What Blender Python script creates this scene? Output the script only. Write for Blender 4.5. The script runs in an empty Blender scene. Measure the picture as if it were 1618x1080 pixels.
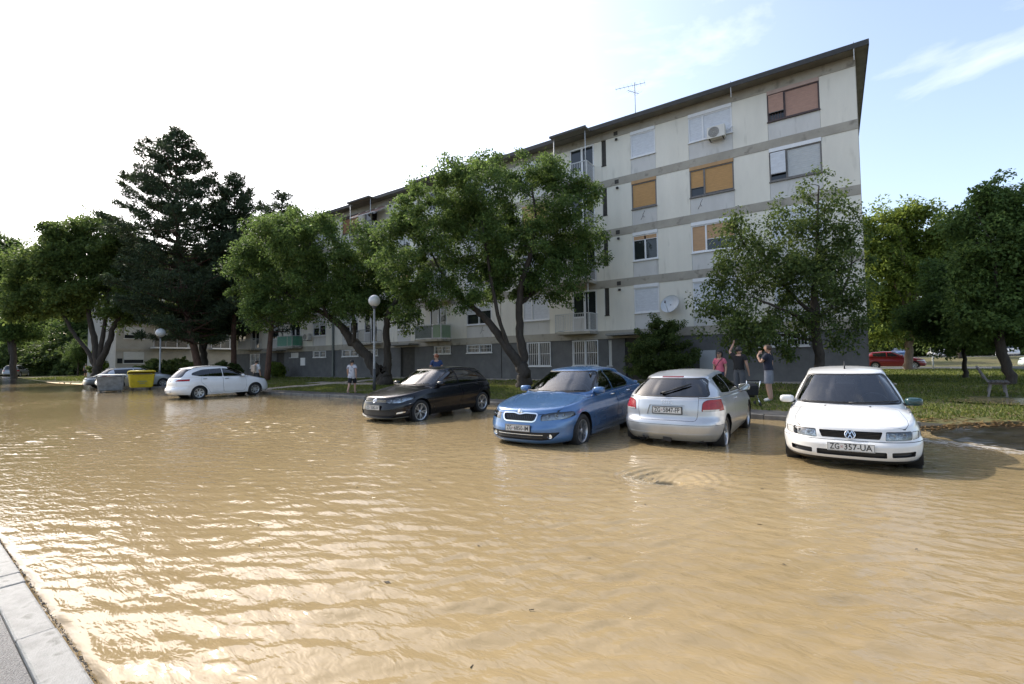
import bpy, bmesh, math, random
import numpy as np
from mathutils import Vector, Matrix, Quaternion
from mathutils.bvhtree import BVHTree

S = bpy.context.scene
COL = S.collection
R = math.radians

# ---------------------------------------------------------------- camera
YAW, PITCH, ROLL, CAMZ = R(34.4), math.atan(33 / 742), .0125, 1.5
fw = Vector((-math.sin(YAW) * math.cos(PITCH), math.cos(YAW) * math.cos(PITCH), math.sin(PITCH)))
rt0 = Vector((math.cos(YAW), math.sin(YAW), 0)); up0 = rt0.cross(fw)
rt = rt0 * math.cos(ROLL) - up0 * math.sin(ROLL); up = up0 * math.cos(ROLL) + rt0 * math.sin(ROLL)
cd = bpy.data.cameras.new('camera'); cam = bpy.data.objects.new('camera', cd); COL.objects.link(cam)
cam.matrix_world = Matrix(((rt.x, up.x, -fw.x, 0), (rt.y, up.y, -fw.y, 0), (rt.z, up.z, -fw.z, CAMZ), (0, 0, 0, 1)))
cd.sensor_width = 36; cd.lens = 36 * 742 / 1618; cd.clip_start = .05; cd.clip_end = 3000
S.camera = cam

# ---------------------------------------------------------------- sun, sky, exposure
SUN_AZ, SUN_EL = R(-80), R(41)          # azimuth from +Y towards +X
sdir = Vector((math.sin(SUN_AZ) * math.cos(SUN_EL), math.cos(SUN_AZ) * math.cos(SUN_EL), math.sin(SUN_EL)))
sl = bpy.data.lights.new('sun', 'SUN'); sl.energy = 2.3; sl.angle = R(.6); sl.color = (1, .93, .82)
so = bpy.data.objects.new('sun', sl); COL.objects.link(so); so.rotation_euler = (-sdir).to_track_quat('-Z', 'Y').to_euler()
so.location = (-20, 0, 40)
W = bpy.data.worlds.new('World'); S.world = W; W.use_nodes = True
wn, wl = W.node_tree.nodes, W.node_tree.links
wn.clear()
w_out = wn.new('ShaderNodeOutputWorld'); w_bg = wn.new('ShaderNodeBackground'); w_bg.inputs[1].default_value = .15
sky = wn.new('ShaderNodeTexSky'); sky.sky_type = 'NISHITA'; sky.sun_disc = False
sky.sun_elevation = SUN_EL; sky.sun_rotation = SUN_AZ; sky.air_density = 1.0; sky.dust_density = 3.0; sky.ozone_density = 1.0; sky.altitude = 120
w_tc = wn.new('ShaderNodeTexCoord'); w_map = wn.new('ShaderNodeMapping'); w_map.inputs['Scale'].default_value = (1, 1, 2.6); w_map.inputs['Location'].default_value = (2.92, 5.24, 1.48)
w_ns = wn.new('ShaderNodeTexNoise'); w_ns.inputs['Scale'].default_value = 2.3; w_ns.inputs['Detail'].default_value = 9; w_ns.inputs['Roughness'].default_value = .55; w_ns.inputs['Distortion'].default_value = .4
w_rmp = wn.new('ShaderNodeValToRGB'); w_rmp.color_ramp.elements[0].position = .58; w_rmp.color_ramp.elements[0].color = (.10, .10, .10, 1)
w_rmp.color_ramp.elements[1].position = .80; w_rmp.color_ramp.elements[1].color = (.85, .85, .85, 1)
w_hz = wn.new('ShaderNodeMixRGB'); w_hz.blend_type = 'MIX'
w_hsv = wn.new('ShaderNodeHueSaturation'); w_hsv.inputs['Saturation'].default_value = .12; w_hsv.inputs['Value'].default_value = 1.55
wl.new(w_tc.outputs['Generated'], w_map.inputs[0]); wl.new(w_map.outputs[0], w_ns.inputs['Vector']); wl.new(w_ns.outputs[0], w_rmp.inputs[0])
wl.new(sky.outputs[0], w_hsv.inputs['Color'])
wl.new(w_rmp.outputs[0], w_hz.inputs[0]); wl.new(sky.outputs[0], w_hz.inputs[1]); wl.new(w_hsv.outputs[0], w_hz.inputs[2])
wl.new(w_hz.outputs[0], w_bg.inputs[0]); wl.new(w_bg.outputs[0], w_out.inputs[0])
S.view_settings.view_transform = 'Standard'; S.view_settings.look = 'None'; S.view_settings.gamma = 1
S.view_settings.use_curve_mapping = False; S.view_settings.exposure = 1.12
S.render.engine = 'CYCLES'
S.cycles.use_denoising = True
S.cycles.max_bounces = 8; S.cycles.transparent_max_bounces = 24; S.cycles.sample_clamp_indirect = 6
S.cycles.caustics_reflective = False; S.cycles.caustics_refractive = False

# ---------------------------------------------------------------- materials
MATS = {}
def mat(name, col, rough=.6, metal=0., spec=.5, var=.0, vscale=3., bump=0., bscale=40., col2=None, coat=0., ao=None, ior=None, detail=6, trans=0., spots=None, stretch=None):
    """procedural Principled material: base colour with noise variation, optional second colour and bump"""
    if name in MATS: return MATS[name]
    m = bpy.data.materials.new(name); m.use_nodes = True
    n, l = m.node_tree.nodes, m.node_tree.links
    b = n['Principled BSDF']
    b.inputs['Base Color'].default_value = (*col, 1); b.inputs['Roughness'].default_value = rough; b.inputs['Metallic'].default_value = metal
    b.inputs['Specular IOR Level'].default_value = spec
    if ior: b.inputs['IOR'].default_value = ior
    if coat: b.inputs['Coat Weight'].default_value = coat; b.inputs['Coat Roughness'].default_value = .04
    if trans: b.inputs['Transmission Weight'].default_value = trans
    if var or bump or col2 or spots:
        tc = n.new('ShaderNodeTexCoord'); vec = tc.outputs['Object']
        if stretch:
            mp = n.new('ShaderNodeMapping'); mp.inputs['Scale'].default_value = stretch; l.new(vec, mp.inputs[0]); vec = mp.outputs[0]
    if var or col2:
        ns = n.new('ShaderNodeTexNoise'); ns.inputs['Scale'].default_value = vscale; ns.inputs['Detail'].default_value = detail; ns.inputs['Roughness'].default_value = .62
        l.new(vec, ns.inputs['Vector'])
        rp = n.new('ShaderNodeValToRGB'); e = rp.color_ramp.elements
        c2 = col2 if col2 else tuple(c * (1 - var) for c in col)
        c1 = col if col2 else tuple(min(1, c * (1 + var)) for c in col)
        e[0].position = .34; e[0].color = (*c2, 1); e[1].position = .66; e[1].color = (*c1, 1)
        l.new(ns.outputs[0], rp.inputs[0]); last = rp.outputs[0]
        if spots:
            n2 = n.new('ShaderNodeTexNoise'); n2.inputs['Scale'].default_value = spots[1]; n2.inputs['Detail'].default_value = 4
            l.new(vec, n2.inputs['Vector'])
            r2 = n.new('ShaderNodeValToRGB'); r2.color_ramp.elements[0].position = spots[2]; r2.color_ramp.elements[1].position = spots[2] + .12
            mx = n.new('ShaderNodeMixRGB'); l.new(n2.outputs[0], r2.inputs[0]); l.new(r2.outputs[0], mx.inputs[0]); l.new(last, mx.inputs[1]); mx.inputs[2].default_value = (*spots[0], 1)
            last = mx.outputs[0]
        l.new(last, b.inputs['Base Color'])
    if bump:
        nb = n.new('ShaderNodeTexNoise'); nb.inputs['Scale'].default_value = bscale; nb.inputs['Detail'].default_value = 5
        l.new(vec, nb.inputs['Vector'])
        bp = n.new('ShaderNodeBump'); bp.inputs['Strength'].default_value = min(1, bump); bp.inputs['Distance'].default_value = .02
        l.new(nb.outputs[0], bp.inputs['Height']); l.new(bp.outputs[0], b.inputs['Normal'])
    MATS[name] = m
    return m

def leafmat(name, col, col2, trans=.35):
    if name in MATS: return MATS[name]
    m = bpy.data.materials.new(name); m.use_nodes = True
    n, l = m.node_tree.nodes, m.node_tree.links
    b = n['Principled BSDF']; out = n['Material Output']
    gi = n.new('ShaderNodeNewGeometry'); rp = n.new('ShaderNodeValToRGB')
    rp.color_ramp.elements[0].color = (*col, 1); rp.color_ramp.elements[1].color = (*col2, 1)
    l.new(gi.outputs['Random Per Island'], rp.inputs[0])
    l.new(rp.outputs[0], b.inputs['Base Color']); b.inputs['Roughness'].default_value = .6; b.inputs['Specular IOR Level'].default_value = .22
    tr = n.new('ShaderNodeBsdfTranslucent'); hs = n.new('ShaderNodeHueSaturation'); hs.inputs['Value'].default_value = 1.5; hs.inputs['Hue'].default_value = .485
    l.new(rp.outputs[0], hs.inputs['Color']); l.new(hs.outputs[0], tr.inputs['Color'])
    mx = n.new('ShaderNodeMixShader'); mx.inputs[0].default_value = trans
    l.new(b.outputs[0], mx.inputs[1]); l.new(tr.outputs[0], mx.inputs[2]); l.new(mx.outputs[0], out.inputs['Surface'])
    MATS[name] = m
    return m

def glassmat(name, tint, refl=1.0, rough=.0):
    """thin sheet of glass: clear tinted transmission plus a Fresnel reflection"""
    if name in MATS: return MATS[name]
    m = bpy.data.materials.new(name); m.use_nodes = True
    n, l = m.node_tree.nodes, m.node_tree.links
    n.remove(n['Principled BSDF']); out = n['Material Output']
    tr = n.new('ShaderNodeBsdfTransparent'); tr.inputs[0].default_value = (*tint, 1)
    gl = n.new('ShaderNodeBsdfGlossy'); gl.inputs['Roughness'].default_value = rough; gl.inputs['Color'].default_value = (refl, refl, refl, 1)
    fr = n.new('ShaderNodeFresnel'); fr.inputs['IOR'].default_value = 1.85
    mx = n.new('ShaderNodeMixShader')
    l.new(fr.outputs[0], mx.inputs[0]); l.new(tr.outputs[0], mx.inputs[1]); l.new(gl.outputs[0], mx.inputs[2]); l.new(mx.outputs[0], out.inputs['Surface'])
    MATS[name] = m
    return m

# ---------------------------------------------------------------- mesh and object helpers
def tag(o, label=None, cat=None, group=None, kind=None):
    if label: o['label'] = label
    if cat: o['category'] = cat
    if group: o['group'] = group
    if kind: o['kind'] = kind
    return o
def empty(name, loc=(0, 0, 0), rz=0., parent=None):
    o = bpy.data.objects.new(name, None); COL.objects.link(o); o.location = loc; o.rotation_euler = (0, 0, rz); o.empty_display_size = .2
    if parent: o.parent = parent
    return o
def link(name, me, parent=None, loc=None):
    o = bpy.data.objects.new(name, me); COL.objects.link(o)
    if parent: o.parent = parent
    if loc: o.location = loc
    return o

class MB:
    """collects verts and faces, then becomes ONE mesh object"""
    def __init__(s): s.v = []; s.f = []; s.m = []; s.sm = []
    def add(s, vs, fs, mi=0, smooth=False):
        k = len(s.v); s.v += [tuple(v) for v in vs]
        for f in fs: s.f.append(tuple(i + k for i in f)); s.m.append(mi); s.sm.append(smooth)
        return s
    def box(s, x0, x1, y0, y1, z0, z1, mi=0):
        return s.add([(x0, y0, z0), (x1, y0, z0), (x1, y1, z0), (x0, y1, z0), (x0, y0, z1), (x1, y0, z1), (x1, y1, z1), (x0, y1, z1)],
                     [(0, 3, 2, 1), (4, 5, 6, 7), (0, 1, 5, 4), (1, 2, 6, 5), (2, 3, 7, 6), (3, 0, 4, 7)], mi)
    def bar(s, a, b, w, h=None, mi=0, upv=(0, 0, 1)):
        a, b = Vector(a), Vector(b); d = (b - a).normalized(); u = Vector(upv)
        if abs(d.dot(u)) > .97: u = Vector((1, 0, 0))
        sx = d.cross(u).normalized(); sy = sx.cross(d).normalized(); h = h or w
        vs = [p + sx * (i * w / 2) + sy * (j * h / 2) for p in (a, b) for i, j in ((-1, -1), (1, -1), (1, 1), (-1, 1))]
        return s.add(vs, [(0, 1, 2, 3), (7, 6, 5, 4), (0, 4, 5, 1), (1, 5, 6, 2), (2, 6, 7, 3), (3, 7, 4, 0)], mi)
    def tube(s, pts, rads, n=8, mi=0, cap=True, smooth=True):
        pts = [Vector(p) for p in pts]
        if not hasattr(rads, '__len__'): rads = [rads] * len(pts)
        k = len(s.v); prev = None
        for i, p in enumerate(pts):
            d = (pts[min(i + 1, len(pts) - 1)] - pts[max(i - 1, 0)]).normalized()
            if prev is None: u = Vector((1, 0, 0)) if abs(d.x) < .8 else Vector((0, 1, 0)); u = (u - d * u.dot(d)).normalized()
            else: u = (prev - d * prev.dot(d)).normalized()
            prev = u; w = d.cross(u)
            for j in range(n):
                a = 2 * math.pi * j / n; s.v.append(tuple(p + (u * math.cos(a) + w * math.sin(a)) * rads[i]))
        for i in range(len(pts) - 1):
            for j in range(n):
                s.f.append((k + i * n + j, k + i * n + (j + 1) % n, k + (i + 1) * n + (j + 1) % n, k + (i + 1) * n + j)); s.m.append(mi); s.sm.append(smooth)
        if cap:
            s.f.append(tuple(k + j for j in reversed(range(n)))); s.m.append(mi); s.sm.append(False)
            e = k + (len(pts) - 1) * n; s.f.append(tuple(e + j for j in range(n))); s.m.append(mi); s.sm.append(False)
        return s
    def lathe(s, prof, n=24, c=(0, 0, 0), axis='z', mi=0, smooth=True):
        """prof: list of (radius, height along axis)"""
        k = len(s.v); c = Vector(c)
        for r, h in prof:
            for j in range(n):
                a = 2 * math.pi * j / n; ca, sa = r * math.cos(a), r * math.sin(a)
                s.v.append(tuple(c + (Vector((ca, sa, h)) if axis == 'z' else Vector((h, ca, sa)) if axis == 'x' else Vector((sa, h, ca)))))
        for i in range(len(prof) - 1):
            for j in range(n):
                s.f.append((k + i * n + j, k + i * n + (j + 1) % n, k + (i + 1) * n + (j + 1) % n, k + (i + 1) * n + j)); s.m.append(mi); s.sm.append(smooth)
        return s
    def poly(s, pts, mi=0):
        return s.add(pts, [tuple(range(len(pts)))], mi)
    def mesh(s, name, mats):
        me = bpy.data.meshes.new(name); me.from_pydata(s.v, [], s.f)
        for m in (mats if isinstance(mats, (list, tuple)) else [mats]): me.materials.append(m)
        me.polygons.foreach_set('material_index', s.m); me.polygons.foreach_set('use_smooth', s.sm)
        me.validate(); me.update()
        return me
    def build(s, name, mats, parent=None, loc=None):
        return link(name, s.mesh(name, mats), parent, loc)

def bevel_box(name, x0, x1, y0, y1, z0, z1, m, parent=None, bev=.01, seg=1):
    bm = bmesh.new(); bmesh.ops.create_cube(bm, size=1)
    for v in bm.verts: v.co = ((x0 + x1) / 2 + v.co.x * (x1 - x0), (y0 + y1) / 2 + v.co.y * (y1 - y0), (z0 + z1) / 2 + v.co.z * (z1 - z0))
    bmesh.ops.bevel(bm, geom=bm.edges[:], offset=bev, segments=seg, affect='EDGES', profile=.5)
    me = bpy.data.meshes.new(name); bm.to_mesh(me); bm.free(); me.materials.append(m)
    return link(name, me, parent)

def copy_tree(o, parent=None):
    c = o.copy(); COL.objects.link(c); c.parent = parent
    for ch in list(o.children): copy_tree(ch, c)
    return c

def text_mesh(txt, size, depth=.002, align='CENTER', bold=0.):
    cu = bpy.data.curves.new('lettering', 'FONT'); cu.body = txt; cu.size = size; cu.extrude = depth; cu.align_x = align; cu.align_y = 'CENTER'; cu.offset = bold; cu.resolution_u = 2
    o = bpy.data.objects.new('lettering', cu); COL.objects.link(o)
    dg = bpy.context.evaluated_depsgraph_get(); me = bpy.data.meshes.new_from_object(o.evaluated_get(dg))
    bpy.data.objects.remove(o); bpy.data.curves.remove(cu)
    return me

def lerp(a, b, t): return a + (b - a) * t
def sstep(t): t = min(1, max(0, t)); return t * t * (3 - 2 * t)
def curve(pts):
    """monotone-ish smooth interpolation through (s, value) points"""
    xs = np.array([p[0] for p in pts], float); ys = np.array([p[1] for p in pts], float)
    d = np.diff(ys) / np.diff(xs); m = np.zeros(len(xs))
    m[0], m[-1] = d[0], d[-1]
    for i in range(1, len(xs) - 1):
        m[i] = 0 if d[i - 1] * d[i] <= 0 else 2 * d[i - 1] * d[i] / (d[i - 1] + d[i])
    def f(x):
        x = np.clip(x, xs[0], xs[-1]); i = np.clip(np.searchsorted(xs, x) - 1, 0, len(xs) - 2)
        h = xs[i + 1] - xs[i]; t = (x - xs[i]) / h
        return ((2 * t**3 - 3 * t**2 + 1) * ys[i] + (t**3 - 2 * t**2 + t) * h * m[i] + (-2 * t**3 + 3 * t**2) * ys[i + 1] + (t**3 - t**2) * h * m[i + 1])
    return f
# ---------------------------------------------------------------- ground, kerbs, water
KY = 13.35                                   # far kerb of the flooded parking lot
_lawn = curve([(13.4, .10), (15, .17), (20, .31), (24.5, .46), (31, .48), (45, .58), (57, .64), (63, .85), (80, 1.52), (120, 1.6), (1500, 2.0)])
_lawn_left = curve([(13.4, .10), (15, .17), (20, .33), (24.5, .5), (40, .55), (1500, .9)])
def g_lawn(x, y):
    t = np.clip((np.asarray(x, float) + 45) / 25, 0, 1)
    z = _lawn_left(y) * (1 - t) + _lawn(y) * t
    z = z - .065 * np.exp(-((x - 5.4) / 2.0) ** 2 - ((np.asarray(y) - 18.9) / 1.3) ** 2)
    return z + .018 * np.sin(x * 1.9 + y * .7) * np.sin(y * 1.3 - x * .4) + .012 * np.sin(x * 4.1 + 1) * np.sin(y * 3.7)
def g_park(x, y):
    x = np.asarray(x, float); y = np.asarray(y, float)
    z = np.clip(-.11 + .02 * (y - 9), -.17, 0)
    ss = lambda t: np.clip(t, 0, 1) ** 2 * (3 - 2 * np.clip(t, 0, 1))
    z = z + .24 * ss((x - .9) / 2.2) * ss((y - 9.2) / 3.6) + (.012 * np.sin(x * 5.1 + y * 2) * np.sin(y * 3.3) + .008 * np.sin(x * 11 - y * 7)) * ss((x - .8) / 1.5)
    z = z + .55 * ss((-x - 62) / 28)
    return z
def grid_mesh(name, xs, ys, zf, m, parent=None, smooth=True):
    X, Y = np.meshgrid(xs, ys); Z = zf(X, Y)
    V = np.stack([X, Y, Z], -1).reshape(-1, 3); nx, ny = len(xs), len(ys)
    i = (np.arange(ny - 1)[:, None] * nx + np.arange(nx - 1)[None, :]).reshape(-1)
    F = np.stack([i, i + 1, i + nx + 1, i + nx], -1)
    me = bpy.data.meshes.new(name)
    me.vertices.add(len(V)); me.vertices.foreach_set('co', V.astype(np.float32).ravel())
    me.loops.add(F.size); me.loops.foreach_set('vertex_index', F.astype(np.int32).ravel())
    me.polygons.add(len(F)); me.polygons.foreach_set('loop_start', np.arange(0, F.size, 4, dtype=np.int32)); me.polygons.foreach_set('loop_total', np.full(len(F), 4, np.int32))
    me.polygons.foreach_set('use_smooth', np.full(len(F), smooth))
    me.materials.append(m); me.update(calc_edges=True); me.validate()
    return link(name, me, parent)
def span(*segs):
    """piecewise linear spacing: (start, end, step) ..."""
    out = []
    for a, b, st in segs: out += list(np.arange(a, b, st))
    return np.array(out + [segs[-1][1]])

m_soil = mat('lawn_soil', (.085, .095, .03), .95, var=.3, vscale=.6, col2=(.13, .105, .055), bump=.6, bscale=25, spec=.2)
m_wet = mat('wet_asphalt', (.030, .027, .021), .12, var=.45, vscale=1.7, bump=.45, bscale=5.5, spec=.5, stretch=(1, 2.2, 1))
m_asph = mat('dry_asphalt', (.13, .13, .13), .85, var=.2, vscale=2., bump=.3, bscale=150)
m_conc = mat('kerb_concrete', (.20, .19, .17), .7, var=.25, vscale=5., bump=.3, bscale=60, col2=(.10, .098, .09))
m_conw = mat('pale_wet_concrete', (.23, .23, .22), .6, var=.22, vscale=9., bump=.35, bscale=120, spots=((.13, .13, .122), 9., .58), spec=.3)
m_path = mat('path_concrete', (.24, .22, .19), .85, var=.25, vscale=3., bump=.3, bscale=40)

ground = grid_mesh('ground', span((-1500, -200, 100), (-200, -60, 8), (-60, 30, .5), (30, 200, 8), (200, 1500, 100)),
                   span((KY + .12, 30, .4), (30, 90, 1.5), (90, 200, 10), (200, 1500, 130)), lambda x, y: g_lawn(x, y), m_soil)
tag(ground, kind='structure', label='grassy lawn and far ground behind the flooded parking lot')
near = grid_mesh('pavement', span((-300, -12, 20), (-12, 6, .25), (6, 300, 20)), span((-400, -10, 30), (-10, .60, .2)), lambda x, y: .010 + 0 * x + .004 * np.sin(x * 3.1) * np.sin(y * 5.3),
                 mat('wet_gritty_asphalt', (.09, .09, .092), .4, var=.5, vscale=120., bump=.9, bscale=95, spec=.6, detail=3))
tag(near, kind='structure', label='wet gritty asphalt in the near corner')
park = grid_mesh('parking_lot', span((-400, -110, 30), (-110, -8, 1), (-8, .5, .6), (.5, 5, .12), (5, 12, .6), (12, 300, 20)), np.linspace(.52, KY, 112), g_park, m_wet)
tag(park, kind='structure', label='asphalt of the parking lot under the flood water')

# near kerb: pale stones flush with the pavement, each stone a part
nk = empty('near_kerb', (0, 0, 0)); tag(nk, kind='structure', label='row of pale kerb stones at the near edge of the flood')
rnd = random.Random(4)
xs = [-9.6, -8.6, -7.6, -6.62, -5.95, -4.97, -4.72, -3.73, -2.74, -1.75, -.76, .24, 1.24]
for a, b in zip(xs[:-1], xs[1:]):
    dy = rnd.uniform(-.008, .008)
    bevel_box('kerb_stone', a + .006, b - .006, .61 + dy, .775 + dy, -.25, .021 + rnd.uniform(-.005, .005), m_conw, nk, .012, 2)
MB().box(-10, 1.5, .60, .77, -.3, .007).build('mortar_bed', mat('dark_joint', (.03, .028, .025), .9, bump=.5, bscale=80), nk)
# weeds and black debris caught along the water's edge
mb = MB(); rnd = random.Random(9)
for i in range(520):
    x = rnd.uniform(-7, -2.3); y = .778 + abs(rnd.gauss(0, .006)); l = rnd.uniform(.004, .022); a = rnd.uniform(-.6, .6) + (math.pi if rnd.random() < .3 else 0)
    z = .004 + rnd.uniform(0, .014)
    mb.bar((x, y, z), (x + l * math.cos(a), y + l * math.sin(a) * .6, z + rnd.uniform(-.003, .008)), rnd.uniform(.002, .005), .003)
o = mb.build('debris_line', mat('black_debris', (.012, .011, .009), .8)); tag(o, 'thin dark line of washed-up debris along the near kerb', 'debris', kind='stuff')

# the near kerb runs at a slight angle to the building
skew = Matrix.Translation((-2.97, .765, 0)) @ Matrix.Rotation(-.041, 4, 'Z') @ Matrix.Translation((2.97, -.775, 0))
for q in (near, nk, o): q.matrix_world = skew
# far kerb: grey stones with a dark wet face, one part each
fk = empty('far_kerb', (0, 0, 0)); tag(fk, kind='structure', label='grey kerb between the parking lot and the lawn')
base_k = None
for i in range(58):
    x = -56.5 + i
    if x > 1.0: break
    if base_k is None:
        base_k = bevel_box('kerb_stone', 0, .985, KY - .02, KY + .13, -.3, .13, m_conc, fk, .018, 2); o = base_k
    else:
        o = base_k.copy(); COL.objects.link(o); o.parent = fk
    o.location = (x, rnd.uniform(-.012, .012), rnd.uniform(-.015, .012)); o.rotation_euler = (0, rnd.uniform(-.006, .006), 0)
# the asphalt strip between kerb and lawn
strip = grid_mesh('kerbside_path', span((-56, 1, .5)), np.array([KY + .12, KY + .5, KY + .95]), lambda x, y: .118 + .035 * (y - KY) + .004 * np.sin(x * 2.3), mat('damp_asphalt', (.065, .063, .06), .55, var=.35, vscale=2.5, bump=.4, bscale=70))
tag(strip, kind='structure', label='narrow dark asphalt strip behind the kerb')
fp = grid_mesh('footpath', np.array([-27.92, -27.9, -27.2, -26.5, -26.48]), span((14.2, 24.4, .3)), lambda x, y: g_lawn(x, y) + .025 - .15 * ((x < -27.91) | (x > -26.49)), m_path)
tag(fp, kind='structure', label='concrete path crossing the lawn to the middle entrance')
fp2 = grid_mesh('footpath', span((-30, -22.4, .4)), np.array([18.58, 18.6, 19.2, 19.9, 19.92]), lambda x, y: g_lawn(x, y) + .029 - .15 * ((y < 18.59) | (y > 19.91)), m_path)
tag(fp2, kind='structure', label='concrete path along the lawn by the leaning tree')
apron = grid_mesh('building_apron', span((-53, 2, .5)), np.array([23.68, 23.7, 24.1, 24.6]), lambda x, y: .50 + 0 * x + .01 * np.sin(x * 3) - .3 * (y < 23.69), m_path)
tag(apron, kind='structure', label='narrow concrete apron at the foot of the apartment block')

# right-hand background: road with pale kerbs, far car park on the rise
rd = grid_mesh('road', span((-60, 120, 3)), np.array([48.2, 50, 52, 53.6]), lambda x, y: g_lawn(x, y) + .03, m_asph); tag(rd, kind='structure', label='side road behind the lawn')
for yy, nm in ((47.9, 'near'), (53.8, 'far')):
    k = empty('road_kerb', (0, 0, 0)); tag(k, kind='structure', label='pale kerb on the %s side of the side road' % nm)
    for i in range(16):
        x = -6 + i * 2.2
        bevel_box('kerb_stone', x, x + 2.18, yy - .07, yy + .07, float(g_lawn(x, yy)) - .2, float(g_lawn(x, yy)) + .12, m_conw, k, .015)
lot = grid_mesh('far_car_park', span((-40, 160, 4)), span((80, 112, 4)), lambda x, y: g_lawn(x, y) + .04, mat('pale_asphalt', (.30, .285, .26), .9, var=.12, vscale=1.)); tag(lot, kind='structure', label='pale far car park on the rise')
bevel_box('car_park_kerb', -30, 70, 79.6, 79.9, 1.3, 1.62, m_conw, None, .02)
tag(bpy.data.objects['car_park_kerb'], kind='structure', label='pale kerb along the far car park')

# ---- flood water: one sheet with real ripples and a whirlpool over the drain
WX, WY = -1.84, 6.22
rng = np.random.default_rng(7)
def water_z(x, y):
    z = np.zeros_like(x)
    dx, dy = x - WX, y - WY; r = np.sqrt(dx * dx + dy * dy) + 1e-6; th = np.arctan2(dy, dx)
    # cell size at each point decides which wavelengths can be carried by geometry
    main = math.atan2(.80, -.60)
    amp_far = np.clip(1.15 - y / 16, .25, 1)                      # calmer near the far kerb
    wind = .72 + .62 * np.sin(x * .31 + y * .17 + 1) * np.sin(y * .43 - x * .11)   # gusts
    near_cars = 1 - .55 * np.exp(-((y - 10.5) / 2.2) ** 2) * (x > -12)
    phw = .5 * np.sin(x * .7 + y * 1.1) + .6 * np.sin(x * 1.3 - y * .6 + 2)
    for i in range(64):
        lam = .105 * (.48 / .105) ** rng.random()
        a = main + rng.normal(0, .34); k = 2 * math.pi / lam
        sl = .031 * (.6 + .8 * rng.random()) * (1.1 if lam < .24 else .5)
        ph = rng.random() * 6.28
        s = np.sin(k * (x * math.cos(a) + y * math.sin(a)) + ph + phw * (.5 + rng.random()))
        z += sl / k * (s + .25 * s * s)
    z *= amp_far * wind * near_cars
    calm = 1 - .85 * np.exp(-(r / .55) ** 2)
    z *= calm
    # whirlpool: funnel with spiralling ridges, off-centre dished shoulder
    rr = np.sqrt(((dx + .16) / 1.5) ** 2 + (dy - .05) ** 2)
    z += -.095 * np.exp(-(rr / .30) ** 2) - .40 * np.exp(-(np.sqrt(dx ** 2 * .8 + dy ** 2) / .14) ** 6) - .03 * np.exp(-(r / .55) ** 2)
    sp = np.sin(5 * th + 9 * np.log(r + .03) + .6 * np.sin(3 * th)); sp2 = np.sin(11 * th + 15 * np.log(r + .03) + np.sin(2 * th + 1))
    w = np.exp(-((r - .36) / .30) ** 2)
    back = .5 + .5 * np.sin(th - .3)                              # arcs behind, streaks running in from the right
    z += np.exp(-((r - .52) / .26) ** 2) * back * .0085 * np.sin(52 * r + 1.2 * th) + np.exp(-((r - .60) / .38) ** 2) * (.4 + .6 * np.cos(th - .2)) * .0085 * np.sin(13 * th + 5 * np.log(r + .05) + np.sin(4 * th)) + w * .0022 * sp2
    z += .003 * np.exp(-(r / 1.3) ** 2) * np.sin(2 * th + 9 * np.log(r + .1))
    yl = y + .041 * (x + 2.97)
    return z - .06 * np.clip((.785 - yl) / .03, 0, 1)              # dips under the near kerb
WXs = span((-130, -60, 1.2), (-60, -30, .22), (-30, -14, .1), (-14, -2.75, .05), (-2.75, -.95, .0125), (-.95, 4.5, .05), (4.5, 14, .6))
WYs = span((.52, 5.3, .04), (5.3, 6.8, .0125), (6.8, 10, .05), (10, KY, .07))

def watermat():
    m = bpy.data.materials.new('muddy_water'); m.use_nodes = True
    n, l = m.node_tree.nodes, m.node_tree.links; b = n['Principled BSDF']
    b.inputs['Roughness'].default_value = .022; b.inputs['IOR'].default_value = 1.34; b.inputs['Specular IOR Level'].default_value = .5
    tc = n.new('ShaderNodeTexCoord'); mp = n.new('ShaderNodeMapping'); mp.inputs['Rotation'].default_value = (0, 0, -YAW); mp.inputs['Scale'].default_value = (.40, 1, 1)
    l.new(tc.outputs['Object'], mp.inputs[0])
    ns = n.new('ShaderNodeTexNoise'); ns.inputs['Scale'].default_value = .55; ns.inputs['Detail'].default_value = 6; l.new(mp.outputs[0], ns.inputs['Vector'])
    rp = n.new('ShaderNodeValToRGB'); e = rp.color_ramp.elements
    e[0].position = .3; e[0].color = (.258, .191, .098, 1); e[1].position = .7; e[1].color = (.305, .230, .124, 1)
    l.new(ns.outputs[0], rp.inputs[0]); l.new(rp.outputs[0], b.inputs['Base Color'])
    prev = None
    for sc, dist, det in ((2.6, .004, 2), (8.5, .012, 3), (22., .0045, 2)):
        t = n.new('ShaderNodeTexNoise'); t.inputs['Scale'].default_value = sc; t.inputs['Detail'].default_value = det; t.inputs['Distortion'].default_value = .7
        l.new(mp.outputs[0], t.inputs['Vector'])
        bp = n.new('ShaderNodeBump'); bp.inputs['Distance'].default_value = dist; bp.inputs['Strength'].default_value = 1
        l.new(t.outputs[0], bp.inputs['Height'])
        if prev: l.new(prev.outputs[0], bp.inputs['Normal'])
        prev = bp
    l.new(prev.outputs[0], b.inputs['Normal'])
    return m
m_water = watermat()
water = grid_mesh('flood_water', WXs, WYs, water_z, m_water)
tag(water, kind='structure', label='muddy brown flood water with a whirlpool over a drain')
# puddle on the lawn round the bench
a = np.linspace(0, 2 * math.pi, 40, endpoint=False)
pts = [(5.4 + 3.2 * math.cos(t), 18.9 + 2.0 * math.sin(t), .275) for t in a]
o = MB().poly(pts).build('puddle', m_water); tag(o, kind='structure', label='muddy puddle on the lawn under the bench')
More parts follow.
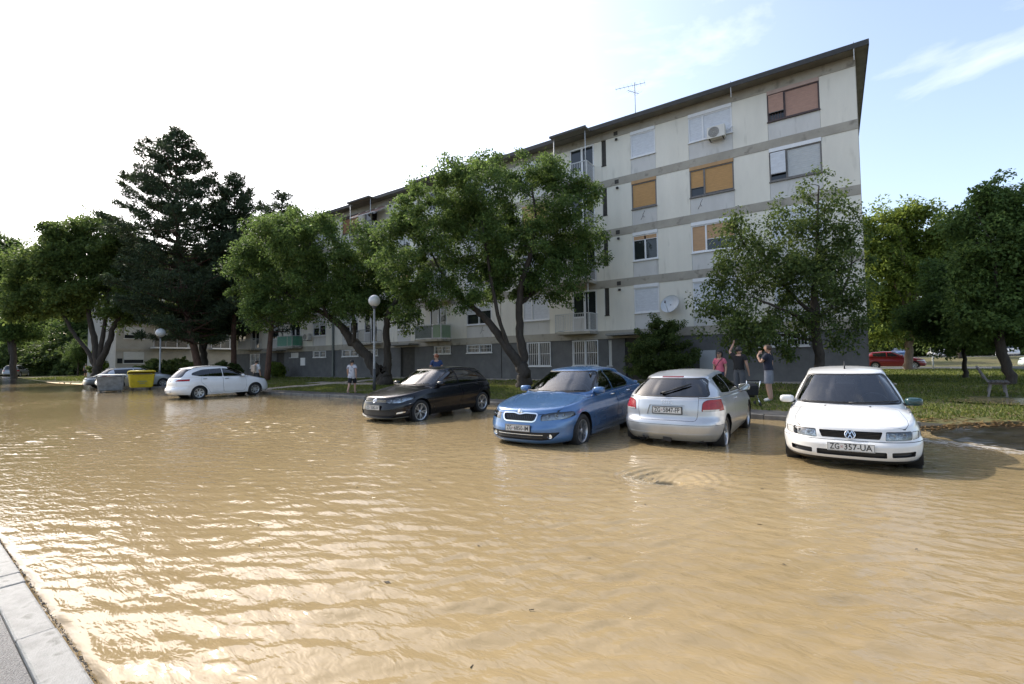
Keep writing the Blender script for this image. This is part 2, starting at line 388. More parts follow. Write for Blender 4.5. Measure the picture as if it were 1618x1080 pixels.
# foam streaks where thin water runs off the asphalt on the right
mb = MB(); rnd = random.Random(21)
for i in range(420):
    t = rnd.random(); x = lerp(1.1, 3.2, t); y = lerp(11.5, 10.0, t) + rnd.gauss(0, .13) - (.0 if rnd.random() < .6 else .5 * rnd.random())
    l, w = rnd.uniform(.03, .22), rnd.uniform(.004, .014); an = rnd.gauss(-.55, .25)
    c, s_ = math.cos(an), math.sin(an); z = float(max(0, g_park(x, y))) + .012
    mb.add([(x - c * l / 2, y - s_ * l / 2, z), (x - s_ * w, y + c * w, z + .004), (x + c * l / 2, y + s_ * l / 2, z), (x + s_ * w, y - c * w, z + .004)], [(0, 1, 2, 3)])
o = mb.build('foam', mat('white_foam', (.62, .6, .56), .5)); tag(o, 'streaks of white foam on thin water running off the asphalt', 'foam', kind='stuff')

# leaves, twigs and froth drifting on the flood
mb = MB(); rnd = random.Random(5)
for i in range(170):
    x, y = rnd.uniform(-14, 2.2), rnd.uniform(1.6, 12.5)
    if i > 90: y = KY - abs(rnd.gauss(0, .25)) - .02; x = rnd.uniform(-26, .8)
    l = rnd.uniform(.010, .035); an = rnd.uniform(0, 6.3); z = .006; c_, s_ = math.cos(an), math.sin(an)
    mb.add([(x - l * c_, y - l * s_, z), (x + .45 * l * s_, y - .45 * l * c_, z + .004), (x + l * c_, y + l * s_, z + .002), (x - .45 * l * s_, y + .45 * l * c_, z + .005)], [(0, 1, 2, 3)])
for i in range(26):
    x, y = rnd.uniform(-10, 2), rnd.uniform(1.8, 9); an = rnd.uniform(0, 6.3); l = rnd.uniform(.015, .04); mb.bar((x, y, .006), (x + l * math.cos(an), y + l * math.sin(an), .008), .004, .004)
tag(mb.build('floating_debris', mat('drift_brown', (.05, .035, .018), .8, var=.4, vscale=30)), 'scattered leaves and twigs drifting on the flood', 'debris', kind='stuff')
mb = MB()
for i in range(260):
    a = rnd.uniform(2.2, 5.2); r_ = rnd.uniform(.16, .52); x, y = WX + r_ * math.cos(a) * 1.2, WY + r_ * math.sin(a); rr_ = rnd.uniform(.004, .013)
    z = float(water_z(np.array([x]), np.array([y]))[0]) + .003
    an = a + 1.9; mb.add([(x - 2 * rr_ * math.cos(an), y - 2 * rr_ * math.sin(an), z), (x + rr_ * .5 * math.sin(an), y - rr_ * .5 * math.cos(an), z + .002), (x + 2 * rr_ * math.cos(an), y + 2 * rr_ * math.sin(an), z), (x - rr_ * .5 * math.sin(an), y + rr_ * .5 * math.cos(an), z + .002)], [(0, 1, 2, 3)])
tag(mb.build('whirl_froth', mat('pale_froth', (.42, .37, .28), .6)), 'flecks of froth circling the whirlpool', 'foam', kind='stuff')
# ---------------------------------------------------------------- main apartment block
FY = 24.5                                     # facade plane
BASE, X0, X1 = .35, -52.4, 1.2
LV = [(3.22, 5.60), (6.04, 8.44), (8.86, 11.27), (11.69, 14.0)]     # light panel zone of each storey (band top .. next band bottom)
m_panel = mat('offwhite_render', (.72, .685, .595), .9, var=.06, vscale=1.1, bump=.25, bscale=90, spots=((.60, .57, .49), 2.6, .60), stretch=(1, 1, .22))
m_spand = mat('grey_render', (.58, .565, .535), .9, var=.07, vscale=1.5, bump=.25, bscale=90, spots=((.47, .46, .43), 3., .58), stretch=(1, 1, .25))
m_band = mat('taupe_concrete_band', (.36, .33, .275), .9, var=.12, vscale=1.2, bump=.35, bscale=60, spots=((.22, .20, .165), 2.2, .58))
m_plinth = mat('dark_grey_plinth', (.115, .115, .114), .88, var=.14, vscale=1.6, bump=.3, bscale=70, spots=((.15, .15, .145), 1.0, .60))
m_eave = mat('eave_concrete', (.19, .175, .15), .9, var=.15, vscale=2., bump=.2, bscale=50)
m_fascia = mat('dark_fascia', (.035, .033, .03), .6, var=.2, vscale=4)
m_white = mat('white_frame', (.72, .72, .72), .4, var=.04, vscale=6)
m_brownfr = mat('dark_brown_frame', (.06, .035, .03), .5, var=.2, vscale=8)
m_greyfr = mat('grey_wood_frame', (.16, .15, .14), .7, var=.2, vscale=9)
m_wglass = mat('window_glass', (.02, .024, .026), .03, spec=.6)
m_curtain = mat('dim_curtain', (.22, .22, .21), .9, var=.2, vscale=9, stretch=(6, 1, .3))
m_metal = mat('painted_white_metal', (.55, .56, .56), .45, var=.1, vscale=7)
m_dark = mat('dark_slot', (.05, .046, .04), .85, var=.2, vscale=5)
m_grpipe = mat('grey_downpipe', (.13, .15, .14), .55, var=.15, vscale=3)
def slatmat(name, c):
    """roller shutter: horizontal slat relief"""
    m = mat(name, c, .6, var=.08, vscale=4, stretch=(1, 1, 3))
    if m.get('done'): return m
    n, l = m.node_tree.nodes, m.node_tree.links; tc = n.new('ShaderNodeTexCoord'); wv = n.new('ShaderNodeTexWave'); wv.wave_type = 'BANDS'; wv.bands_direction = 'Z'
    wv.inputs['Scale'].default_value = 3.6; wv.inputs['Distortion'].default_value = 0
    bp = n.new('ShaderNodeBump'); bp.inputs['Distance'].default_value = .004; l.new(tc.outputs['Object'], wv.inputs['Vector']); l.new(wv.outputs['Fac'], bp.inputs['Height']); l.new(bp.outputs[0], n['Principled BSDF'].inputs['Normal'])
    m['done'] = 1
    return m
SH = {'white': slatmat('white_shutter', (.60, .62, .65)), 'grey': slatmat('grey_shutter', (.46, .47, .46)), 'ochre': slatmat('ochre_shutter', (.44, .245, .085)),
      'pink': slatmat('faded_pink_shutter', (.38, .225, .165)), 'brown': slatmat('brown_shutter', (.27, .13, .06)), 'tan': slatmat('tan_shutter', (.45, .27, .14))}

blk = empty('apartment_building', ((X0 + X1) / 2, FY, BASE))
tag(blk, 'long four-storey panel apartment block with dark grey ground floor and flat eaves', 'building')
OFF = Vector(blk.location)
def bpart(mb, name, mats, parent=None):
    """mesh given in world coordinates -> part of the block"""
    mb.v = [(v[0] - OFF.x, v[1] - OFF.y, v[2] - OFF.z) for v in mb.v] if parent is None else mb.v
    return mb.build(name, mats, parent or blk)
def piece(name, x0, x1, y0, y1, z0, z1, m, parent=None):
    return bpart(MB().box(x0, x1, y0, y1, z0, z1), name, m, parent)
# core behind the facade skin
piece('core', X0 + .02, X1 - .02, FY + .16, FY + 11.2, BASE, 14.3, m_dark)
piece('side_wall', X1 - .015, X1, FY, FY + 11.3, 3.0, 14.4, m_panel)
piece('side_plinth', X1 - .012, X1 + .003, FY, FY + 11.3, BASE, 2.995, m_plinth)
piece('back_wall', X0, X1 - .02, FY + 11.21, FY + 11.3, BASE, 14.4, m_panel)
piece('end_wall', X0 - .01, X0 + .015, FY, FY + 11.3, BASE, 14.4, m_panel)

SECT = [(-17.6, 1.2), (-35.2, -17.65), (-52.4, -35.25)]
# openings per section: (x0, x1, type)   w window, b balcony, s stairwell/small window, n narrow slot
COLS = [[(-2.16, -.13, 'w'), (-5.72, -3.68, 'w'), (-8.76, -7.42, 's'), (-10.46, -10.2, 'n'), (-12.46, -10.94, 'b'), (-15.88, -14.02, 'w')],
        [(-20.48, -18.38, 'w'), (-23.9, -22.3, 'b'), (-25.2, -24.94, 'n'), (-27.3, -25.9, 's'), (-31.2, -29.6, 'b'), (-34.1, -32.0, 'w')],
        [(-38.3, -36.4, 'w'), (-41.9, -40.3, 'b'), (-43.4, -43.14, 'n'), (-45.2, -43.9, 's'), (-49.0, -47.5, 'b'), (-51.9, -50.2, 'w')]]
STY = {  # (storey, column rounded) -> style
    (3, 0): 'pinkopen', (3, 1): 'whitewide', (3, 2): 'white', (3, 5): 'white', (2, 0): 'greyopen', (2, 1): 'ochreopen', (2, 2): 'ochre', (2, 5): 'ochre',
    (1, 0): 'white', (1, 1): 'tanwhite', (1, 2): 'glass', (1, 5): 'white', (0, 0): 'white', (0, 1): 'white', (0, 2): 'white', (0, 5): 'whitewide'}
rnd = random.Random(11)

def window(x0, x1, z0, z1, style, y=FY):
    """window set in the facade: frame, sill, panes, shutter and shutter box as sub-parts"""
    frm = {'pinkopen': m_brownfr, 'ochreopen': m_greyfr, 'ochre': m_greyfr, 'greyopen': m_greyfr, 'brown': m_brownfr}.get(style, m_white)
    w = empty('window', (x0 - OFF.x, y - OFF.y, z0 - OFF.z), parent=blk); W_, H_ = x1 - x0, z1 - z0
    bx = lambda nm, a, b, c, d, e, f, m: MB().box(a, b, c, d, e, f).build(nm, m, w)
    box_h = .17
    boxm = {'ochre': mat('ochre_box', (.42, .25, .11), .6, var=.1), 'ochreopen': mat('ochre_box', (.42, .25, .11), .6, var=.1), 'pinkopen': mat('pink_box', (.42, .30, .25), .6, var=.1), 'brown': m_brownfr}.get(style, m_white)
    bx('shutter_box', .0, W_, -.035, .05, H_ - box_h, H_, boxm)
    bx('sill', -.03, W_ + .03, -.055, .06, -.045, .0, m_white if frm is m_white else frm)
    f = MB(); fw_ = .055; hh = H_ - box_h - .002; nl = 2 if W_ > 1.5 else 1
    if style == 'glass': nl = 2
    f.box(0, fw_, .002, .09, .002, hh).box(W_ - fw_, W_, .002, .09, .002, hh).box(fw_, W_ - fw_, .002, .09, .002, fw_ + .01).box(fw_, W_ - fw_, .002, .09, hh - fw_, hh)
    split = W_ * (.34 if style.endswith(('open', 'wide')) or style == 'tanwhite' else .5)
    if nl == 2: f.box(split - .04, split + .04, .0, .09, fw_ + .01, hh - fw_)
    f.build('frame', frm, w)
    pane = lambda a, b: MB().box(a, b, .075, .085, fw_ + .01, hh - fw_).build('pane', m_wglass, w)
    if nl == 2: pane(fw_, split - .04); pane(split + .04, W_ - fw_)
    else: pane(fw_, W_ - fw_)
    def shutter(a, b, drop, m, y0=.03, z_extra=0):
        zb = max(fw_ + .012, hh - fw_ - (hh - 2 * fw_) * drop)
        MB().box(a, b, y0, y0 + .018, zb, hh - fw_ - .001).build('shutter', m, w)
        MB().box(a, b, y0 - .006, y0 + .02, zb - .03, zb - .001).build('shutter_rail', m_greyfr if frm is not m_white else m_white, w)
    L_, R_ = (fw_, split - .04), (split + .04, W_ - fw_)
    if style in ('white', 'grey', 'ochre', 'brown', 'tan'):
        mm = SH[style]
        if nl == 2: shutter(*L_, .97, mm); shutter(*R_, .97, mm)
        else: shutter(*(fw_, W_ - fw_), .97, mm)
    elif style == 'whitewide': shutter(*L_, .98, SH['white']); shutter(*R_, .98, SH['white'])
    elif style == 'pinkopen':
        shutter(*R_, .98, SH['pink']); shutter(*L_, .70, SH['pink'], -.06)
        bp_ = MB()
        for k in range(5): bp_.box(L_[0] + .02 + k * .11, L_[0] + .06 + k * .11, .04, .06, .07, .36)
        bp_.build('railing', m_brownfr, w)
    elif style == 'greyopen': shutter(*R_, .97, SH['grey']); shutter(*L_, .78, SH['white'], -.07)
    elif style == 'ochreopen':
        shutter(*R_, .95, SH['ochre']); shutter(*L_, .66, SH['ochre'])
    elif style == 'tanwhite': shutter(*L_, .97, SH['tan']); shutter(*R_, .55, SH['tan'])
    elif style == 'glass':
        shutter(fw_, W_ - fw_, .16, SH['tan'], -.0)
        MB().box(fw_ + .05, split - .06, .12, .125, .1, hh - .1).build('curtain', m_curtain, w)
        MB().box(split + .06, W_ - fw_ - .05, .12, .125, .1, hh - .1).build('curtain', m_curtain, w)
    elif style == 'half':
        shutter(*L_, .45, SH['grey']); shutter(*R_, .3, SH['grey'])
    return w

def balcony(x0, x1, zf, colr, storey, screen=None, roof=False):
    """slab on the band, railing of thin bars, French door; x0..x1 is the slab"""
    d = 1.05; b = empty('balcony', (x0 - OFF.x, FY - OFF.y, zf - OFF.z), parent=blk); W_ = x1 - x0
    MB().box(0, W_, -d, .0, -.16, -.02).build('slab', m_band, b)
    r = MB(); zt = .98
    for a_, b_ in (((.03, -d + .03), (W_ - .03, -d + .03)), ((.03, -d + .03), (.03, -.01)), ((W_ - .03, -d + .03), (W_ - .03, -.01))):
        r.bar((a_[0], a_[1], zt), (b_[0], b_[1], zt), .045, .035); r.bar((a_[0], a_[1], .06), (b_[0], b_[1], .06), .03, .03)
        ln = math.hypot(b_[0] - a_[0], b_[1] - a_[1]); n_ = max(2, int(ln / .105))
        for i in range(n_ + 1):
            t = i / n_; x, y = lerp(a_[0], b_[0], t), lerp(a_[1], b_[1], t); r.bar((x, y, .05), (x, y, zt), .016)
    for x in (.03, W_ - .03): r.bar((x, -d + .03, -.15), (x, -d + .03, zt + .01), .045)
    r.build('railing', colr, b)
    if screen:
        MB().box(.05, W_ * .62, -d + .05, -d + .062, .08, .93).build('screen', screen[0], b)
        MB().box(W_ * .68, W_ - .05, -d + .05, -d + .062, .08, .93).build('screen', screen[1], b)
        MB().box(W_ - .06, W_ - .05, -d + .08, -.04, .08, .93).build('screen', screen[1], b)
    # thin post carrying the drying frame up to the next slab
    MB().tube([(W_ - .10, -d + .06, 0), (W_ - .10, -d + .06, 2.68)], .022, 6).build('post', m_metal, b)
    if roof: MB().tube([(.10, -d + .06, 0), (.10, -d + .06, 2.75)], .03, 6).build('post', m_metal, b)
    return b

def fdoor(x0, x1, z0, z1):
    d = empty('balcony_door', (x0 - OFF.x, FY - OFF.y, z0 - OFF.z), parent=blk); W_, H_ = x1 - x0, z1 - z0; s = W_ * .5
    f = MB(); t = .07
    f.box(0, W_, 0, .09, H_ - .1, H_).box(0, t, 0, .09, 0, H_ - .1).box(W_ - t, W_, 0, .09, 0, H_ - .1).box(s - .06, s + .06, 0, .09, 0, H_ - .1)
    f.box(t, s - .06, 0, .09, .78, .88).box(s + .06, W_ - t, 0, .09, .0, .1)
    f.build('frame', m_white, d)
    MB().box(t, s - .06, .01, .09, 0, .78).build('panel', m_spand, d)
    MB().box(t, s - .06, .06, .07, .88, H_ - .1).build('pane', m_wglass, d)
    MB().box(s + .06, W_ - t, .06, .07, .1, H_ - .1).build('pane', m_wglass, d)
    return d

green = mat('green_screen', (.02, .30, .16), .6, var=.15, vscale=3); pgreen = mat('pale_green_screen', (.20, .34, .17), .6, var=.15, vscale=3); dgreen = mat('dark_green_screen', (.05, .085, .07), .6, var=.1)
bl_grey = mat('dark_railing', (.07, .07, .07), .5)
for si, ((sx0, sx1), cols) in enumerate(zip(SECT, COLS)):
    # bands run the length of each section
    for zi, (z0, z1) in enumerate([(2.77, 3.22), (5.60, 6.04), (8.44, 8.86), (11.27, 11.69), (14.0, 14.46)]):
        piece('band', sx0 + .004, sx1 - .004, FY - .022, FY + .17, z0 + .003, z1 - .003, m_band)
    order = sorted(cols, key=lambda c: c[0])
    for st, (z0, z1) in enumerate(LV):
        edge = sx0 + .006
        for ci, (a, b, ty) in enumerate(cols):
            pass
        for (a, b, ty) in order:
            ci = cols.index((a, b, ty))
            bal_a = a
            piece('wall_panel', edge, bal_a - .008, FY, FY + .16, z0, z1, m_panel); edge = b + .008
            if ty in 'ws':
                wz0 = z0 + .86
                piece('spandrel_panel', a, b, FY + .012, FY + .16, z0, wz0 - .05, m_spand)
                if si == 0: sty = STY.get((st, ci), 'white')
                else: sty = rnd.choice(['white', 'white', 'grey', 'half', 'half', 'whitewide', 'glass']) if st < 3 else rnd.choice(['white', 'brown', 'grey'])
                if (si, st, ci) == (1, 3, 5): sty = 'brown'
                window(a, b, wz0, z1, sty)
            elif ty == 'n':
                piece('slot', a, b, FY + .07, FY + .16, z0, z1, m_dark)
                piece('slot_infill', a, b, FY + .011, FY + .16, z0, z0 + .82, m_panel)
                piece('slot_sill', a - .02, b + .02, FY - .02, FY + .05, z0 + .82, z0 + .86, m_dark)
            elif ty == 'b':
                fdoor(a, b, z0 + .02, z1)
                top = st == 3
                scr = None; rail = m_metal
                if si == 1 and st == 0 and ci == 1: scr = (dgreen, pgreen)
                if si == 2 and st == 0 and ci == 1: scr = (green, green)
                if si == 1 and ci == 4: rail = bl_grey
                xa = a - .62 if si == 0 or ci == 4 else a - .5
                xb = b + .04 if si == 0 else b + .45
                bb = balcony(xa, xb, z0 - .0, rail, st, scr, top)
                if top:
                    piece('balcony_roof', xa - .05, xb + .05, FY - 1.22, FY - .02, 14.44, 14.52, m_eave)
                    piece('roof_edge', xa - .07, xb + .07, FY - 1.25, FY - 1.221, 14.42, 14.55, m_fascia)
            if ty in 's':
                # small vents in the band
                piece('vent', a - .95, a - .72, FY - .034, FY - .023, z1 + .08, z1 + .30, m_dark)
                piece('vent_pipe', a - .86, a - .74, FY - .10, FY - .001, z1 - .22, z1 - .12, m_dark)
        piece('wall_panel', edge, sx1 - .006, FY, FY + .16, z0, z1, m_panel)
    # ground floor: dark plinth wall with barred openings
    if si == 0: gops = [(-12.52, -10.92, 1.28, 2.74, 'bar'), (-15.66, -13.98, 1.28, 2.74, 'bar'), (-9.35, -7.95, BASE, 2.6, 'door'), (-10.34, -10.12, 1.28, 2.7, 'slit'), (-2.9, -.9, 2.1, 2.7, 'bar')]
    elif si == 1: gops = [(-20.48, -18.38, 2.2, 2.75, 'bar'), (-23.5, -21.95, 2.2, 2.75, 'bar'), (-27.0, -25.5, BASE, 2.7, 'door'), (-34.1, -32.0, 2.2, 2.75, 'bar'), (-30.9, -29.6, 2.2, 2.7, 'bar')]
    else: gops = [(-38.25, -36.4, 2.2, 2.75, 'bar'), (-44.3, -43.0, BASE, 2.75, 'door'), (-49.2, -47.4, 1.3, 2.74, 'bar'), (-42.0, -40.6, 2.25, 2.7, 'slit')]
    edge = sx0 + .004
    for (a, b, z0, z1, ty) in sorted(gops):
        piece('plinth_panel', edge, a - .004, FY + .02, FY + .16, BASE, 2.765, m_plinth); edge = b + .004
        if ty == 'door':
            rz = FY + .55
            piece('porch_back', a - .0, b + .0, rz, rz + .04, BASE, 2.765, m_plinth)
            dr = empty('entrance_door', (a - OFF.x, rz - .05 - OFF.y, .5 - OFF.z), parent=blk); W_ = b - a
            leaf0 = W_ * (.45 if si else .3)
            if si == 2:
                MB().box(.1, 1.1, -.02, .02, 0, 2.05).build('door_leaf', m_white, dr); MB().box(.35, .85, -.035, -.021, 1.0, 1.35).build('pane', m_wglass, dr); MB().box(.4, .8, -.035, -.021, 1.5, 1.95).build('pane', m_wglass, dr)
            else:
                MB().box(0, .08, -.03, .03, 0, 2.1).box(W_ - .32, W_ - .0, -.03, .03, 0, 2.1).box(.08, W_ - .32, -.03, .03, 2.02, 2.1).box(.55, .63, -.03, .03, 0, 2.02).build('frame', m_white, dr)
                MB().box(.08, .55, -.01, .01, 0, 2.02).build('pane', m_wglass, dr); MB().box(.63, W_ - .32, -.01, .01, 0, 2.02).build('pane', m_wglass, dr)
                MB().box(W_ - .24, W_ - .08, -.045, -.031, .95, 1.3).build('letter_box', m_dark, dr)
            cz = 2.9
            bevel_o = piece('canopy', a - .7, b + .45, FY - 1.0, FY - .024, cz, cz + .10, m_conw)
            piece('step', a - .3, b + .3, FY - .9, FY + .5, .40, .54, m_path)
        else:
            piece('plinth_panel', a, b, FY + .02, FY + .16, BASE, z0 - .05, m_plinth)
            if z1 < 2.76: piece('plinth_panel', a, b, FY + .02, FY + .16, z1 + .004, 2.765, m_plinth)
            w = empty('barred_window' if ty == 'bar' else 'slit_window', (a - OFF.x, FY - OFF.y, z0 - OFF.z), parent=blk); W_, H_ = b - a, z1 - z0
            MB().box(0, W_, .11, .13, 0, H_).build('pane', m_wglass if ty == 'bar' else m_spand, w)
            MB().box(-.06, W_ + .06, -.05, .1, -.05, .0).build('sill', m_white if ty == 'bar' else m_metal, w)
            if ty == 'bar':
                f = MB().box(0, .06, .0, .1, 0, H_).box(W_ - .06, W_, 0, .1, 0, H_).box(.06, W_ - .06, 0, .1, H_ - .06, H_).box(.06, W_ - .06, 0, .1, 0, .06)
                f.box(W_ / 2 - .05, W_ / 2 + .05, .0, .1, .06, H_ - .06).build('frame', m_white, w)
                g = MB(); n_ = int(W_ / .13)
                for i in range(n_ + 1): g.box(.02 + i * (W_ - .06) / n_, .04 + i * (W_ - .06) / n_, -.05, -.03, .0, H_)
                g.box(0, W_, -.055, -.035, H_ * .5, H_ * .5 + .025).box(0, W_, -.055, -.035, .02, .045).box(0, W_, -.055, -.035, H_ - .045, H_ - .02).build('grille', m_white if H_ > 1 else m_metal, w)
    piece('plinth_panel', edge, sx1 - .004, FY + .02, FY + .16, BASE, 2.765, m_plinth)
    if si == 2: piece('downpipe', sx1 - .05, sx1 + .11, FY - .16, FY - .03, BASE, 14.4, m_grpipe)
    else: pass
# flat roof with deep eaves, dark fascia
piece('roof_slab', X0 - .4, X1 + .42, FY - .62, FY + 11.9, 14.465, 14.60, m_eave)
piece('fascia', X0 - .42, X1 + .44, FY - .65, FY - .621, 14.43, 14.66, m_fascia)
piece('fascia', X1 + .421, X1 + .45, FY - .62, FY + 11.9, 14.43, 14.66, m_fascia)
piece('roof_cover', X0 - .35, X1 + .38, FY - .55, FY + 11.8, 14.602, 14.68, m_fascia)
for x in (-3.6, 1.12, -20.0): piece('conductor_rod', x, x + .025, FY - .64, FY - .615, 13.95, 14.72, m_metal)
for i in range(10):   # clothes-line brackets and hooks
    x = [-8.1, -16.4, -19.0, -32.6, -37, -5.2, -33.4, -20.9, -40, -36.2][i]; z = [8.95, 6.2, 3.4, 9, 6.3, 8.96, 3.5, 11.9, 8.9, 11.8][i]
    bpart(MB().tube([(x, FY, z + .25), (x, FY - .25, z + .3), (x + .12, FY - .28, z + .5)], .012, 5).tube([(x, FY - .2, z + .28), (x - .1, FY - .26, z + .05)], .012, 5), 'bracket', m_dark)
nb = piece('notice_panel', -5.5, -4.75, FY - .03, FY + .015, .5, 2.0, mat('pale_meter_door', (.42, .44, .46), .5, var=.05))
piece('notice_board', -40.2, -39.5, FY - .03, FY + .015, 1.5, 2.2, m_white)
piece('notice_board', -28.15, -27.95, FY - .03, FY + .015, 1.5, 1.9, m_white)

def aircon(x, z, lab, rz=0, y=FY):
    a = empty('air_conditioner', (x, y - .05, z)); tag(a, lab, 'air conditioner', 'air conditioners on the facade')
    bevel_box('casing', 0, .80, -.36, -.06, 0, .58, mat('aircon_cream', (.62, .60, .54), .5, var=.05), a, .02, 2)
    f = MB().lathe([(.24, -.372), (.24, -.358)], 24, (.30, 0, .29), 'y')
    for i in range(7): f.lathe([(.03 + i * .033, -.374), (.045 + i * .033, -.374)], 20, (.30, 0, .29), 'y')
    f.build('fan_grille', mat('dark_grille', (.10, .10, .10), .6), a)
    MB().bar((.1, .05, -.02), (.1, -.4, -.02), .03).bar((.7, .05, -.02), (.7, -.4, -.02), .03).build('bracket', m_dark, a)
    MB().tube([(.8, -.2, .3), (.92, -.12, .32), (.98, .04, .45), (1.1, .04, .5)], .02, 6).build('hose', m_white, a)
    return a
aircon(-4.75, 12.32, 'cream air conditioner box below the wide white shutter on the top floor')
aircon(-39.2, 3.75, 'air conditioner beside the green screened balcony'); aircon(-48.8, 6.3, 'air conditioner on the far left of the long facade')

def dish(loc, r, az, el, lab, m=None):
    d = empty('satellite_dish', loc); tag(d, lab, 'satellite dish')
    b = MB(); prof = [(r * t, -.16 * r * (1 - t * t) * 1.6) for t in np.linspace(0.02, 1, 9)]
    q = Matrix.Rotation(az, 4, 'Z') @ Matrix.Rotation(el, 4, 'X')
    b.lathe(prof, 32, axis='y'); b.lathe([(p[0], p[1] - .0) for p in prof[-1:]] + [(r * 1.015, .012), (r, .02)], 32, axis='y')
    b.v = [tuple(q @ Vector((v[0], -v[1], v[2]))) for v in b.v]
    b.build('reflector', m or mat('dish_grey', (.52, .55, .57), .35, var=.06, vscale=5), d)
    tip = q @ Vector((0, -r * 1.0, -r * .25)); low = q @ Vector((0, -.02, -r * .95))
    MB().tube([low, tip], .014, 6).build('feed_arm', m_metal, d)
    MB().tube([tip + Vector((0, 0, -.06)), tip + Vector((0, .03, .06))], .035, 8).build('receiver', mat('dark_plastic', (.08, .08, .08), .5), d)
    MB().tube([q @ Vector((0, .1, 0)), Vector((0.0, .42, -.1)), Vector((0, .55, -.12))], .025, 6).build('mount', m_dark, d)
    return d
dish((-6.75, FY - .48, 4.38), .48, R(-12), R(-22), 'pale grey satellite dish on the wall above the rounded bush')

def antenna(loc, h, arms, lab):
    a = empty('roof_antenna', loc); tag(a, lab, 'antenna', 'aerials on the roof')
    MB().tube([(0, 0, 0), (0, 0, h)], .022, 6).build('mast', m_grpipe, a)
    for z, l, n_, az in arms:
        b = MB(); c, s_ = math.cos(az), math.sin(az)
        b.bar((-l * .65 * c, -l * .65 * s_, z), (l * .35 * c, l * .35 * s_, z), .018)
        for i in range(n_):
            t = -l * .63 + i * l / max(1, n_ - 1) * .96; q = .16 + .02 * i
            b.bar((t * c - q * s_, t * s_ + q * c, z), (t * c + q * s_, t * s_ - q * c, z), .009)
        b.build('boom', m_grpipe, a)
antenna((-9.0, FY + 1.6, 14.6), 3.1, [(2.95, 1.7, 8, R(12)), (2.5, .8, 6, R(60)), (1.2, .9, 4, R(10)), (.5, 1.2, 5, R(8))], 'tall aerial with a long boom on the roof above the right section')
antenna((-29.9, FY + 1.2, 14.6), 2.6, [(2.4, .5, 3, R(10)), (1.9, .4, 3, R(50))], 'thin aerial left of the roof canopy post, above the leaning tree')
antenna((-26.6, FY + .8, 14.6), 1.9, [(1.75, .4, 3, R(40)), (1.2, 1.3, 5, R(10))], 'short aerial right of the thin one on the same roof')

# torn awning on a top balcony of the middle section
aw = empty('awning', (-29.7, FY - .1, 13.3)); tag(aw, 'torn brown awning hanging below the roof over a top balcony', 'awning')
b = MB(); n_ = 10
vs = [(-1.6 + 3.0 * i / n_, -.15 - 1.1 * j, .55 - .75 * j + .07 * math.sin(i * 1.7 + j)) for j in (0, 1) for i in range(n_ + 1)]
b.add(vs, [(i, i + 1, n_ + 2 + i, n_ + 1 + i) for i in range(n_)]); b.build('canvas', mat('brown_canvas', (.22, .14, .11), .9, var=.3, vscale=5), aw)
MB().bar((-1.6, -1.25, -.2), (1.4, -1.25, -.2), .04).build('front_bar', m_metal, aw)

# ---------------------------------------------------------------- second block, far left, at right angles to the first
B2X = -66.0
b2 = empty('apartment_building', (B2X, 34, .4)); tag(b2, 'second apartment block with stacked balconies behind the pines on the left', 'building')
m_b2 = mat('warm_grey_render', (.36, .345, .31), .9, var=.12, vscale=.8, bump=.2, bscale=60)
def p2(name, y0, y1, z0, z1, m, d0=0., d1=.15, parent=None):
    """box on the second facade (plane x = B2X, facing +X); d0..d1 = outward extent"""
    return MB().box(d0, d1, y0 - 34, y1 - 34, z0 - .4, z1 - .4).build(name, m, parent or b2)
p2('core', 18.2, 60, .4, 15.2, m_b2, -10, -.01)
p2('roof_slab', 17.8, 60.4, 15.2, 15.45, m_fascia, -11.4, .5)
for st in range(5):
    z0 = 1.05 + st * 2.82
    p2('band', 18.2, 60, z0 + 2.3, z0 + 2.6, m_band, .0, .03)
    for (ya, yb) in ((18.9, 20.8),):
        w = p2('window', ya, yb, z0 + .95, z0 + 2.25, SH['grey'], .0, .06)
        p2('window_sill', ya - .05, yb + .05, z0 + .88, z0 + .94, m_white, .0, .1)
        p2('window_glass', ya + .05, yb - .05, z0 + .97, z0 + 1.35, m_wglass, .061, .07)
    if st == 0:
        p2('window', 18.35, 18.8, z0 + .95, z0 + 1.5, m_wglass, 0, .04); continue
    for k, (ya, yb) in enumerate(((21.4, 25.6), (27.6, 31.6), (34, 38), (41, 45), (48, 52))):
        bb = empty('balcony', (0, ya - 34, z0 - .4), parent=b2); L_ = yb - ya
        MB().box(0, 1.2, 0, L_, -.16, 0).build('slab', m_white, bb)
        MB().box(.0, .05, .3, L_ - .3, .05, 2.2).build('window_wall', m_wglass, bb)
        f = MB()
        for i in range(4): f.box(.03, .08, .3 + i * (L_ - .66) / 3, .36 + i * (L_ - .66) / 3, .05, 2.2)
        f.build('frame', m_white, bb)
        r = MB().box(1.14, 1.18, 0, L_, .95, 1.0)
        for i in range(int(L_ / .14)): r.box(1.15, 1.17, i * .14, i * .14 + .02, 0, .95)
        r.build('railing', [m_dark, m_b2, bl_grey][k % 3], bb)
        if (k + st) % 3 == 0: MB().box(1.1, 1.13, .1, L_ * .6, .05, .9).build('screen', [m_brownfr, m_b2, mat('rust_screen', (.16, .05, .03), .7)][st % 3], bb)
        if (k + st) % 2: MB().box(1.0, 1.03, L_ * .3, L_ * .55, 1.05, 1.75).build('laundry', mat('laundry_white', (.6, .62, .65), .9), bb)
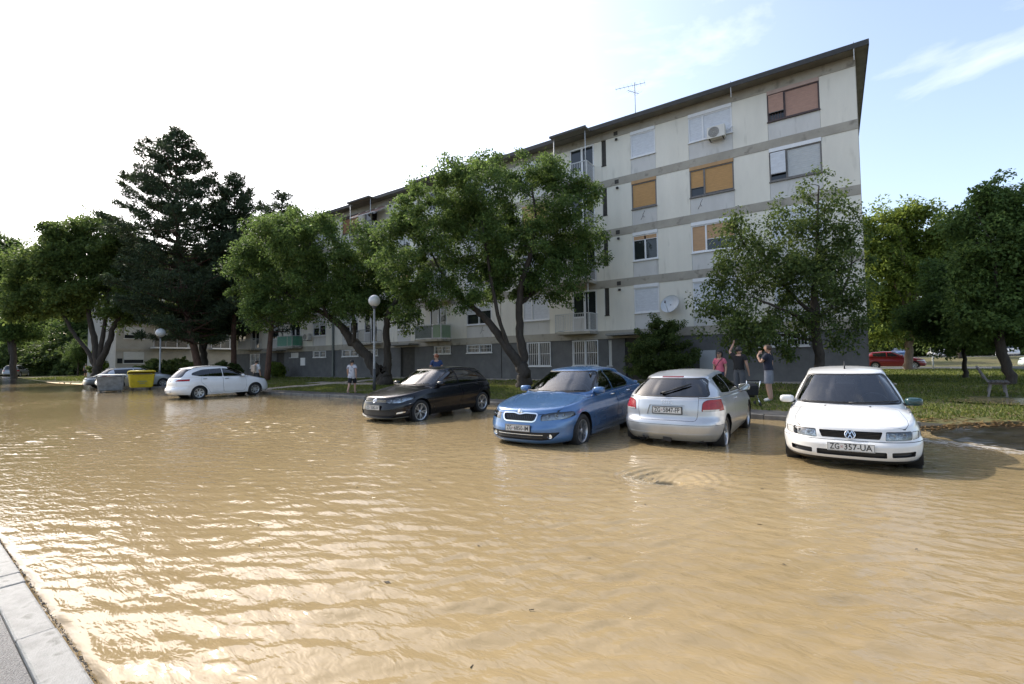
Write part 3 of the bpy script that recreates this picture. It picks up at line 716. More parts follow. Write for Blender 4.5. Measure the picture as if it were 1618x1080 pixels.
# ---------------------------------------------------------------- cars
def paint(name, c, metal=.0, rough=.3, flake=.0, coat=.8, spec=.5):
    m = mat(name, c, rough, metal, spec, coat=coat, var=.05 if not flake else flake, vscale=2.2, spots=(tuple(min(1, k * .84 + .02 * min(1, k * 12)) for k in c), 1.6, .62))
    return m
m_tyre = mat('tyre_rubber', (.018, .018, .018), .8, var=.3, vscale=20)
m_rim = mat('alloy_rim', (.50, .51, .53), .3, .85, var=.1, vscale=12)
m_blk = mat('black_trim', (.012, .012, .013), .5)
m_gloss = mat('gloss_black', (.01, .01, .011), .12, coat=.5)
m_seam = mat('panel_gap', (.01, .01, .01), .9)
m_inter = mat('cabin_trim', (.06, .062, .068), .8, var=.2, vscale=8)
m_seatm = mat('seat_cloth', (.035, .037, .042), .9, var=.2, vscale=14)
m_glass = glassmat('car_glass', (.80, .84, .82))
m_tint = glassmat('tinted_car_glass', (.14, .15, .15))
m_lens = glassmat('lamp_lens', (.86, .88, .88), .9)
m_opq = mat('opaque_car_glass', (.012, .014, .016), .03, spec=.7)
m_refl = mat('lamp_reflector', (.62, .63, .64), .16, .9, bump=.5, bscale=55, var=.25, vscale=14)
m_chrome = mat('chrome', (.78, .79, .80), .12, 1.)
m_red = mat('red_lamp', (.30, .006, .008), .2, coat=.25, bump=.35, bscale=130, var=.25, vscale=22)
m_redd = mat('dark_red_lamp', (.16, .008, .01), .15, coat=.8)
m_clear = mat('clear_lamp', (.55, .53, .50), .12, coat=.8, bump=.3, bscale=110)
m_plate = mat('plate_white', (.62, .62, .60), .4, var=.06, vscale=12)
m_ink = mat('plate_ink', (.02, .02, .022), .6)
m_mirror = mat('mirror_glass', (.5, .53, .55), .02, 1.)
m_disc = mat('brake_disc', (.14, .13, .125), .5, .6)

def rounded(pts, r, n=3):
    """polygon with its corners rounded by radius r (scalar or per-corner list)"""
    out = []; N = len(pts)
    for i, p in enumerate(pts):
        rr = r[i] if hasattr(r, '__len__') else r
        p = Vector(p).to_2d(); a = Vector(pts[i - 1]).to_2d() - p; b = Vector(pts[(i + 1) % N]).to_2d() - p
        k = min(rr, a.length * .48, b.length * .48)
        if k < 1e-4: out.append((p.x, p.y)); continue
        A, B = p + a.normalized() * k, p + b.normalized() * k
        for j in range(n + 1):
            t = j / n; q = A * (1 - t) ** 2 + p * 2 * t * (1 - t) + B * t * t; out.append((q.x, q.y))
    return out
def inpoly(x, y, poly):
    c = False; j = len(poly) - 1
    for i in range(len(poly)):
        xi, yi = poly[i]; xj, yj = poly[j]
        if (yi > y) != (yj > y) and x < (xj - xi) * (y - yi) / (yj - yi) + xi: c = not c
        j = i
    return c
def offset_poly(poly, d):
    """move each vertex d outwards (d<0 inwards) for a counter- or clockwise polygon"""
    A = sum(poly[i - 1][0] * poly[i][1] - poly[i][0] * poly[i - 1][1] for i in range(len(poly)))
    s = 1 if A > 0 else -1; out = []
    for i in range(len(poly)):
        p, a, b = (Vector(poly[k % len(poly)]).to_2d() for k in (i, i - 1, i + 1))
        e1, e2 = (p - a).normalized(), (b - p).normalized()
        n = Vector((e1.y + e2.y, -(e1.x + e2.x))) * s
        if n.length < 1e-6: out.append(tuple(p)); continue
        n.normalize(); c = max(.5, n.dot(Vector((e1.y, -e1.x)) * s)); out.append(tuple(p + n * (d / c)))
    return out

class Car:
    def __init__(s, name, sp, hi=True):
        s.sp = sp; s.hi = hi; s.root = empty(name); s.tags = {}
        s.yn = sp['WB'] / 2 + sp['FO']; s.L = sp['L']
        s.body()
    def y(s, sv): return s.yn - sv
    # ---- surface
    def _outl(s, sf, sr, hw, Lf, nf, Lr, nr):
        th = np.linspace(0, math.pi / 2, 121)
        f = np.stack([hw * np.sin(th) ** (2 / nf), sf + Lf - Lf * np.cos(th) ** (2 / nf)], -1)
        r = np.stack([hw * np.cos(th) ** (2 / nr), sr - Lr + Lr * np.sin(th) ** (2 / nr)], -1)
        segs = [f[:61], np.concatenate([f[60:], r[:61]]), r[60:]]
        out = []
        for k, (sg, n) in enumerate(zip(segs, s.K)):
            d = np.concatenate([[0], np.cumsum(np.hypot(*np.diff(sg, axis=0).T))]); q = np.linspace(0, d[-1], n + 1)
            p = np.stack([np.interp(q, d, sg[:, 0]), np.interp(q, d, sg[:, 1])], -1)
            out.append(p if k == 2 else p[:-1])
        return np.concatenate(out)
    def body(s):
        sp = s.sp; s.K = (16, 56, 14) if s.hi else (8, 26, 7)
        hw = sp['W'] / 2; r = sp.get('r', .05); rr = sp.get('rr', .07)
        zsh, zc, z0f = curve(sp['zsh']), curve(sp['zc']), curve(sp['z0'])
        sf, sr, wx = curve(sp['sf']), curve(sp['sr']), curve(sp['wx'])
        Lf, nf, Lr, nr = sp.get('front', (.85, 2.9)) + sp.get('rear', (.6, 3.2))
        hwd = hw * float(wx(1.)) - r
        def zdeck(P):
            a = np.clip(np.abs(P[:, 0]) / hwd, 0, 1); return zsh(P[:, 1]) + (zc(P[:, 1]) - zsh(P[:, 1])) * (1 - a ** sp.get('pw', 2.4))
        rows = []
        for t in (np.concatenate([np.linspace(0, .2, 5), np.linspace(.25, .9, 12), [.95, 1.]]) if s.hi else np.linspace(0, 1, 9)):
            P = s._outl(float(sf(t)), s.L - float(sr(t)), hw * float(wx(t)), Lf, nf, Lr, nr)
            z0 = z0f(P[:, 1]); zt = zdeck(P) - r
            rows.append(np.column_stack([P, z0 + (zt - z0) * t]))
        s1, s2 = float(sf(1.)), s.L - float(sr(1.))
        for ph in ((25, 50, 72, 90) if s.hi else (45, 90)):
            i = r * (1 - math.cos(R(ph))); P = s._outl(s1 + i, s2 - i, hw * float(wx(1.)) - i, Lf, nf, Lr, nr)
            rows.append(np.column_stack([P, zdeck(P) - r * (1 - math.sin(R(ph)))]))
        top = rows[-1]
        g = sp['gh']
        G0 = s._outl(g['bf'], g['br'], g['hb'], *g['fb'], *g['rb']); G1 = s._outl(g['tf'], g['tr'], g['ht'], *g['ft'], *g['rt'])
        n = 9 if s.hi else 3
        for k in range(1, n + 1):
            q = k / n; P = top[:, :2] * (1 - q) + G0 * q
            rows.append(np.column_stack([P, zdeck(P)]))
        zr = curve(sp['zr']); crown = g.get('crown', .05)
        zroof = lambda P: zr(P[:, 1]) - crown * np.clip(np.abs(P[:, 0]) / g['ht'], 0, 1.3) ** 2.2
        k0, k1, k2 = s.K; wgt = np.ones(k0 + k1 + k2 + 1)
        for q in range(len(wgt)):
            d = min(1, max(0, (q - k0 + 1) / 5)) * min(1, max(0, (k0 + k1 + 1 - q) / 5)); wgt[q] = .14 + .86 * d * d * (3 - 2 * d)
        rrp = rr * wgt
        B0 = rows[-1]; T = np.column_stack([G1, zroof(G1) - rrp]); bul = g.get('bulge', .035)
        n = 14 if s.hi else 6
        for k in range(1, n + 1):
            q = k / n; P = B0 * (1 - q) + T * q; b = bul * 4 * q * (1 - q)
            c = np.array([0, (g['tf'] + g['tr']) / 2]); d = P[:, :2] - c; d = d * np.array([1 / g['hb'], .25])
            d /= np.linalg.norm(d, axis=1)[:, None] + 1e-6; P = P.copy(); P[:, :2] += d * b * np.array([1, .8]); P[:, 2] += b * .35 * (np.abs(d[:, 1]) > .7)
            rows.append(P)
        for ph in ((25, 50, 72, 90) if s.hi else (45, 90)):
            i = rr * .9 * (1 - math.cos(R(ph))); P = s._outl(g['tf'] + i, g['tr'] - i, g['ht'] - i, *g['ft'], *g['rt'])
            rows.append(np.column_stack([P, zroof(P) - rrp * (1 - math.sin(R(ph)))]))
        E = rows[-1]; C0 = np.column_stack([np.zeros(len(E)), np.clip(E[:, 1], g['tf'] + .45, g['tr'] - .45)])
        n = 8 if s.hi else 3
        for k in range(1, n + 1):
            P = E[:, :2] * (1 - k / n) + C0 * (k / n); rows.append(np.column_stack([P, zroof(P)]))
        A = np.array(rows); nl, nk = A.shape[:2]
        A[:, 0, 0] = 0; A[:, -1, 0] = 0; A[-1, :, 0] = 0
        bm = bmesh.new(); vs = {}
        def vert(x, sv, z): return bm.verts.new((x, s.yn - sv, z))
        Vr = [[vert(*A[i, j]) for j in range(nk)] for i in range(nl)]
        Vl = [[Vr[i][j] if A[i, j, 0] < 1e-6 else vert(-A[i, j, 0], A[i, j, 1], A[i, j, 2]) for j in range(nk)] for i in range(nl)]
        for V, fl in ((Vr, 0), (Vl, 1)):
            for i in range(nl - 1):
                for j in range(nk - 1):
                    q = [V[i][j], V[i][j + 1], V[i + 1][j + 1], V[i + 1][j]]
                    if fl: q.reverse()
                    u = []
                    for v in q:
                        if v not in u: u.append(v)
                    if len(u) > 2:
                        try: bm.faces.new(u)
                        except ValueError: pass
        bmesh.ops.remove_doubles(bm, verts=bm.verts[:], dist=.0006)
        bmesh.ops.recalc_face_normals(bm, faces=bm.faces[:])
        if sum(f.normal.z * f.calc_area() for f in bm.faces if f.calc_center_median().z > 1.2) < 0: bmesh.ops.reverse_faces(bm, faces=bm.faces[:])
        s.bm = bm; s.lay = bm.faces.layers.int.new('part'); s.bvh = BVHTree.FromBMesh(bm); bm.normal_update()
    # ---- knife
    def _pr(s, view):
        yn = s.yn
        side = lambda c: (yn - c.y, c.z)
        return {'r': (side, lambda f, c: c.x > .25 and f.normal.x > .62, Vector((1, 0, 0))), 'l': (side, lambda f, c: c.x < -.25 and f.normal.x < -.62, Vector((1, 0, 0))), 'R': (lambda c: (yn - c.y, c.z), lambda f, c: c.x > .25 and f.normal.x > .12, Vector((1, 0, 0))),
                'L': (lambda c: (yn - c.y, c.z), lambda f, c: c.x < -.25 and f.normal.x < -.12, Vector((1, 0, 0))),
                'F': (lambda c: (c.x, c.z), lambda f, c: f.normal.y > .12 and c.y > -.2, Vector((0, 1, 0))),
                'B': (lambda c: (c.x, c.z), lambda f, c: f.normal.y < -.12 and c.y < .2, Vector((0, 1, 0))),
                'T': (lambda c: (c.x, yn - c.y), lambda f, c: f.normal.z > .25 and c.z > .6, Vector((0, 0, 1)))}[view]
    def cut(s, view, poly, tagn):
        proj, ok, ax = s._pr(view); bm = s.bm
        t = s.tags.setdefault(tagn, len(s.tags) + 1)
        xs = [p[0] for p in poly]; ys = [p[1] for p in poly]; bb = (min(xs), max(xs), min(ys), max(ys))
        def near(f, b, m=.0):
            q = [proj(v.co) for v in f.verts]
            return not (max(k[0] for k in q) < b[0] - m or min(k[0] for k in q) > b[1] + m or max(k[1] for k in q) < b[2] - m or min(k[1] for k in q) > b[3] + m)
        cand = [f for f in bm.faces if ok(f, f.calc_center_median()) and near(f, bb, .01)]
        yn = s.yn
        for i in range(len(poly)):
            a, b = poly[i - 1], poly[i]
            if abs(a[0] - b[0]) + abs(a[1] - b[1]) < 1e-6: continue
            eb = (min(a[0], b[0]), max(a[0], b[0]), min(a[1], b[1]), max(a[1], b[1]))
            cand = [f for f in cand if f.is_valid]
            fs = [f for f in cand if near(f, eb, .002)]
            if not fs: continue
            if view in 'RLrl': co = Vector((0, yn - a[0], a[1])); dv = Vector((0, -(b[0] - a[0]), b[1] - a[1]))
            elif view in 'FB': co = Vector((a[0], 0, a[1])); dv = Vector((b[0] - a[0], 0, b[1] - a[1]))
            else: co = Vector((a[0], yn - a[1], 0)); dv = Vector((b[0] - a[0], -(b[1] - a[1]), 0))
            no = dv.cross(ax).normalized()
            es = {e for f in fs for e in f.edges}; vv = {v for f in fs for v in f.verts}
            res = bmesh.ops.bisect_plane(bm, geom=list(vv) + list(es) + fs, dist=.0002, plane_co=co, plane_no=no)
            st = set(cand)
            for gg in res['geom']:
                if isinstance(gg, bmesh.types.BMFace): st.add(gg)
            cand = [f for f in st if f.is_valid]
        n = 0
        for f in cand:
            if not f.is_valid: continue
            c = f.calc_center_median()
            if ok(f, c) and inpoly(*proj(c), poly): f[s.lay] = t; n += 1
        return n
    def both(s, poly, tagn, outline=0., **k):
        for v, sx in (('R', 'right'), ('L', 'left')): s.region(v, poly, tagn + '|' + sx, outline)
    def region(s, view, poly, tagn, outline=0.):
        """cut a region; with outline > 0 it is framed by a thin dark gap"""
        if outline: s.cut(view, offset_poly(poly, outline), 'gap')
        s.cut(view, poly, tagn)
    def hit(s, view, a, b):
        """surface point and normal under (a, b) in a view"""
        o, d = {'R': ((3, s.yn - a, b), (-1, 0, 0)), 'L': ((-3, s.yn - a, b), (1, 0, 0)), 'F': ((a, 5, b), (0, -1, 0)), 'B': ((a, -5, b), (0, 1, 0)), 'T': ((a, s.yn - b, 4), (0, 0, -1))}[view]
        loc, no, _, _ = s.bvh.ray_cast(Vector(o), Vector(d))
        return (loc, no) if loc else (Vector((0, 0, .5)), Vector((0, 0, 1)))
    # ---- turn a tagged region into its own mesh
    def take(s, tagn, name, m, depth=0., parent=None, wall=None, keep=False):
        t = s.tags.get(tagn)
        fs = [f for f in s.bm.faces if f[s.lay] == t] if t else []
        if not fs: return None
        vi, V, N, F = {}, [], [], []
        for f in fs:
            for v in f.verts:
                if v.index not in vi: vi[v.index] = len(V); V.append(v.co.copy()); N.append(Vector())
            for v in f.verts: N[vi[v.index]] += f.normal * f.calc_area()
            F.append([vi[v.index] for v in f.verts])
        mb = MB(); D = [v - n.normalized() * depth if n.length else v for v, n in zip(V, N)]
        mb.add(D, F, 0, True)
        if depth and wall is not None:
            ec = {}
            for f in F:
                for i in range(len(f)):
                    k = (min(f[i - 1], f[i]), max(f[i - 1], f[i])); ec[k] = ec.get(k, 0) + 1
            for (a, b), c in ec.items():
                if c == 1: mb.add([D[a], D[b], V[b], V[a]], [(0, 1, 2, 3)], 1)
        return mb.build(name, [m] + ([wall] if wall is not None else []), parent or s.root)
    def liner(s, zmin=.62):
        t = {s.tags.get(k) for k in s.tags if not k.startswith(('door', 'body'))} - {None}
        vi, V, F = {}, [], []
        for f in s.bm.faces:
            if (f[s.lay] in t) or f.calc_center_median().z < zmin or f.normal.z < -.2: continue
            c = f.calc_center_median(); sv = s.yn - c.y
            if sv < s.sp['gh']['bf'] - .05: continue
            for v in f.verts:
                if v.index not in vi: vi[v.index] = len(V); V.append(v.co - v.normal * .03)
            F.append([vi[v.index] for v in reversed(f.verts)])
        MB().add(V, F, 0, True).build('interior_lining', m_inter, s.root)
    def finish_index(s): s.bm.verts.index_update(); s.bm.normal_update()
    def arches(s):
        wr = s.sp['wr']; s.arch = wr + .045
        for sv in (s.sp['FO'], s.sp['FO'] + s.sp['WB']):
            poly = [(sv + s.arch * math.cos(a), wr + s.arch * math.sin(a)) for a in np.linspace(0, 2 * math.pi, 30 if s.hi else 16, endpoint=False)]
            for v in 'RL': s.cut(v, poly, 'arch')
        t = s.tags['arch']; bmesh.ops.delete(s.bm, geom=[f for f in s.bm.faces if f[s.lay] == t], context='FACES')
        hw = s.sp['W'] / 2; mb = MB(); n = 22
        for sv in (s.sp['FO'], s.sp['FO'] + s.sp['WB']):
            for sg in (1, -1):
                k = len(mb.v); yc = s.yn - sv
                for i in range(n + 1):
                    a = math.pi * (-.12 + 1.24 * i / n)
                    for x, rad in ((hw - .035, s.arch + .012), (hw - .30, s.arch + .012)): mb.v.append((sg * x, yc + rad * math.cos(a), wr + rad * math.sin(a)))
                for i in range(n): mb.f.append((k + 2 * i, k + 2 * i + 1, k + 2 * i + 3, k + 2 * i + 2)); mb.m.append(0); mb.sm.append(True)
                mb.add([(sg * (hw - .30), yc + (s.arch + .01) * math.cos(a), wr + (s.arch + .01) * math.sin(a)) for a in np.linspace(0, 2 * math.pi, 20, endpoint=False)], [tuple(range(20))])
        b = hw - .31; z0 = .26
        mb.box(-b, b, s.yn - s.L + .2, s.yn - .2, z0 - .04, z0)
        mb.box(-hw + .09, hw - .09, s.yn - s.sp['FO'] - s.sp['WB'] + s.arch + .02, s.yn - s.sp['FO'] - s.arch - .02, z0 - .05, z0 + .01)
        mb.build('underbody', m_blk, s.root)
    def wheels(s, style, m=None, cal=False):
        wr = s.sp['wr']; w = s.sp.get('ww', .205); rim = s.sp.get('rim', .205); m = m or m_rim
        x = s.sp['W'] / 2 - w / 2 - .03
        mt = MB(); hwid = w / 2
        mt.lathe([(rim + .004, -hwid * .8), (rim + .03, -hwid * .98), (wr - .035, -hwid), (wr - .008, -hwid * .82), (wr, -hwid * .5), (wr, hwid * .5), (wr - .008, hwid * .82), (wr - .035, hwid), (rim + .03, hwid * .98), (rim + .004, hwid * .8)], 36 if s.hi else 18, axis='x')
        me_t = mt.mesh('tyre', m_tyre)
        mr = MB(); xo = hwid * .80
        mr.lathe([(rim + .006, xo + .004), (rim - .012, xo + .006), (rim - .02, xo - .01), (rim - .028, -hwid * .7)], 36 if s.hi else 18, axis='x')
        mr.lathe([(.001, xo - .01), (.032, xo - .012), (.045, xo - .022)], 16, axis='x')
        n_, kind = style
        for i in range(n_):
            a = 2 * math.pi * i / n_
            def sp_(a0, a1, w0, w1, mr=mr):
                p0 = Vector((xo - .018, .035 * math.cos(a0), .035 * math.sin(a0))); p1 = Vector((xo - .008, (rim - .012) * math.cos(a1), (rim - .012) * math.sin(a1)))
                t = (p1 - p0).normalized(); q = Vector((1, 0, 0)).cross(t).normalized(); e = Vector((-.035, 0, 0))
                v = [p0 - q * w0, p0 + q * w0, p1 + q * w1, p1 - q * w1]; v2 = [k + e for k in v]
                mr.add(v + v2, [(0, 1, 2, 3), (0, 4, 5, 1), (2, 6, 7, 3), (1, 5, 6, 2), (0, 3, 7, 4)])
            if kind == 'twin': sp_(a - .10, a - .15, .010, .011); sp_(a + .10, a + .15, .010, .011)
            elif kind == 'y': sp_(a, a - .20, .013, .010); sp_(a, a + .20, .013, .010)
            else: sp_(a, a, .026, .036 if kind == 'fat' else .022)
        me_r = mr.mesh('rim', m); md = MB().lathe([(.02, .0), (rim - .055, .0)], 24, axis='x').lathe([(.02, -.02), (rim - .03, -.02)], 24, axis='x'); me_d = md.mesh('brake_disc', m_disc)
        for sv in (s.sp['FO'], s.sp['FO'] + s.sp['WB']):
            for sg in (1, -1):
                o = empty('wheel', (sg * x, s.yn - sv, wr), 0 if sg > 0 else math.pi, s.root); o.rotation_euler[0] = random.Random(sv * 7 + sg).uniform(0, 6)
                link('tyre', me_t, o); link('rim', me_r, o); link('brake_disc', me_d, o)
    def interior(s):
        g = s.sp['gh']; hb = g['hb']; bz = float(curve(s.sp['zc'])(g['bf'])); sv0 = g['bf']
        cab = empty('cabin', (0, 0, 0), 0, s.root)
        # dashboard
        mb = MB(); y0 = s.y(sv0 + .12); n = 12
        for i in range(n + 1):
            x = lerp(-hb + .12, hb - .12, i / n); cv = .10 * (1 - (x / hb) ** 2)
            for (dy, dz) in ((cv, -.05), (cv - .35, -.03), (cv - .55, -.09), (cv - .60, -.35)): mb.v.append((x, y0 + dy - .05, bz + dz))
        for i in range(n):
            for j in range(3): mb.f.append((i * 4 + j, i * 4 + j + 1, i * 4 + 5 + j, i * 4 + 4 + j)); mb.m.append(0); mb.sm.append(True)
        mb.build('dashboard', m_inter, cab)
        # seats: cushion, back, headrest
        sm = MB()
        def slab(c, sx, sy, sz, tilt, rd=.3):
            k = len(sm.v); n = 8
            for i in range(n + 1):
                ph = math.pi * (i / n - .5)
                for j in range(14):
                    th = 2 * math.pi * j / 14; e = lambda v, p: math.copysign(abs(v) ** p, v)
                    x, y, z = sx * e(math.cos(ph), .45) * e(math.cos(th), .45), sy * e(math.cos(ph), .45) * e(math.sin(th), .45), sz * e(math.sin(ph), .6)
                    y, z = y * math.cos(tilt) - z * math.sin(tilt), y * math.sin(tilt) + z * math.cos(tilt)
                    sm.v.append((c[0] + x, c[1] + y, c[2] + z))
            for i in range(n):
                for j in range(14): sm.f.append((k + i * 14 + j, k + i * 14 + (j + 1) % 14, k + i * 14 + 14 + (j + 1) % 14, k + i * 14 + 14 + j)); sm.m.append(0); sm.sm.append(True)
        top = max(p[1] for p in s.sp['zr'])
        ysb = s.y(sv0 + 1.22)
        for sx in (-.36, .36):
            slab((sx, ysb + .25, .48), .25, .27, .08, 0); slab((sx, ysb - .06, .80), .24, .07, .32, .22); slab((sx, ysb - .16, top - .30), .13, .05, .10, .2)
        yr = ysb - .88
        slab((0, yr + .25, .50), .58, .25, .08, 0); slab((0, yr - .06, .80), .60, .07, .28, .3)
        for sx in (-.36, .36): slab((sx, yr - .14, 1.10), .12, .05, .07, .3)
        sm.build('seats', m_seatm, cab)
        # steering wheel (left-hand drive: car's left)
        st = MB(); c = Vector((-.36, y0 - .62, bz - .02)); n = 26; q = Matrix.Rotation(R(62), 3, 'X')
        st.tube([c + q @ Vector((.18 * math.cos(2 * math.pi * i / n), .18 * math.sin(2 * math.pi * i / n), 0)) for i in range(n + 1)], .015, 6, cap=False)
        st.bar(c + q @ Vector((-.17, 0, 0)), c + q @ Vector((.17, 0, 0)), .04, .02).bar(c, c + q @ Vector((0, -.17, 0)), .04, .02)
        st.build('steering_wheel', mat('wheel_grey', (.06, .065, .07), .5), cab)
        # inside mirror
        yt = s.y(g['tf'] + .10); zt = float(curve(s.sp['zr'])(g['tf'])) - .16
        MB().box(-.12, .12, yt - .02, yt + .012, zt - .035, zt + .03).bar((0, yt + .01, zt + .03), (0, yt + .06, zt + .10), .02).build('rear_view_mirror', mat('pale_plastic', (.4, .41, .4), .5), cab)
        MB().box(-hb + .1, hb - .1, s.y(g['br'] - .1), s.y(sv0), .30, .34).build('cabin_floor', m_inter, cab)
    def mirrors(s, sv, z, ml, mr=None, size=(.105, .075, .075), out=.12):
        for sg, m in ((1, mr or ml), (-1, ml)):
            p, n = s.hit('R' if sg > 0 else 'L', sv, z); mb = MB(); c = p + Vector((sg * out, 0, .03)); k = 0; nn = 10
            o = empty('door_mirror', tuple(c), 0, s.root)
            for i in range(nn + 1):
                ph = math.pi * (i / nn - .5)
                for j in range(16):
                    th = 2 * math.pi * j / 16; e = lambda v, q: math.copysign(abs(v) ** q, v)
                    y = size[1] * e(math.sin(ph), .7)
                    sc = math.cos(ph) ** .5 if math.cos(ph) > 0 else 0
                    if y < 0: sc = max(sc, .93) if i > 0 else .88
                    mb.v.append((size[0] * sc * e(math.cos(th), .6), y, size[2] * sc * e(math.sin(th), .6)))
            for i in range(nn):
                for j in range(16): mb.f.append((i * 16 + j, i * 16 + (j + 1) % 16, i * 16 + 16 + (j + 1) % 16, i * 16 + 16 + j)); mb.m.append(0); mb.sm.append(True)
            mb.build('shell', m, o)
            yb = -size[1] - .002
            MB().add([(size[0] * .80 * math.copysign(abs(math.cos(t)) ** .6, math.cos(t)), yb, size[2] * .80 * math.copysign(abs(math.sin(t)) ** .6, math.sin(t))) for t in np.linspace(0, 2 * math.pi, 20, endpoint=False)], [tuple(range(20))]).build('mirror_glass', m_mirror, o)
            MB().bar((-sg * (out + .02), -.0, -.045), (-sg * .03, 0, -.045), .05, .035).build('stalk', m_blk, o)
    def handles(s, spots, m):
        for sg, v in ((1, 'R'), (-1, 'L')):
            for sv, z in spots:
                p, n = s.hit(v, sv, z); t = s.door_for(sv, sg)
                mb = MB(); x = sg * .022
                mb.tube([p + Vector((0, .095, .002)), p + Vector((x, .06, .002)), p + Vector((x * 1.25, 0, .001)), p + Vector((x, -.06, 0)), p + Vector((0, -.095, 0))], [.008, .013, .015, .013, .008], 8)
                mb.build('handle', m, t)
    def door_for(s, sv, sg):
        for d, a, b, g_ in getattr(s, 'doors', []):
            if a <= sv <= b and g_ == sg: return d
        return s.root
    def plate(s, view, z, txt, w=.52, h=.112, frame=.0, x=0., out=.012, redmark=False):
        p, n = s.hit(view, x, z); sg = 1 if view == 'F' else -1
        ys = [s.hit(view, x + dx, z + dz)[0].y * sg for dx in (-w / 2, 0, w / 2) for dz in (-h / 2, 0, h / 2)]
        yy = sg * (max(ys) + out)
        o = empty('number_plate', (x, yy, z), 0 if view == 'B' else math.pi, s.root); o.rotation_euler[0] = R(0)
        bevel_box('backing', -w / 2 - frame, w / 2 + frame, -.004, .012, -h / 2 - frame, h / 2 + frame, m_blk if frame else m_plate, o, .003)
        bevel_box('face', -w / 2, w / 2, -.008, -.0045, -h / 2, h / 2, m_plate, o, .001)
        rim = MB(); e = .006
        rim.box(-w / 2 + e, w / 2 - e, -.0092, -.0082, h / 2 - .008, h / 2 - .004).box(-w / 2 + e, w / 2 - e, -.0092, -.0082, -h / 2 + .004, -h / 2 + .008).box(-w / 2 + .004, -w / 2 + .008, -.0092, -.0082, -h / 2 + .004, h / 2 - .004).box(w / 2 - .008, w / 2 - .004, -.0092, -.0082, -h / 2 + .004, h / 2 - .004)
        rim.build('border', m_ink, o)
        if txt:
            # town code, small red-white shield, digits and letters
            for part, xa, xb in zip(txt.split(' ', 1), (-w / 2 + .028, -w / 2 + .19), (-w / 2 + .135, w / 2 - .028)):
                me = text_mesh(part, h * .98, .0006, bold=.0012); me.materials.clear(); me.materials.append(m_ink)
                xs_ = [v.co.x for v in me.vertices]; k = (xb - xa) / (max(xs_) - min(xs_))
                t = link('lettering', me, o); t.rotation_euler = (R(90), 0, 0); t.location = ((xa + xb) / 2 - k * (max(xs_) + min(xs_)) / 2, -.0096, 0); t.scale = (k, 1, 1)
            cr = empty('crest', (-w / 2 + .163, -.0092, 0), 0, o)
            for i in range(3):
                for j in range(3): MB().box(-.012 + i * .008, -.004 + i * .008, -.001, 0, -.010 + j * .009, -.001 + j * .009).build('check', mat('crest_red', (.35, .06, .06), .5) if (i + j) % 2 == 0 else m_plate, cr)
        return o
    def wipers(s, rest, m=m_blk):
        """rest: list of ((x0,z0),(x1,z1)) in front view"""
        for a, b in rest:
            pts = []
            for i in range(7):
                t = i / 6; p, n = s.hit('F', lerp(a[0], b[0], t), lerp(a[1], b[1], t)); pts.append(p + n * .022)
            MB().tube(pts, .011, 6).build('wiper', m, s.root)
    def roundel(s, view, x, z, r, kind='vw', out=.012):
        p, n = s.hit(view, x, z); sg = 1 if view == 'F' else -1
        o = empty('emblem', tuple(p + n * out), 0, s.root); q = Vector((0, -1, 0)).rotation_difference(n); o.rotation_mode = 'QUATERNION'; o.rotation_quaternion = q
        ring = lambda rad, cx=0, w=.0: MB().tube([(cx + rad * math.cos(a), 0, rad * math.sin(a)) for a in np.linspace(0, 2 * math.pi, 29)], w or rad * .11, 6, cap=False)
        if kind == 'vw':
            MB().lathe([(.0005, .004), (r * .94, .004)], 28, axis='y').build('disc', m_blk, o)
            ring(r, w=r * .1).build('ring', m_chrome, o)
            st = MB(); L = lambda a, b: st.bar((a[0] * r, -.004, a[1] * r), (b[0] * r, -.004, b[1] * r), r * .15, .008, upv=(0, 1, 0))
            L((-.38, .82), (0, .12)); L((0, .12), (.38, .82)); L((-.82, .35), (-.36, -.78)); L((-.36, -.78), (0, .02)); L((0, .02), (.36, -.78)); L((.36, -.78), (.82, .35))
            st.build('letters', m_chrome, o)
        elif kind == 'rings':
            for i in range(4): ring(r, (i - 1.5) * r * 1.55, r * .10).build('ring', m_chrome, o)
        else:
            MB().lathe([(.0005, -.006), (r * .8, -.005), (r * .9, .0)], 24, axis='y').build('disc', m_chrome if kind == 'badge' else m_blk, o); ring(r, w=r * .14).build('ring', m_chrome, o)
            if kind == 'badge': MB().tube([(-.3 * r, -.008, -.4 * r), (0, -.01, .1 * r), (.45 * r, -.009, .35 * r)], [.12 * r, .16 * r, .05 * r], 6).build('arrow', m_gloss, o)
        return o
    def slats(s, view, x0, x1, zs, m, th=.012, vertical=False, z0=0, z1=0, n=0, depth=.012, parent=None):
        if vertical:
            for i in range(n):
                x = lerp(x0, x1, i / (n - 1)); a, na = s.hit(view, x, z0); b, nb_ = s.hit(view, x, z1)
                MB().bar(a - na * depth, b - nb_ * depth, th, .012, upv=(0, 1, 0)).build('slat', m, parent or s.root)
        else:
            for z in zs:
                pts = []
                for i in range(11):
                    p, n_ = s.hit(view, lerp(x0, x1, i / 10), z); pts.append(p - n_ * depth)
                mb = MB(); k = 0
                for p in pts: mb.v += [(p.x, p.y, p.z - th / 2), (p.x, p.y, p.z + th / 2), (p.x, p.y - .02, p.z + th / 2), (p.x, p.y - .02, p.z - th / 2)]
                for i in range(10):
                    for j in range(4): mb.f.append((i * 4 + j, i * 4 + (j + 1) % 4, i * 4 + 4 + (j + 1) % 4, i * 4 + 4 + j)); mb.m.append(0); mb.sm.append(False)
                mb.build('slat', m, parent or s.root)
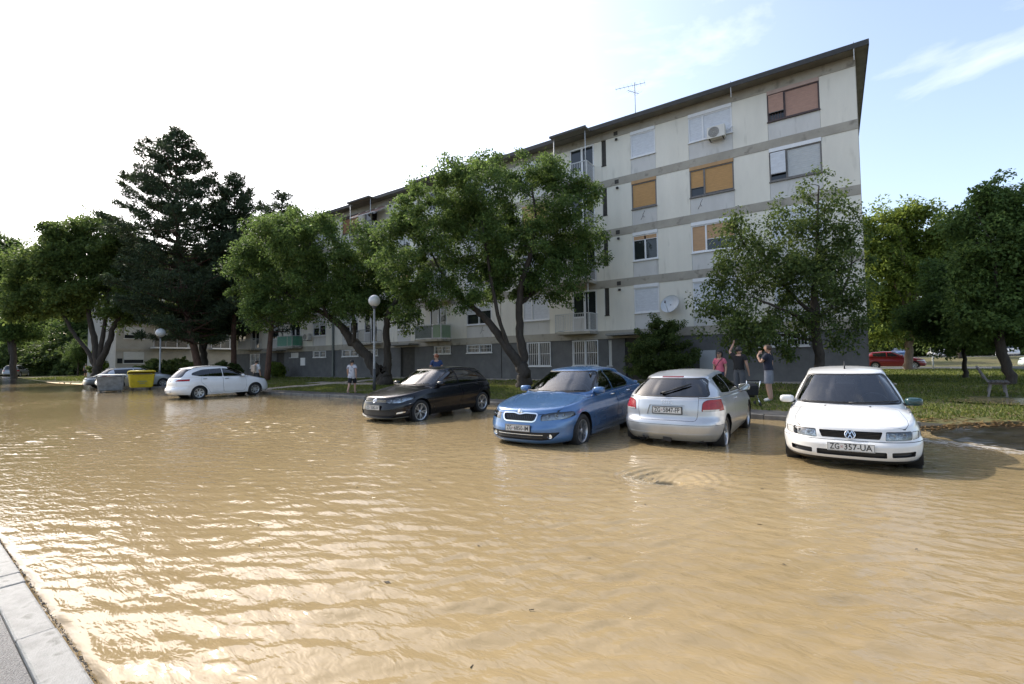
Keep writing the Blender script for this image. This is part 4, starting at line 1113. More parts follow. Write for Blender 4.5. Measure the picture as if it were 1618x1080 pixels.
    def common(s, body_m, side_windows, doors, glass, side_glass=None, wind=None, rearw=None, frame_m=None, lamps=()):
        """shared sequence: arches, windows, doors, lamps, then extraction"""
        s.arches()
        for poly in doors: s.both(poly, 'door%d' % doors.index(poly), .006)
        for i, poly in enumerate(side_windows):
            if frame_m:
                s.both(offset_poly(poly, .018), 'wframe')
            s.both(poly, 'sidewin%d' % i)
        if wind: s.cut('F', offset_poly(wind, .022), 'wseal'); s.cut('F', wind, 'windscreen')
        if rearw: s.cut('B', offset_poly(rearw, .022), 'rseal'); s.cut('B', rearw, 'rearscreen')
        for view, poly, tg, gap in lamps:
            s.region(view, poly, tg, gap)
        s.finish_index()
        for f in s.bm.faces:
            if f[s.lay] == 0: f[s.lay] = s.tags.setdefault('body', len(s.tags) + 1)
        s.take('body', 'body', body_m)
        gp = s.take('gap', 'panel_gap', m_seam, .008)
        if gp: gp['kind'] = 'stuff'
        s.doors = []
        for i, poly in enumerate(doors):
            xs_ = [p[0] for p in poly]
            for sg, sd in ((1, 'right'), (-1, 'left')):
                d = s.take('door%d|%s' % (i, sd), 'door', body_m)
                if d: s.doors.append((d, min(xs_), max(xs_), sg))
        for i, poly in enumerate(side_windows):
            cx = sum(p[0] for p in poly) / len(poly)
            for sg, sd in ((1, 'right'), (-1, 'left')):
                s.take('sidewin%d|%s' % (i, sd), 'window', side_glass or glass, .006, s.door_for(cx, sg), wall=m_blk)
        if frame_m:
            for sd in ('right', 'left'): s.take('wframe|' + sd, 'window_trim', frame_m, .001)
        if wind: s.take('windscreen', 'windscreen', glass, .004); s.take('wseal', 'windscreen_seal', m_blk, .003)
        if rearw: s.take('rearscreen', 'rear_window', side_glass or glass, .004); s.take('rseal', 'window_seal', m_blk, .003)
        s.liner()
    def lamp(s, tg, name='headlight', depth=.035, bowls=(), view='F', back=None, lens=None):
        """recessed reflector with round bowls behind a clear lens"""
        o = s.take(tg, name, back or m_refl, depth, wall=m_blk)
        if o is None: return None
        s.take(tg, 'lens', lens or m_lens, -.001, parent=o)
        for x, z, r in bowls:
            p, n = s.hit(view, x, z); sg = 1 if view == 'F' else -1
            mb = MB(); prof = [(r, -.012), (r * .95, .0), (r * .8, .01), (r * .5, .022), (r * .45, .012), (.0005, .004)]
            mb.lathe([(a, b) for a, b in prof], 20, axis='y'); c = p - Vector((0, sg * .022, 0))
            mb.v = [(v[0] + c.x, -sg * v[1] + c.y - sg * .006, v[2] + c.z) for v in mb.v]
            mb.build('bulb_bowl', m_chrome, o)
        return o
    def place(s, x, y, heading, gz, pitch=0., label=None, group='cars parked in the flood'):
        """x, y of the mid-wheelbase point; heading 0 = nose to +Y, pi = nose to -Y"""
        s.root.location = (x, y, gz); s.root.rotation_euler = (pitch, 0, heading)
        tag(s.root, label, 'car', group)
        s.bm.free()
def mirror_poly(p): return [(-a, b) for a, b in p]
# ---- white saloon facing the camera (right foreground)
SP_W = dict(L=4.14, W=1.66, FO=.80, WB=2.443, wr=.285, rim=.175, ww=.18, r=.045, rr=.06, pw=2.6,
    zc=[(0, .645), (.12, .672), (.45, .745), (.85, .825), (1.08, .868), (2, .90), (3.3, .93), (3.6, .96), (4.14, .94)],
    zsh=[(0, .63), (.2, .66), (.6, .72), (1.1, .80), (2, .84), (3, .87), (3.6, .90), (4.14, .88)],
    z0=[(0, .20), (.6, .22), (1.2, .20), (3, .20), (4.14, .26)],
    sf=[(0, .10), (.08, .035), (.3, .0), (.62, .0), (.70, .05), (.85, .06), (1, .085)], sr=[(0, .1), (.15, .02), (.5, .0), (.6, .05), (1, .08)],
    wx=[(0, .93), (.2, .985), (.5, 1.), (.62, 1.), (.70, .98), (.85, .965), (1, .925)], front=(.95, 3.1), rear=(.6, 3.4),
    zr=[(1.5, 1.28), (1.78, 1.345), (2.1, 1.40), (2.5, 1.42), (3.0, 1.375), (3.3, 1.31)],
    gh=dict(bf=1.05, br=3.62, hb=.735, fb=(.42, 2.7), rb=(.35, 2.7), tf=1.76, tr=3.08, ht=.545, ft=(.26, 2.8), rt=(.26, 2.8), crown=.045, bulge=.03))
def white_saloon():
    pw = paint('white_paint', (.66, .655, .635), rough=.28)
    c = Car('saloon_car', SP_W)
    hl = rounded([(.385, .515), (.66, .522), (.668, .618), (.395, .618)], .012)
    ind = rounded([(.674, .524), (.755, .532), (.765, .608), (.680, .616)], .012)
    gr = rounded([(-.355, .618), (.355, .618), (.322, .522), (-.322, .522)], .018)
    l1 = rounded([(-.385, .290), (.385, .290), (.385, .365), (-.385, .365)], .015); l2 = rounded([(.44, .30), (.69, .312), (.70, .378), (.44, .365)], .015)
    lip = [(-.9, .12), (.9, .12), (.9, .266), (.6, .252), (-.6, .252), (-.9, .266)]
    hood = rounded([(-.60, 1.06), (.60, 1.06), (.655, .62), (.65, .40), (.60, .25), (.36, .155), (-.36, .155), (-.60, .25), (-.65, .40), (-.655, .62)], .05)
    bump = [(-.9, .488), (.9, .488), (.9, .495), (-.9, .495)]
    doors = [rounded([(1.30, .82), (2.34, .83), (2.36, .5), (2.30, .26), (1.36, .26), (1.28, .45)], .06)]
    sw = [rounded([(1.48, .885), (2.32, .90), (2.32, 1.30), (1.98, 1.27)], .03), rounded([(2.40, .90), (3.10, .94), (3.22, 1.0), (2.98, 1.28), (2.40, 1.30)], .03)]
    wind = rounded([(-.675, .90), (.675, .90), (.505, 1.295), (-.505, 1.295)], .05)
    rw = rounded([(-.58, 1.0), (.58, 1.0), (.47, 1.30), (-.47, 1.30)], .05)
    c.common(pw, sw, doors, m_glass, wind=wind, rearw=rw, lamps=[
        ('T', hood, 'bonnet', .004), ('F', bump, 'gap', 0), ('F', hl, 'hl_r', .005), ('F', mirror_poly(hl), 'hl_l', .005), ('F', ind, 'in_r', .004), ('F', mirror_poly(ind), 'in_l', .004),
        ('F', gr, 'grille', 0), ('F', l1, 'low1', 0), ('F', l2, 'low2', 0), ('F', mirror_poly(l2), 'low3', 0), ('F', lip, 'lip', 0)])
    c.take('bonnet', 'bonnet', pw)
    for sx, k in ((1, 'hl_r'), (-1, 'hl_l')): c.lamp(k, 'headlight', .04, [(sx * .565, .568, .040), (sx * .46, .566, .034)])
    for k in ('in_r', 'in_l'): c.take(k, 'indicator', m_clear, .004, wall=m_blk)
    g = c.take('grille', 'grille', m_blk, .04, wall=m_blk); c.slats('F', -.33, .33, [.541, .560, .579, .598], m_gloss, .007, parent=g)
    for k in ('low1', 'low2', 'low3'): c.take(k, 'air_intake', m_blk, .035, wall=m_blk)
    c.take('lip', 'front_lip', m_blk, -.008, wall=m_blk)
    c.interior(); c.wheels((5, 'plain')); c.mirrors(1.40, .885, mat('dark_green_mirror', (.012, .045, .045), .25, coat=.6), pw, (.105, .08, .062), .12)
    c.plate('F', .412, 'ZG 357-UA', .52, .112, out=.008)
    c.roundel('F', 0, .572, .058, 'vw', .004)
    c.wipers([((-.62, .912), (-.02, .888)), ((-.05, .894), (.58, .890))])
    MB().tube([c.hit('T', .0, 1.98)[0], c.hit('T', .0, 1.98)[0] + Vector((0, -.10, .13))], [.012, .006], 6).build('roof_aerial', m_blk, c.root)
    for x in (-.28, .28): MB().lathe([(.0005, .012), (.012, .008), (.014, 0)], 8, tuple(c.hit('T', x, 1.02)[0])).build('washer_jet', m_blk, c.root)
    return c
SP_A = dict(L=4.21, W=1.765, FO=.87, WB=2.578, wr=.316, rim=.216, ww=.215, r=.05, rr=.075, pw=2.6,
    zc=[(0, .70), (.2, .77), (.6, .87), (1.15, .985), (2, 1.0), (3.5, .99), (3.95, .985), (4.21, .94)],
    zsh=[(0, .68), (.4, .78), (1.1, .88), (2, .92), (3.2, .965), (3.9, .975), (4.21, .93)],
    z0=[(0, .19), (.7, .21), (1.3, .21), (3, .21), (4.21, .235)],
    sf=[(0, .10), (.15, .01), (.4, .0), (.7, .02), (1, .09)],
    sr=[(0, .16), (.10, .075), (.24, .02), (.44, .0), (.52, .015), (.60, .075), (.8, .085), (1, .115)],
    wx=[(0, .925), (.2, .98), (.42, 1.), (.6, .995), (.8, .985), (1, .94)], front=(.85, 2.8), rear=(.72, 3.3),
    zr=[(1.6, 1.33), (1.95, 1.385), (2.3, 1.418), (2.7, 1.42), (3.2, 1.39), (3.55, 1.355), (3.8, 1.32)],
    gh=dict(bf=1.12, br=4.07, hb=.80, fb=(.5, 2.6), rb=(.55, 3.0), tf=1.90, tr=3.66, ht=.575, ft=(.3, 2.6), rt=(.34, 2.9), crown=.05, bulge=.035))
def silver_hatch():
    ps = paint('silver_paint', (.49, .505, .52), metal=.45, rough=.32)
    c = Car('hatchback_car', SP_A)
    doors = [rounded([(1.34, .92), (2.62, .955), (2.66, .6), (2.58, .27), (1.42, .27), (1.32, .5)], .07)]
    sw = [rounded([(1.62, .955), (2.62, .985), (2.62, 1.325), (2.02, 1.31)], .03), rounded([(2.66, .985), (3.42, 1.035), (3.36, 1.16), (3.14, 1.285), (2.66, 1.325)], [.03, .06, .08, .06, .03])]
    rw = rounded([(-.665, 1.015), (.665, 1.015), (.525, 1.285), (-.525, 1.285)], .045)
    wind = rounded([(-.70, 1.0), (.70, 1.0), (.54, 1.325), (-.54, 1.325)], .05)
    tl = rounded([(.575, .762), (.95, .762), (.95, .935), (.72, .948), (.64, .944), (.585, .90)], [.01, .0, .0, .03, .04, .03])
    tls = rounded([(4.03, .80), (4.05, .762), (4.4, .762), (4.4, .93), (4.10, .922), (4.06, .88)], [.02, .02, 0, 0, .02, .02])
    gate = rounded([(-.49, .60), (.49, .60), (.515, .75), (.52, .99), (-.52, .99), (-.515, .75)], [.05, .05, .02, .02, .02, .02])
    pl = rounded([(-.36, .685), (.36, .685), (.31, .855), (-.31, .855)], .02)
    stop = rounded([(-.19, 1.318), (.19, 1.318), (.19, 1.338), (-.19, 1.338)], .004)
    crease = [(-1, .523), (1, .523), (1, .529), (-1, .529)]
    strip = rounded([(-.76, .345), (.76, .345), (.72, .375), (-.72, .375)], .008)
    cr2 = [(3.55, .523), (4.3, .523), (4.3, .529), (3.55, .529)]
    c.common(ps, sw, doors, m_tint, wind=wind, rearw=rw, lamps=[('B', gate, 'tailgate', .006), ('B', pl, 'platebay', 0), ('B', crease, 'gap', 0), ('R', cr2, 'gap', 0), ('L', cr2, 'gap', 0), ('B', strip, 'strip', .0),
        ('B', tl, 'tl_r', .005), ('B', mirror_poly(tl), 'tl_l', .005), ('r', tls, 'tl_r', 0), ('l', tls, 'tl_l', 0), ('B', stop, 'stop', .003)])
    c.take('tailgate', 'tailgate', ps); c.take('platebay', 'plate_recess', ps, .025, wall=ps); c.take('stop', 'brake_light', m_redd, .001); c.take('strip', 'bumper_moulding', ps, -.006, wall=ps)
    for k in ('tl_r', 'tl_l'): c.take(k, 'tail_light', m_red, -.004, wall=m_blk)
    for sx in (1, -1):
        b = MB()
        for i in range(9):
            p, n = c.hit('B', sx * lerp(.59, .81, i / 8), .772); b.v += [tuple(p + n * .007 + Vector((0, 0, -.012))), tuple(p + n * .007 + Vector((0, 0, .014)))]
        b.f += [(2 * i, 2 * i + 2, 2 * i + 3, 2 * i + 1) for i in range(8)]; b.m += [0] * 8; b.sm += [True] * 8
        b.build('clear_lamp_strip', m_clear, c.root)
    c.interior(); c.wheels((5, 'y')); c.mirrors(1.52, .965, ps, None, (.11, .085, .07), .13); c.handles([(2.42, .86)], ps)
    c.plate('B', .765, 'ZG 5847-FP', .50, .115, .012, out=-.012)
    c.roundel('B', 0, .90, .028, 'rings', .006)
    pts = [c.hit('B', lerp(-.10, .36, i / 6), lerp(1.035, 1.19, i / 6)) for i in range(7)]
    MB().tube([p + n * .03 for p, n in pts], [.026, .016, .013, .018, .02, .018, .01], 6).lathe([(.0005, .03), (.035, .02), (.04, 0)], 10, tuple(pts[0][0] + pts[0][1] * .004), 'y').build('rear_wiper', m_blk, c.root)
    p0, n0 = c.hit('B', -.22, .285)
    MB().lathe([(.030, -.10), (.032, .06), (.026, .06), (.026, -.1)], 14, (-.45, p0.y + .02, .255), 'y').lathe([(.030, -.10), (.032, .06), (.026, .06), (.026, -.1)], 14, (-.38, p0.y + .02, .255), 'y').build('exhaust', m_disc, c.root)
    MB().bar((-.08, p0.y + .0, .27), (.06, p0.y + .0, .25), .05, .06).build('tow_hook', m_blk, c.root)
    return c
SP_O = dict(L=4.66, W=1.814, FO=.88, WB=2.686, wr=.316, rim=.208, ww=.205, r=.05, rr=.075, pw=2.7,
    zc=[(0, .715), (.18, .775), (.6, .87), (1.0, .945), (1.2, .985), (2, 1.0), (3.6, 1.0), (4.1, 1.02), (4.5, 1.02), (4.66, .98)],
    zsh=[(0, .69), (.35, .765), (.8, .85), (1.25, .91), (2, .93), (3.2, .965), (4.1, .985), (4.66, .95)],
    z0=[(0, .15), (.7, .19), (1.3, .19), (3, .19), (4.66, .25)],
    sf=[(0, .10), (.06, .03), (.2, .0), (.5, .0), (.65, .03), (.85, .05), (1, .09)], sr=[(0, .12), (.2, .02), (.5, .0), (.62, .04), (.85, .06), (1, .10)],
    wx=[(0, .93), (.2, .972), (.45, .982), (.64, 1.), (.71, 1.), (.76, .976), (.85, .97), (1, .93)], front=(.95, 2.9), rear=(.7, 3.2),
    zr=[(1.7, 1.35), (2.0, 1.405), (2.4, 1.452), (2.8, 1.46), (3.3, 1.42), (3.8, 1.30), (4.1, 1.2)],
    gh=dict(bf=1.18, br=4.42, hb=.80, fb=(.5, 2.5), rb=(.5, 2.6), tf=1.98, tr=3.66, ht=.575, ft=(.3, 2.6), rt=(.4, 2.6), crown=.05, bulge=.035))
def blue_liftback():
    pb = paint('blue_paint', (.064, .150, .315), metal=.35, rough=.26)
    c = Car('liftback_car', SP_O)
    doors = [rounded([(1.36, .94), (2.50, .965), (2.52, .6), (2.46, .26), (1.44, .26), (1.34, .5)], .07), rounded([(2.52, .968), (3.42, .985), (3.48, .85), (3.30, .62), (3.16, .40), (3.10, .26), (2.48, .26), (2.54, .6)], .05)]
    sw = [rounded([(1.62, .985), (2.47, .995), (2.47, 1.365), (2.10, 1.335), (1.86, 1.20)], [.03, .03, .03, .1, .1]), rounded([(2.53, .995), (3.30, 1.015), (3.40, 1.06), (3.30, 1.20), (3.02, 1.335), (2.53, 1.365)], [.02, .05, .06, .12, .12, .02])]
    wind = rounded([(-.72, 1.005), (.72, 1.005), (.545, 1.36), (-.545, 1.36)], .05); rw = rounded([(-.6, 1.08), (.6, 1.08), (.5, 1.33), (-.5, 1.33)], .05)
    hl = rounded([(.435, .575), (.80, .605), (.86, .64), (.84, .712), (.62, .712), (.43, .672)], [.02, .02, .02, .03, .05, .03])
    gr = rounded([(-.355, .685), (-.12, .692), (0, .665), (.12, .692), (.355, .685), (.325, .585), (.28, .565), (-.28, .565), (-.325, .585)], [.04, .03, .05, .03, .04, .03, .03, .03, .03])
    grf = offset_poly(gr, .022)
    low = rounded([(-.74, .375), (.74, .375), (.62, .255), (.45, .235), (-.45, .235), (-.62, .255)], [.03, .03, .03, .03, .03, .03])
    fog = rounded([(.50, .262), (.63, .285), (.69, .355), (.52, .345)], .02)
    hood = rounded([(-.66, 1.22), (.66, 1.22), (.74, .75), (.70, .35), (.60, .19), (.30, .085), (-.30, .085), (-.60, .19), (-.70, .35), (-.74, .75)], .05)
    arc = [(-.95, .43), (.95, .43), (.95, .436), (-.95, .436)]
    c.common(pb, sw, doors, m_glass, side_glass=m_tint, wind=wind, rearw=rw, frame_m=m_chrome, lamps=[('T', hood, 'bonnet', .005), ('F', low, 'low', .0), ('F', grf, 'grframe', 0), ('F', gr, 'grille', 0),
        ('F', hl, 'hl_r', .004), ('F', mirror_poly(hl), 'hl_l', .004)])
    c.take('bonnet', 'bonnet', pb); c.take('grframe', 'grille_surround', m_chrome, -.006, wall=m_chrome)
    g = c.take('grille', 'grille', m_blk, .03, wall=m_blk); c.slats('F', -.31, .31, None, m_gloss, .010, True, .585, .675, 17, .004, g)
    lw = c.take('low', 'air_intake', m_blk, .04, wall=m_blk); c.slats('F', -.48, .48, [.325], m_chrome, .010, parent=lw, depth=.018); c.slats('F', -.48, .48, [.275], m_gloss, .014, parent=lw, depth=.02)
    for sx in (1, -1):
        c.lamp('hl_r' if sx > 0 else 'hl_l', 'headlight', .045, [(sx * .66, .655, .038), (sx * .54, .645, .034), (sx * .75, .665, .028)], back=mat('dark_reflector', (.26, .27, .285), .22, .7, var=.5, vscale=13))
        p, n = c.hit('F', sx * .585, .305); MB().lathe([(.045, .004), (.043, -.012), (.03, -.016), (.0005, -.008)], 18, (p.x, p.y - .022, p.z), 'y').build('fog_light', m_chrome, c.root)
    c.interior(); c.wheels((5, 'twin')); c.mirrors(1.64, .985, pb, None, (.105, .08, .066), .10); c.handles([(2.36, .885), (3.26, .90)], m_chrome)
    c.plate('F', .435, 'ZG 6850-IM', .52, .11, .01, out=.006)
    c.roundel('F', 0, .718, .045, 'badge', .004)
    c.wipers([((-.66, 1.0), (-.02, .985)), ((-.05, .99), (.64, .99))])
    # centre ridges of the bonnet and a boot spoiler edge
    p = [c.hit('B', x, .98)[0] for x in np.linspace(-.66, .66, 9)]
    MB().tube([q + Vector((0, .03, .035)) for q in p], .022, 6).build('boot_lip', pb, c.root)
    return c
SP_G = dict(L=4.255, W=1.80, FO=.87, WB=2.637, wr=.316, rim=.216, ww=.215, r=.05, rr=.075, pw=2.7,
    zc=[(0, .70), (.18, .76), (.6, .865), (.95, .94), (1.12, .985), (2, 1.0), (3.6, .99), (4.05, .99), (4.255, .93)],
    zsh=[(0, .675), (.35, .755), (.8, .85), (1.25, .905), (2, .925), (3.2, .96), (4.0, .975), (4.255, .93)],
    z0=[(0, .17), (.7, .20), (1.3, .20), (3, .20), (4.255, .25)],
    sf=[(0, .11), (.06, .04), (.2, .0), (.5, .0), (.65, .02), (.85, .04), (1, .09)], sr=[(0, .12), (.2, .02), (.45, .0), (.55, .05), (.8, .06), (1, .10)],
    wx=[(0, .93), (.2, .972), (.45, .982), (.64, 1.), (.71, 1.), (.76, .978), (.85, .972), (1, .935)], front=(.95, 2.8), rear=(.7, 3.2),
    zr=[(1.7, 1.35), (2.0, 1.405), (2.4, 1.45), (2.8, 1.452), (3.3, 1.425), (3.7, 1.38), (3.95, 1.34)],
    gh=dict(bf=1.12, br=4.12, hb=.80, fb=(.5, 2.5), rb=(.5, 2.8), tf=1.95, tr=3.82, ht=.58, ft=(.3, 2.6), rt=(.32, 2.8), crown=.045, bulge=.035))
def black_hatch():
    pk = paint('black_paint', (.004, .004, .007), rough=.2, coat=.35, spec=.3)
    c = Car('hatchback_car', SP_G)
    doors = [rounded([(1.34, .93), (2.48, .955), (2.50, .6), (2.44, .26), (1.42, .26), (1.32, .5)], .07), rounded([(2.50, .958), (3.36, .975), (3.42, .85), (3.25, .62), (3.12, .40), (3.06, .26), (2.46, .26), (2.52, .6)], .05)]
    sw = [rounded([(1.60, .975), (2.45, .985), (2.45, 1.365), (2.08, 1.335), (1.84, 1.20)], [.03, .03, .03, .1, .1]), rounded([(2.51, .985), (3.42, 1.005), (3.46, 1.05), (3.38, 1.24), (3.20, 1.33), (2.51, 1.365)], [.02, .04, .04, .08, .08, .02])]
    wind = rounded([(-.72, 1.0), (.72, 1.0), (.545, 1.36), (-.545, 1.36)], .05); rw = rounded([(-.62, 1.06), (.62, 1.06), (.52, 1.32), (-.52, 1.32)], .05)
    hl = rounded([(.40, .60), (.72, .60), (.86, .68), (.83, .745), (.62, .715), (.40, .665)], [.02, .03, .03, .04, .05, .02])
    gr = rounded([(-.40, .618), (.40, .618), (.40, .668), (-.40, .668)], .01)
    low = rounded([(-.60, .415), (.60, .415), (.68, .30), (.55, .235), (-.55, .235), (-.68, .30)], .03)
    chl = rounded([(-.80, .225), (-.55, .195), (.55, .195), (.80, .225), (.80, .238), (.55, .212), (-.55, .212), (-.80, .238)], .004)
    hood = rounded([(-.66, 1.18), (.66, 1.18), (.74, .75), (.68, .35), (.58, .17), (.30, .085), (-.30, .085), (-.58, .17), (-.68, .35), (-.74, .75)], .05)
    fog = rounded([(.66, .315), (.80, .345), (.80, .375), (.68, .36)], .01)
    c.common(pk, sw, doors, m_glass, side_glass=m_tint, wind=wind, rearw=rw, lamps=[('T', hood, 'bonnet', .005), ('F', low, 'low', 0), ('F', gr, 'grille', 0), ('F', chl, 'chl', 0), ('F', fog, 'fog', 0), ('F', mirror_poly(fog), 'fog2', 0),
        ('F', hl, 'hl_r', .004), ('F', mirror_poly(hl), 'hl_l', .004)])
    c.take('bonnet', 'bonnet', pk); g = c.take('grille', 'grille', m_blk, .03, wall=m_blk); c.slats('F', -.39, .39, [.626, .655], m_chrome, .006, parent=g, depth=.0); c.slats('F', -.39, .39, [.64], m_gloss, .01, parent=g, depth=.01)
    c.take('low', 'air_intake', m_blk, .04, wall=m_blk); c.take('chl', 'chrome_strip', m_chrome, -.004, wall=m_chrome); c.take('fog', 'fog_light', m_chrome, .006, wall=m_blk); c.take('fog2', 'fog_light', m_chrome, .006, wall=m_blk)
    for sx in (1, -1): c.lamp('hl_r' if sx > 0 else 'hl_l', 'headlight', .045, [(sx * .70, .665, .045), (sx * .52, .642, .034)], back=mat('mid_reflector', (.55, .56, .57), .2, .8, var=.4, vscale=13))
    c.interior(); c.wheels((5, 'y')); c.mirrors(1.62, .975, pk, None, (.105, .08, .066), .10); c.handles([(2.34, .88), (3.24, .90)], pk)
    c.plate('F', .475, 'ZG 2082-IV', .52, .11, .008, out=.008)
    c.roundel('F', 0, .652, .062, 'vw', .004)
    c.wipers([((-.66, .995), (-.02, .98)), ((-.05, .985), (.64, .985))])
    return c
SP_E = dict(L=4.467, W=1.768, FO=.91, WB=2.578, wr=.312, rim=.205, ww=.205, r=.05, rr=.075, pw=2.7,
    zc=[(0, .72), (.18, .80), (.6, .92), (.95, 1.01), (1.05, 1.04), (2, 1.05), (3.6, 1.04), (4.3, 1.04), (4.467, .98)],
    zsh=[(0, .70), (.35, .80), (.8, .90), (1.25, .95), (2, .97), (3.2, 1.01), (4.1, 1.03), (4.467, .97)],
    z0=[(0, .18), (.7, .21), (1.3, .21), (3, .21), (4.467, .28)],
    sf=[(0, .11), (.06, .04), (.2, .0), (.5, .0), (.65, .02), (.85, .04), (1, .09)], sr=[(0, .12), (.12, .03), (.28, .0), (.42, .02), (.5, .07), (.8, .09), (1, .14)],
    wx=[(0, .93), (.2, .98), (.45, .995), (.6, 1.), (.75, .99), (.85, .98), (1, .935)], front=(.95, 2.7), rear=(.75, 3.0),
    zr=[(1.55, 1.42), (1.95, 1.51), (2.4, 1.565), (2.9, 1.575), (3.4, 1.55), (3.8, 1.50), (4.1, 1.43)],
    gh=dict(bf=1.02, br=4.30, hb=.78, fb=(.55, 2.4), rb=(.6, 2.6), tf=1.85, tr=3.92, ht=.56, ft=(.3, 2.6), rt=(.4, 2.5), crown=.05, bulge=.035))
def white_mpv():
    pw = paint('white_paint_cool', (.72, .73, .75), rough=.28)
    c = Car('estate_car', SP_E)
    doors = [rounded([(1.36, .98), (2.42, 1.01), (2.44, .6), (2.38, .28), (1.46, .28), (1.36, .5)], .07), rounded([(2.44, 1.012), (3.36, 1.03), (3.42, .85), (3.22, .62), (3.06, .42), (3.00, .28), (2.42, .28), (2.46, .6)], .05)]
    sw = [rounded([(1.45, 1.015), (2.40, 1.04), (2.40, 1.44), (2.05, 1.40), (1.75, 1.24)], [.03, .02, .02, .12, .12]), rounded([(2.43, 1.04), (3.40, 1.075), (3.78, 1.16), (3.72, 1.26), (3.30, 1.40), (2.43, 1.44)], [.02, .08, .06, .08, .12, .02])]
    wind = rounded([(-.70, 1.06), (.70, 1.06), (.53, 1.47), (-.53, 1.47)], .05); rw = rounded([(-.60, 1.08), (.60, 1.08), (.48, 1.42), (-.48, 1.42)], [.06, .06, .08, .08])
    tl = rounded([(.46, .885), (.95, .885), (.95, .975), (.58, .965), (.48, .93)], [.02, 0, 0, .03, .03])
    tls = rounded([(4.02, .945), (4.20, .885), (4.6, .885), (4.6, .975), (4.12, .972)], [.02, .03, 0, 0, .02])
    low = rounded([(-.5, .33), (.5, .33), (.5, .44), (-.5, .44)], .02)
    c.common(pw, sw, doors, m_tint, wind=wind, rearw=rw, lamps=[('B', rounded([(-.52, .62), (.52, .62), (.56, 1.05), (-.56, 1.05)], .05), 'tailgate', .006), ('B', tl, 'tl_r', .004), ('B', mirror_poly(tl), 'tl_l', .004), ('r', tls, 'tl_r', 0), ('l', tls, 'tl_l', 0)])
    c.take('tailgate', 'tailgate', pw)
    for k in ('tl_r', 'tl_l'): c.take(k, 'tail_light', m_red, -.003, wall=m_blk)
    c.interior(); c.wheels((7, 'plain')); c.mirrors(1.55, 1.02, pw, None, (.11, .085, .07), .13); c.handles([(2.26, .93), (3.24, .96)], mat('dark_handle', (.10, .10, .11), .4))
    c.plate('B', .40, 'ZG', .52, .11, out=.006); c.roundel('B', 0, .90, .04, 'badge', .006)
    for sg in (1, -1):
        pts = [c.hit('T', sg * .515, sv)[0] + Vector((0, 0, .018)) for sv in np.linspace(2.0, 3.8, 10)]
        MB().tube(pts, .014, 6).build('roof_rail', m_blk, c.root)
    return c

def far_car(name, sp, body_m, estate=False, lights=True):
    """background car: same construction at lower resolution with dark windows"""
    c = Car(name, sp, hi=False); g = sp['gh']; L = sp['L']
    f, b = g['bf'], g['br']; zb = float(curve(sp['zsh'])((f + b) / 2)) + .045; zt = max(p[1] for p in sp['zr']) - .115
    m1 = (f + b) / 2 - .1
    sw = [[(g['bf'] + .5, zb), (m1, zb), (m1, zt), (g['tf'] + .22, zt - .02)], [(m1 + .07, zb), (g['br'] - .62, zb + .03), (g['tr'] - .25, zt - .03), (m1 + .07, zt)]]
    wz = float(curve(sp['zc'])(f)); wind = [(-g['hb'] * .88, wz + .03), (g['hb'] * .88, wz + .03), (g['ht'] * .93, zt + .03), (-g['ht'] * .93, zt + .03)]
    rz = float(curve(sp['zc'])(b)); rw = [(-g['hb'] * .8, rz + .06), (g['hb'] * .8, rz + .06), (g['ht'] * .9, zt), (-g['ht'] * .9, zt)]
    hz = float(curve(sp['zsh'])(.1)); hl = [(.42, hz - .10), (.80, hz - .08), (.80, hz + .0), (.45, hz - .01)]
    tz = float(curve(sp['zsh'])(L - .1)); tl = [(.48, tz - .22), (.95, tz - .22), (.95, tz - .04), (.5, tz - .04)]
    gr = [(-.36, hz - .10), (.36, hz - .10), (.36, hz - .02), (-.36, hz - .02)]
    c.common(body_m, sw, [], m_opq, wind=wind, rearw=rw, lamps=[('F', hl, 'hl_r', 0), ('F', mirror_poly(hl), 'hl_l', 0), ('F', gr, 'grille', 0), ('B', tl, 'tl_r', 0), ('B', mirror_poly(tl), 'tl_l', 0)])
    for k in ('hl_r', 'hl_l'): c.take(k, 'headlight', m_clear, .004, wall=m_blk)
    for k in ('tl_r', 'tl_l'): c.take(k, 'tail_light', m_red, -.003, wall=m_blk)
    c.take('grille', 'grille', m_blk, .02, wall=m_blk)
    c.wheels((6, 'plain')); c.mirrors(g['bf'] + .42, zb + .02, body_m, None, (.1, .08, .07), .12)
    return c

# ---- put the cars on the flooded lot (all stand square to the building)
c = white_saloon(); c.place(.14, 9.84, math.pi, -.055, -.022, 'white saloon with one dark green door mirror, facing the camera')
c = silver_hatch(); c.place(-2.47, 10.40, 0, -.078, .028, 'silver three-door hatchback seen from behind')
c = blue_liftback(); c.place(-4.74, 9.30, math.pi, -.058, -.022, 'bright blue car with chrome grille surround, front to the camera')
c = black_hatch(); c.place(-9.91, 10.25, math.pi, -.04, -.024, 'black five-door hatchback beside the lamp post and leaning tree')
c = white_mpv(); c.place(-25.5, 11.25, 0, -.01, .02, 'white estate car with dark roof rails near the yellow bin')
SP_S = dict(SP_E, zr=[(1.55, 1.36), (1.95, 1.43), (2.4, 1.475), (2.9, 1.48), (3.4, 1.46), (3.8, 1.43), (4.1, 1.38)])
SP_V = dict(SP_E, zr=[(1.55, 1.52), (1.95, 1.62), (2.4, 1.68), (2.9, 1.69), (3.4, 1.67), (3.8, 1.64), (4.2, 1.58)], gh=dict(SP_E['gh'], tr=4.12, br=4.36), wr=.35, rim=.225)
c = far_car('estate_car', SP_S, paint('light_silver_paint', (.45, .48, .50), .5)); c.place(-41.3, 12.65, 0, .05, .015, 'silver estate car behind the two wheeled bins')
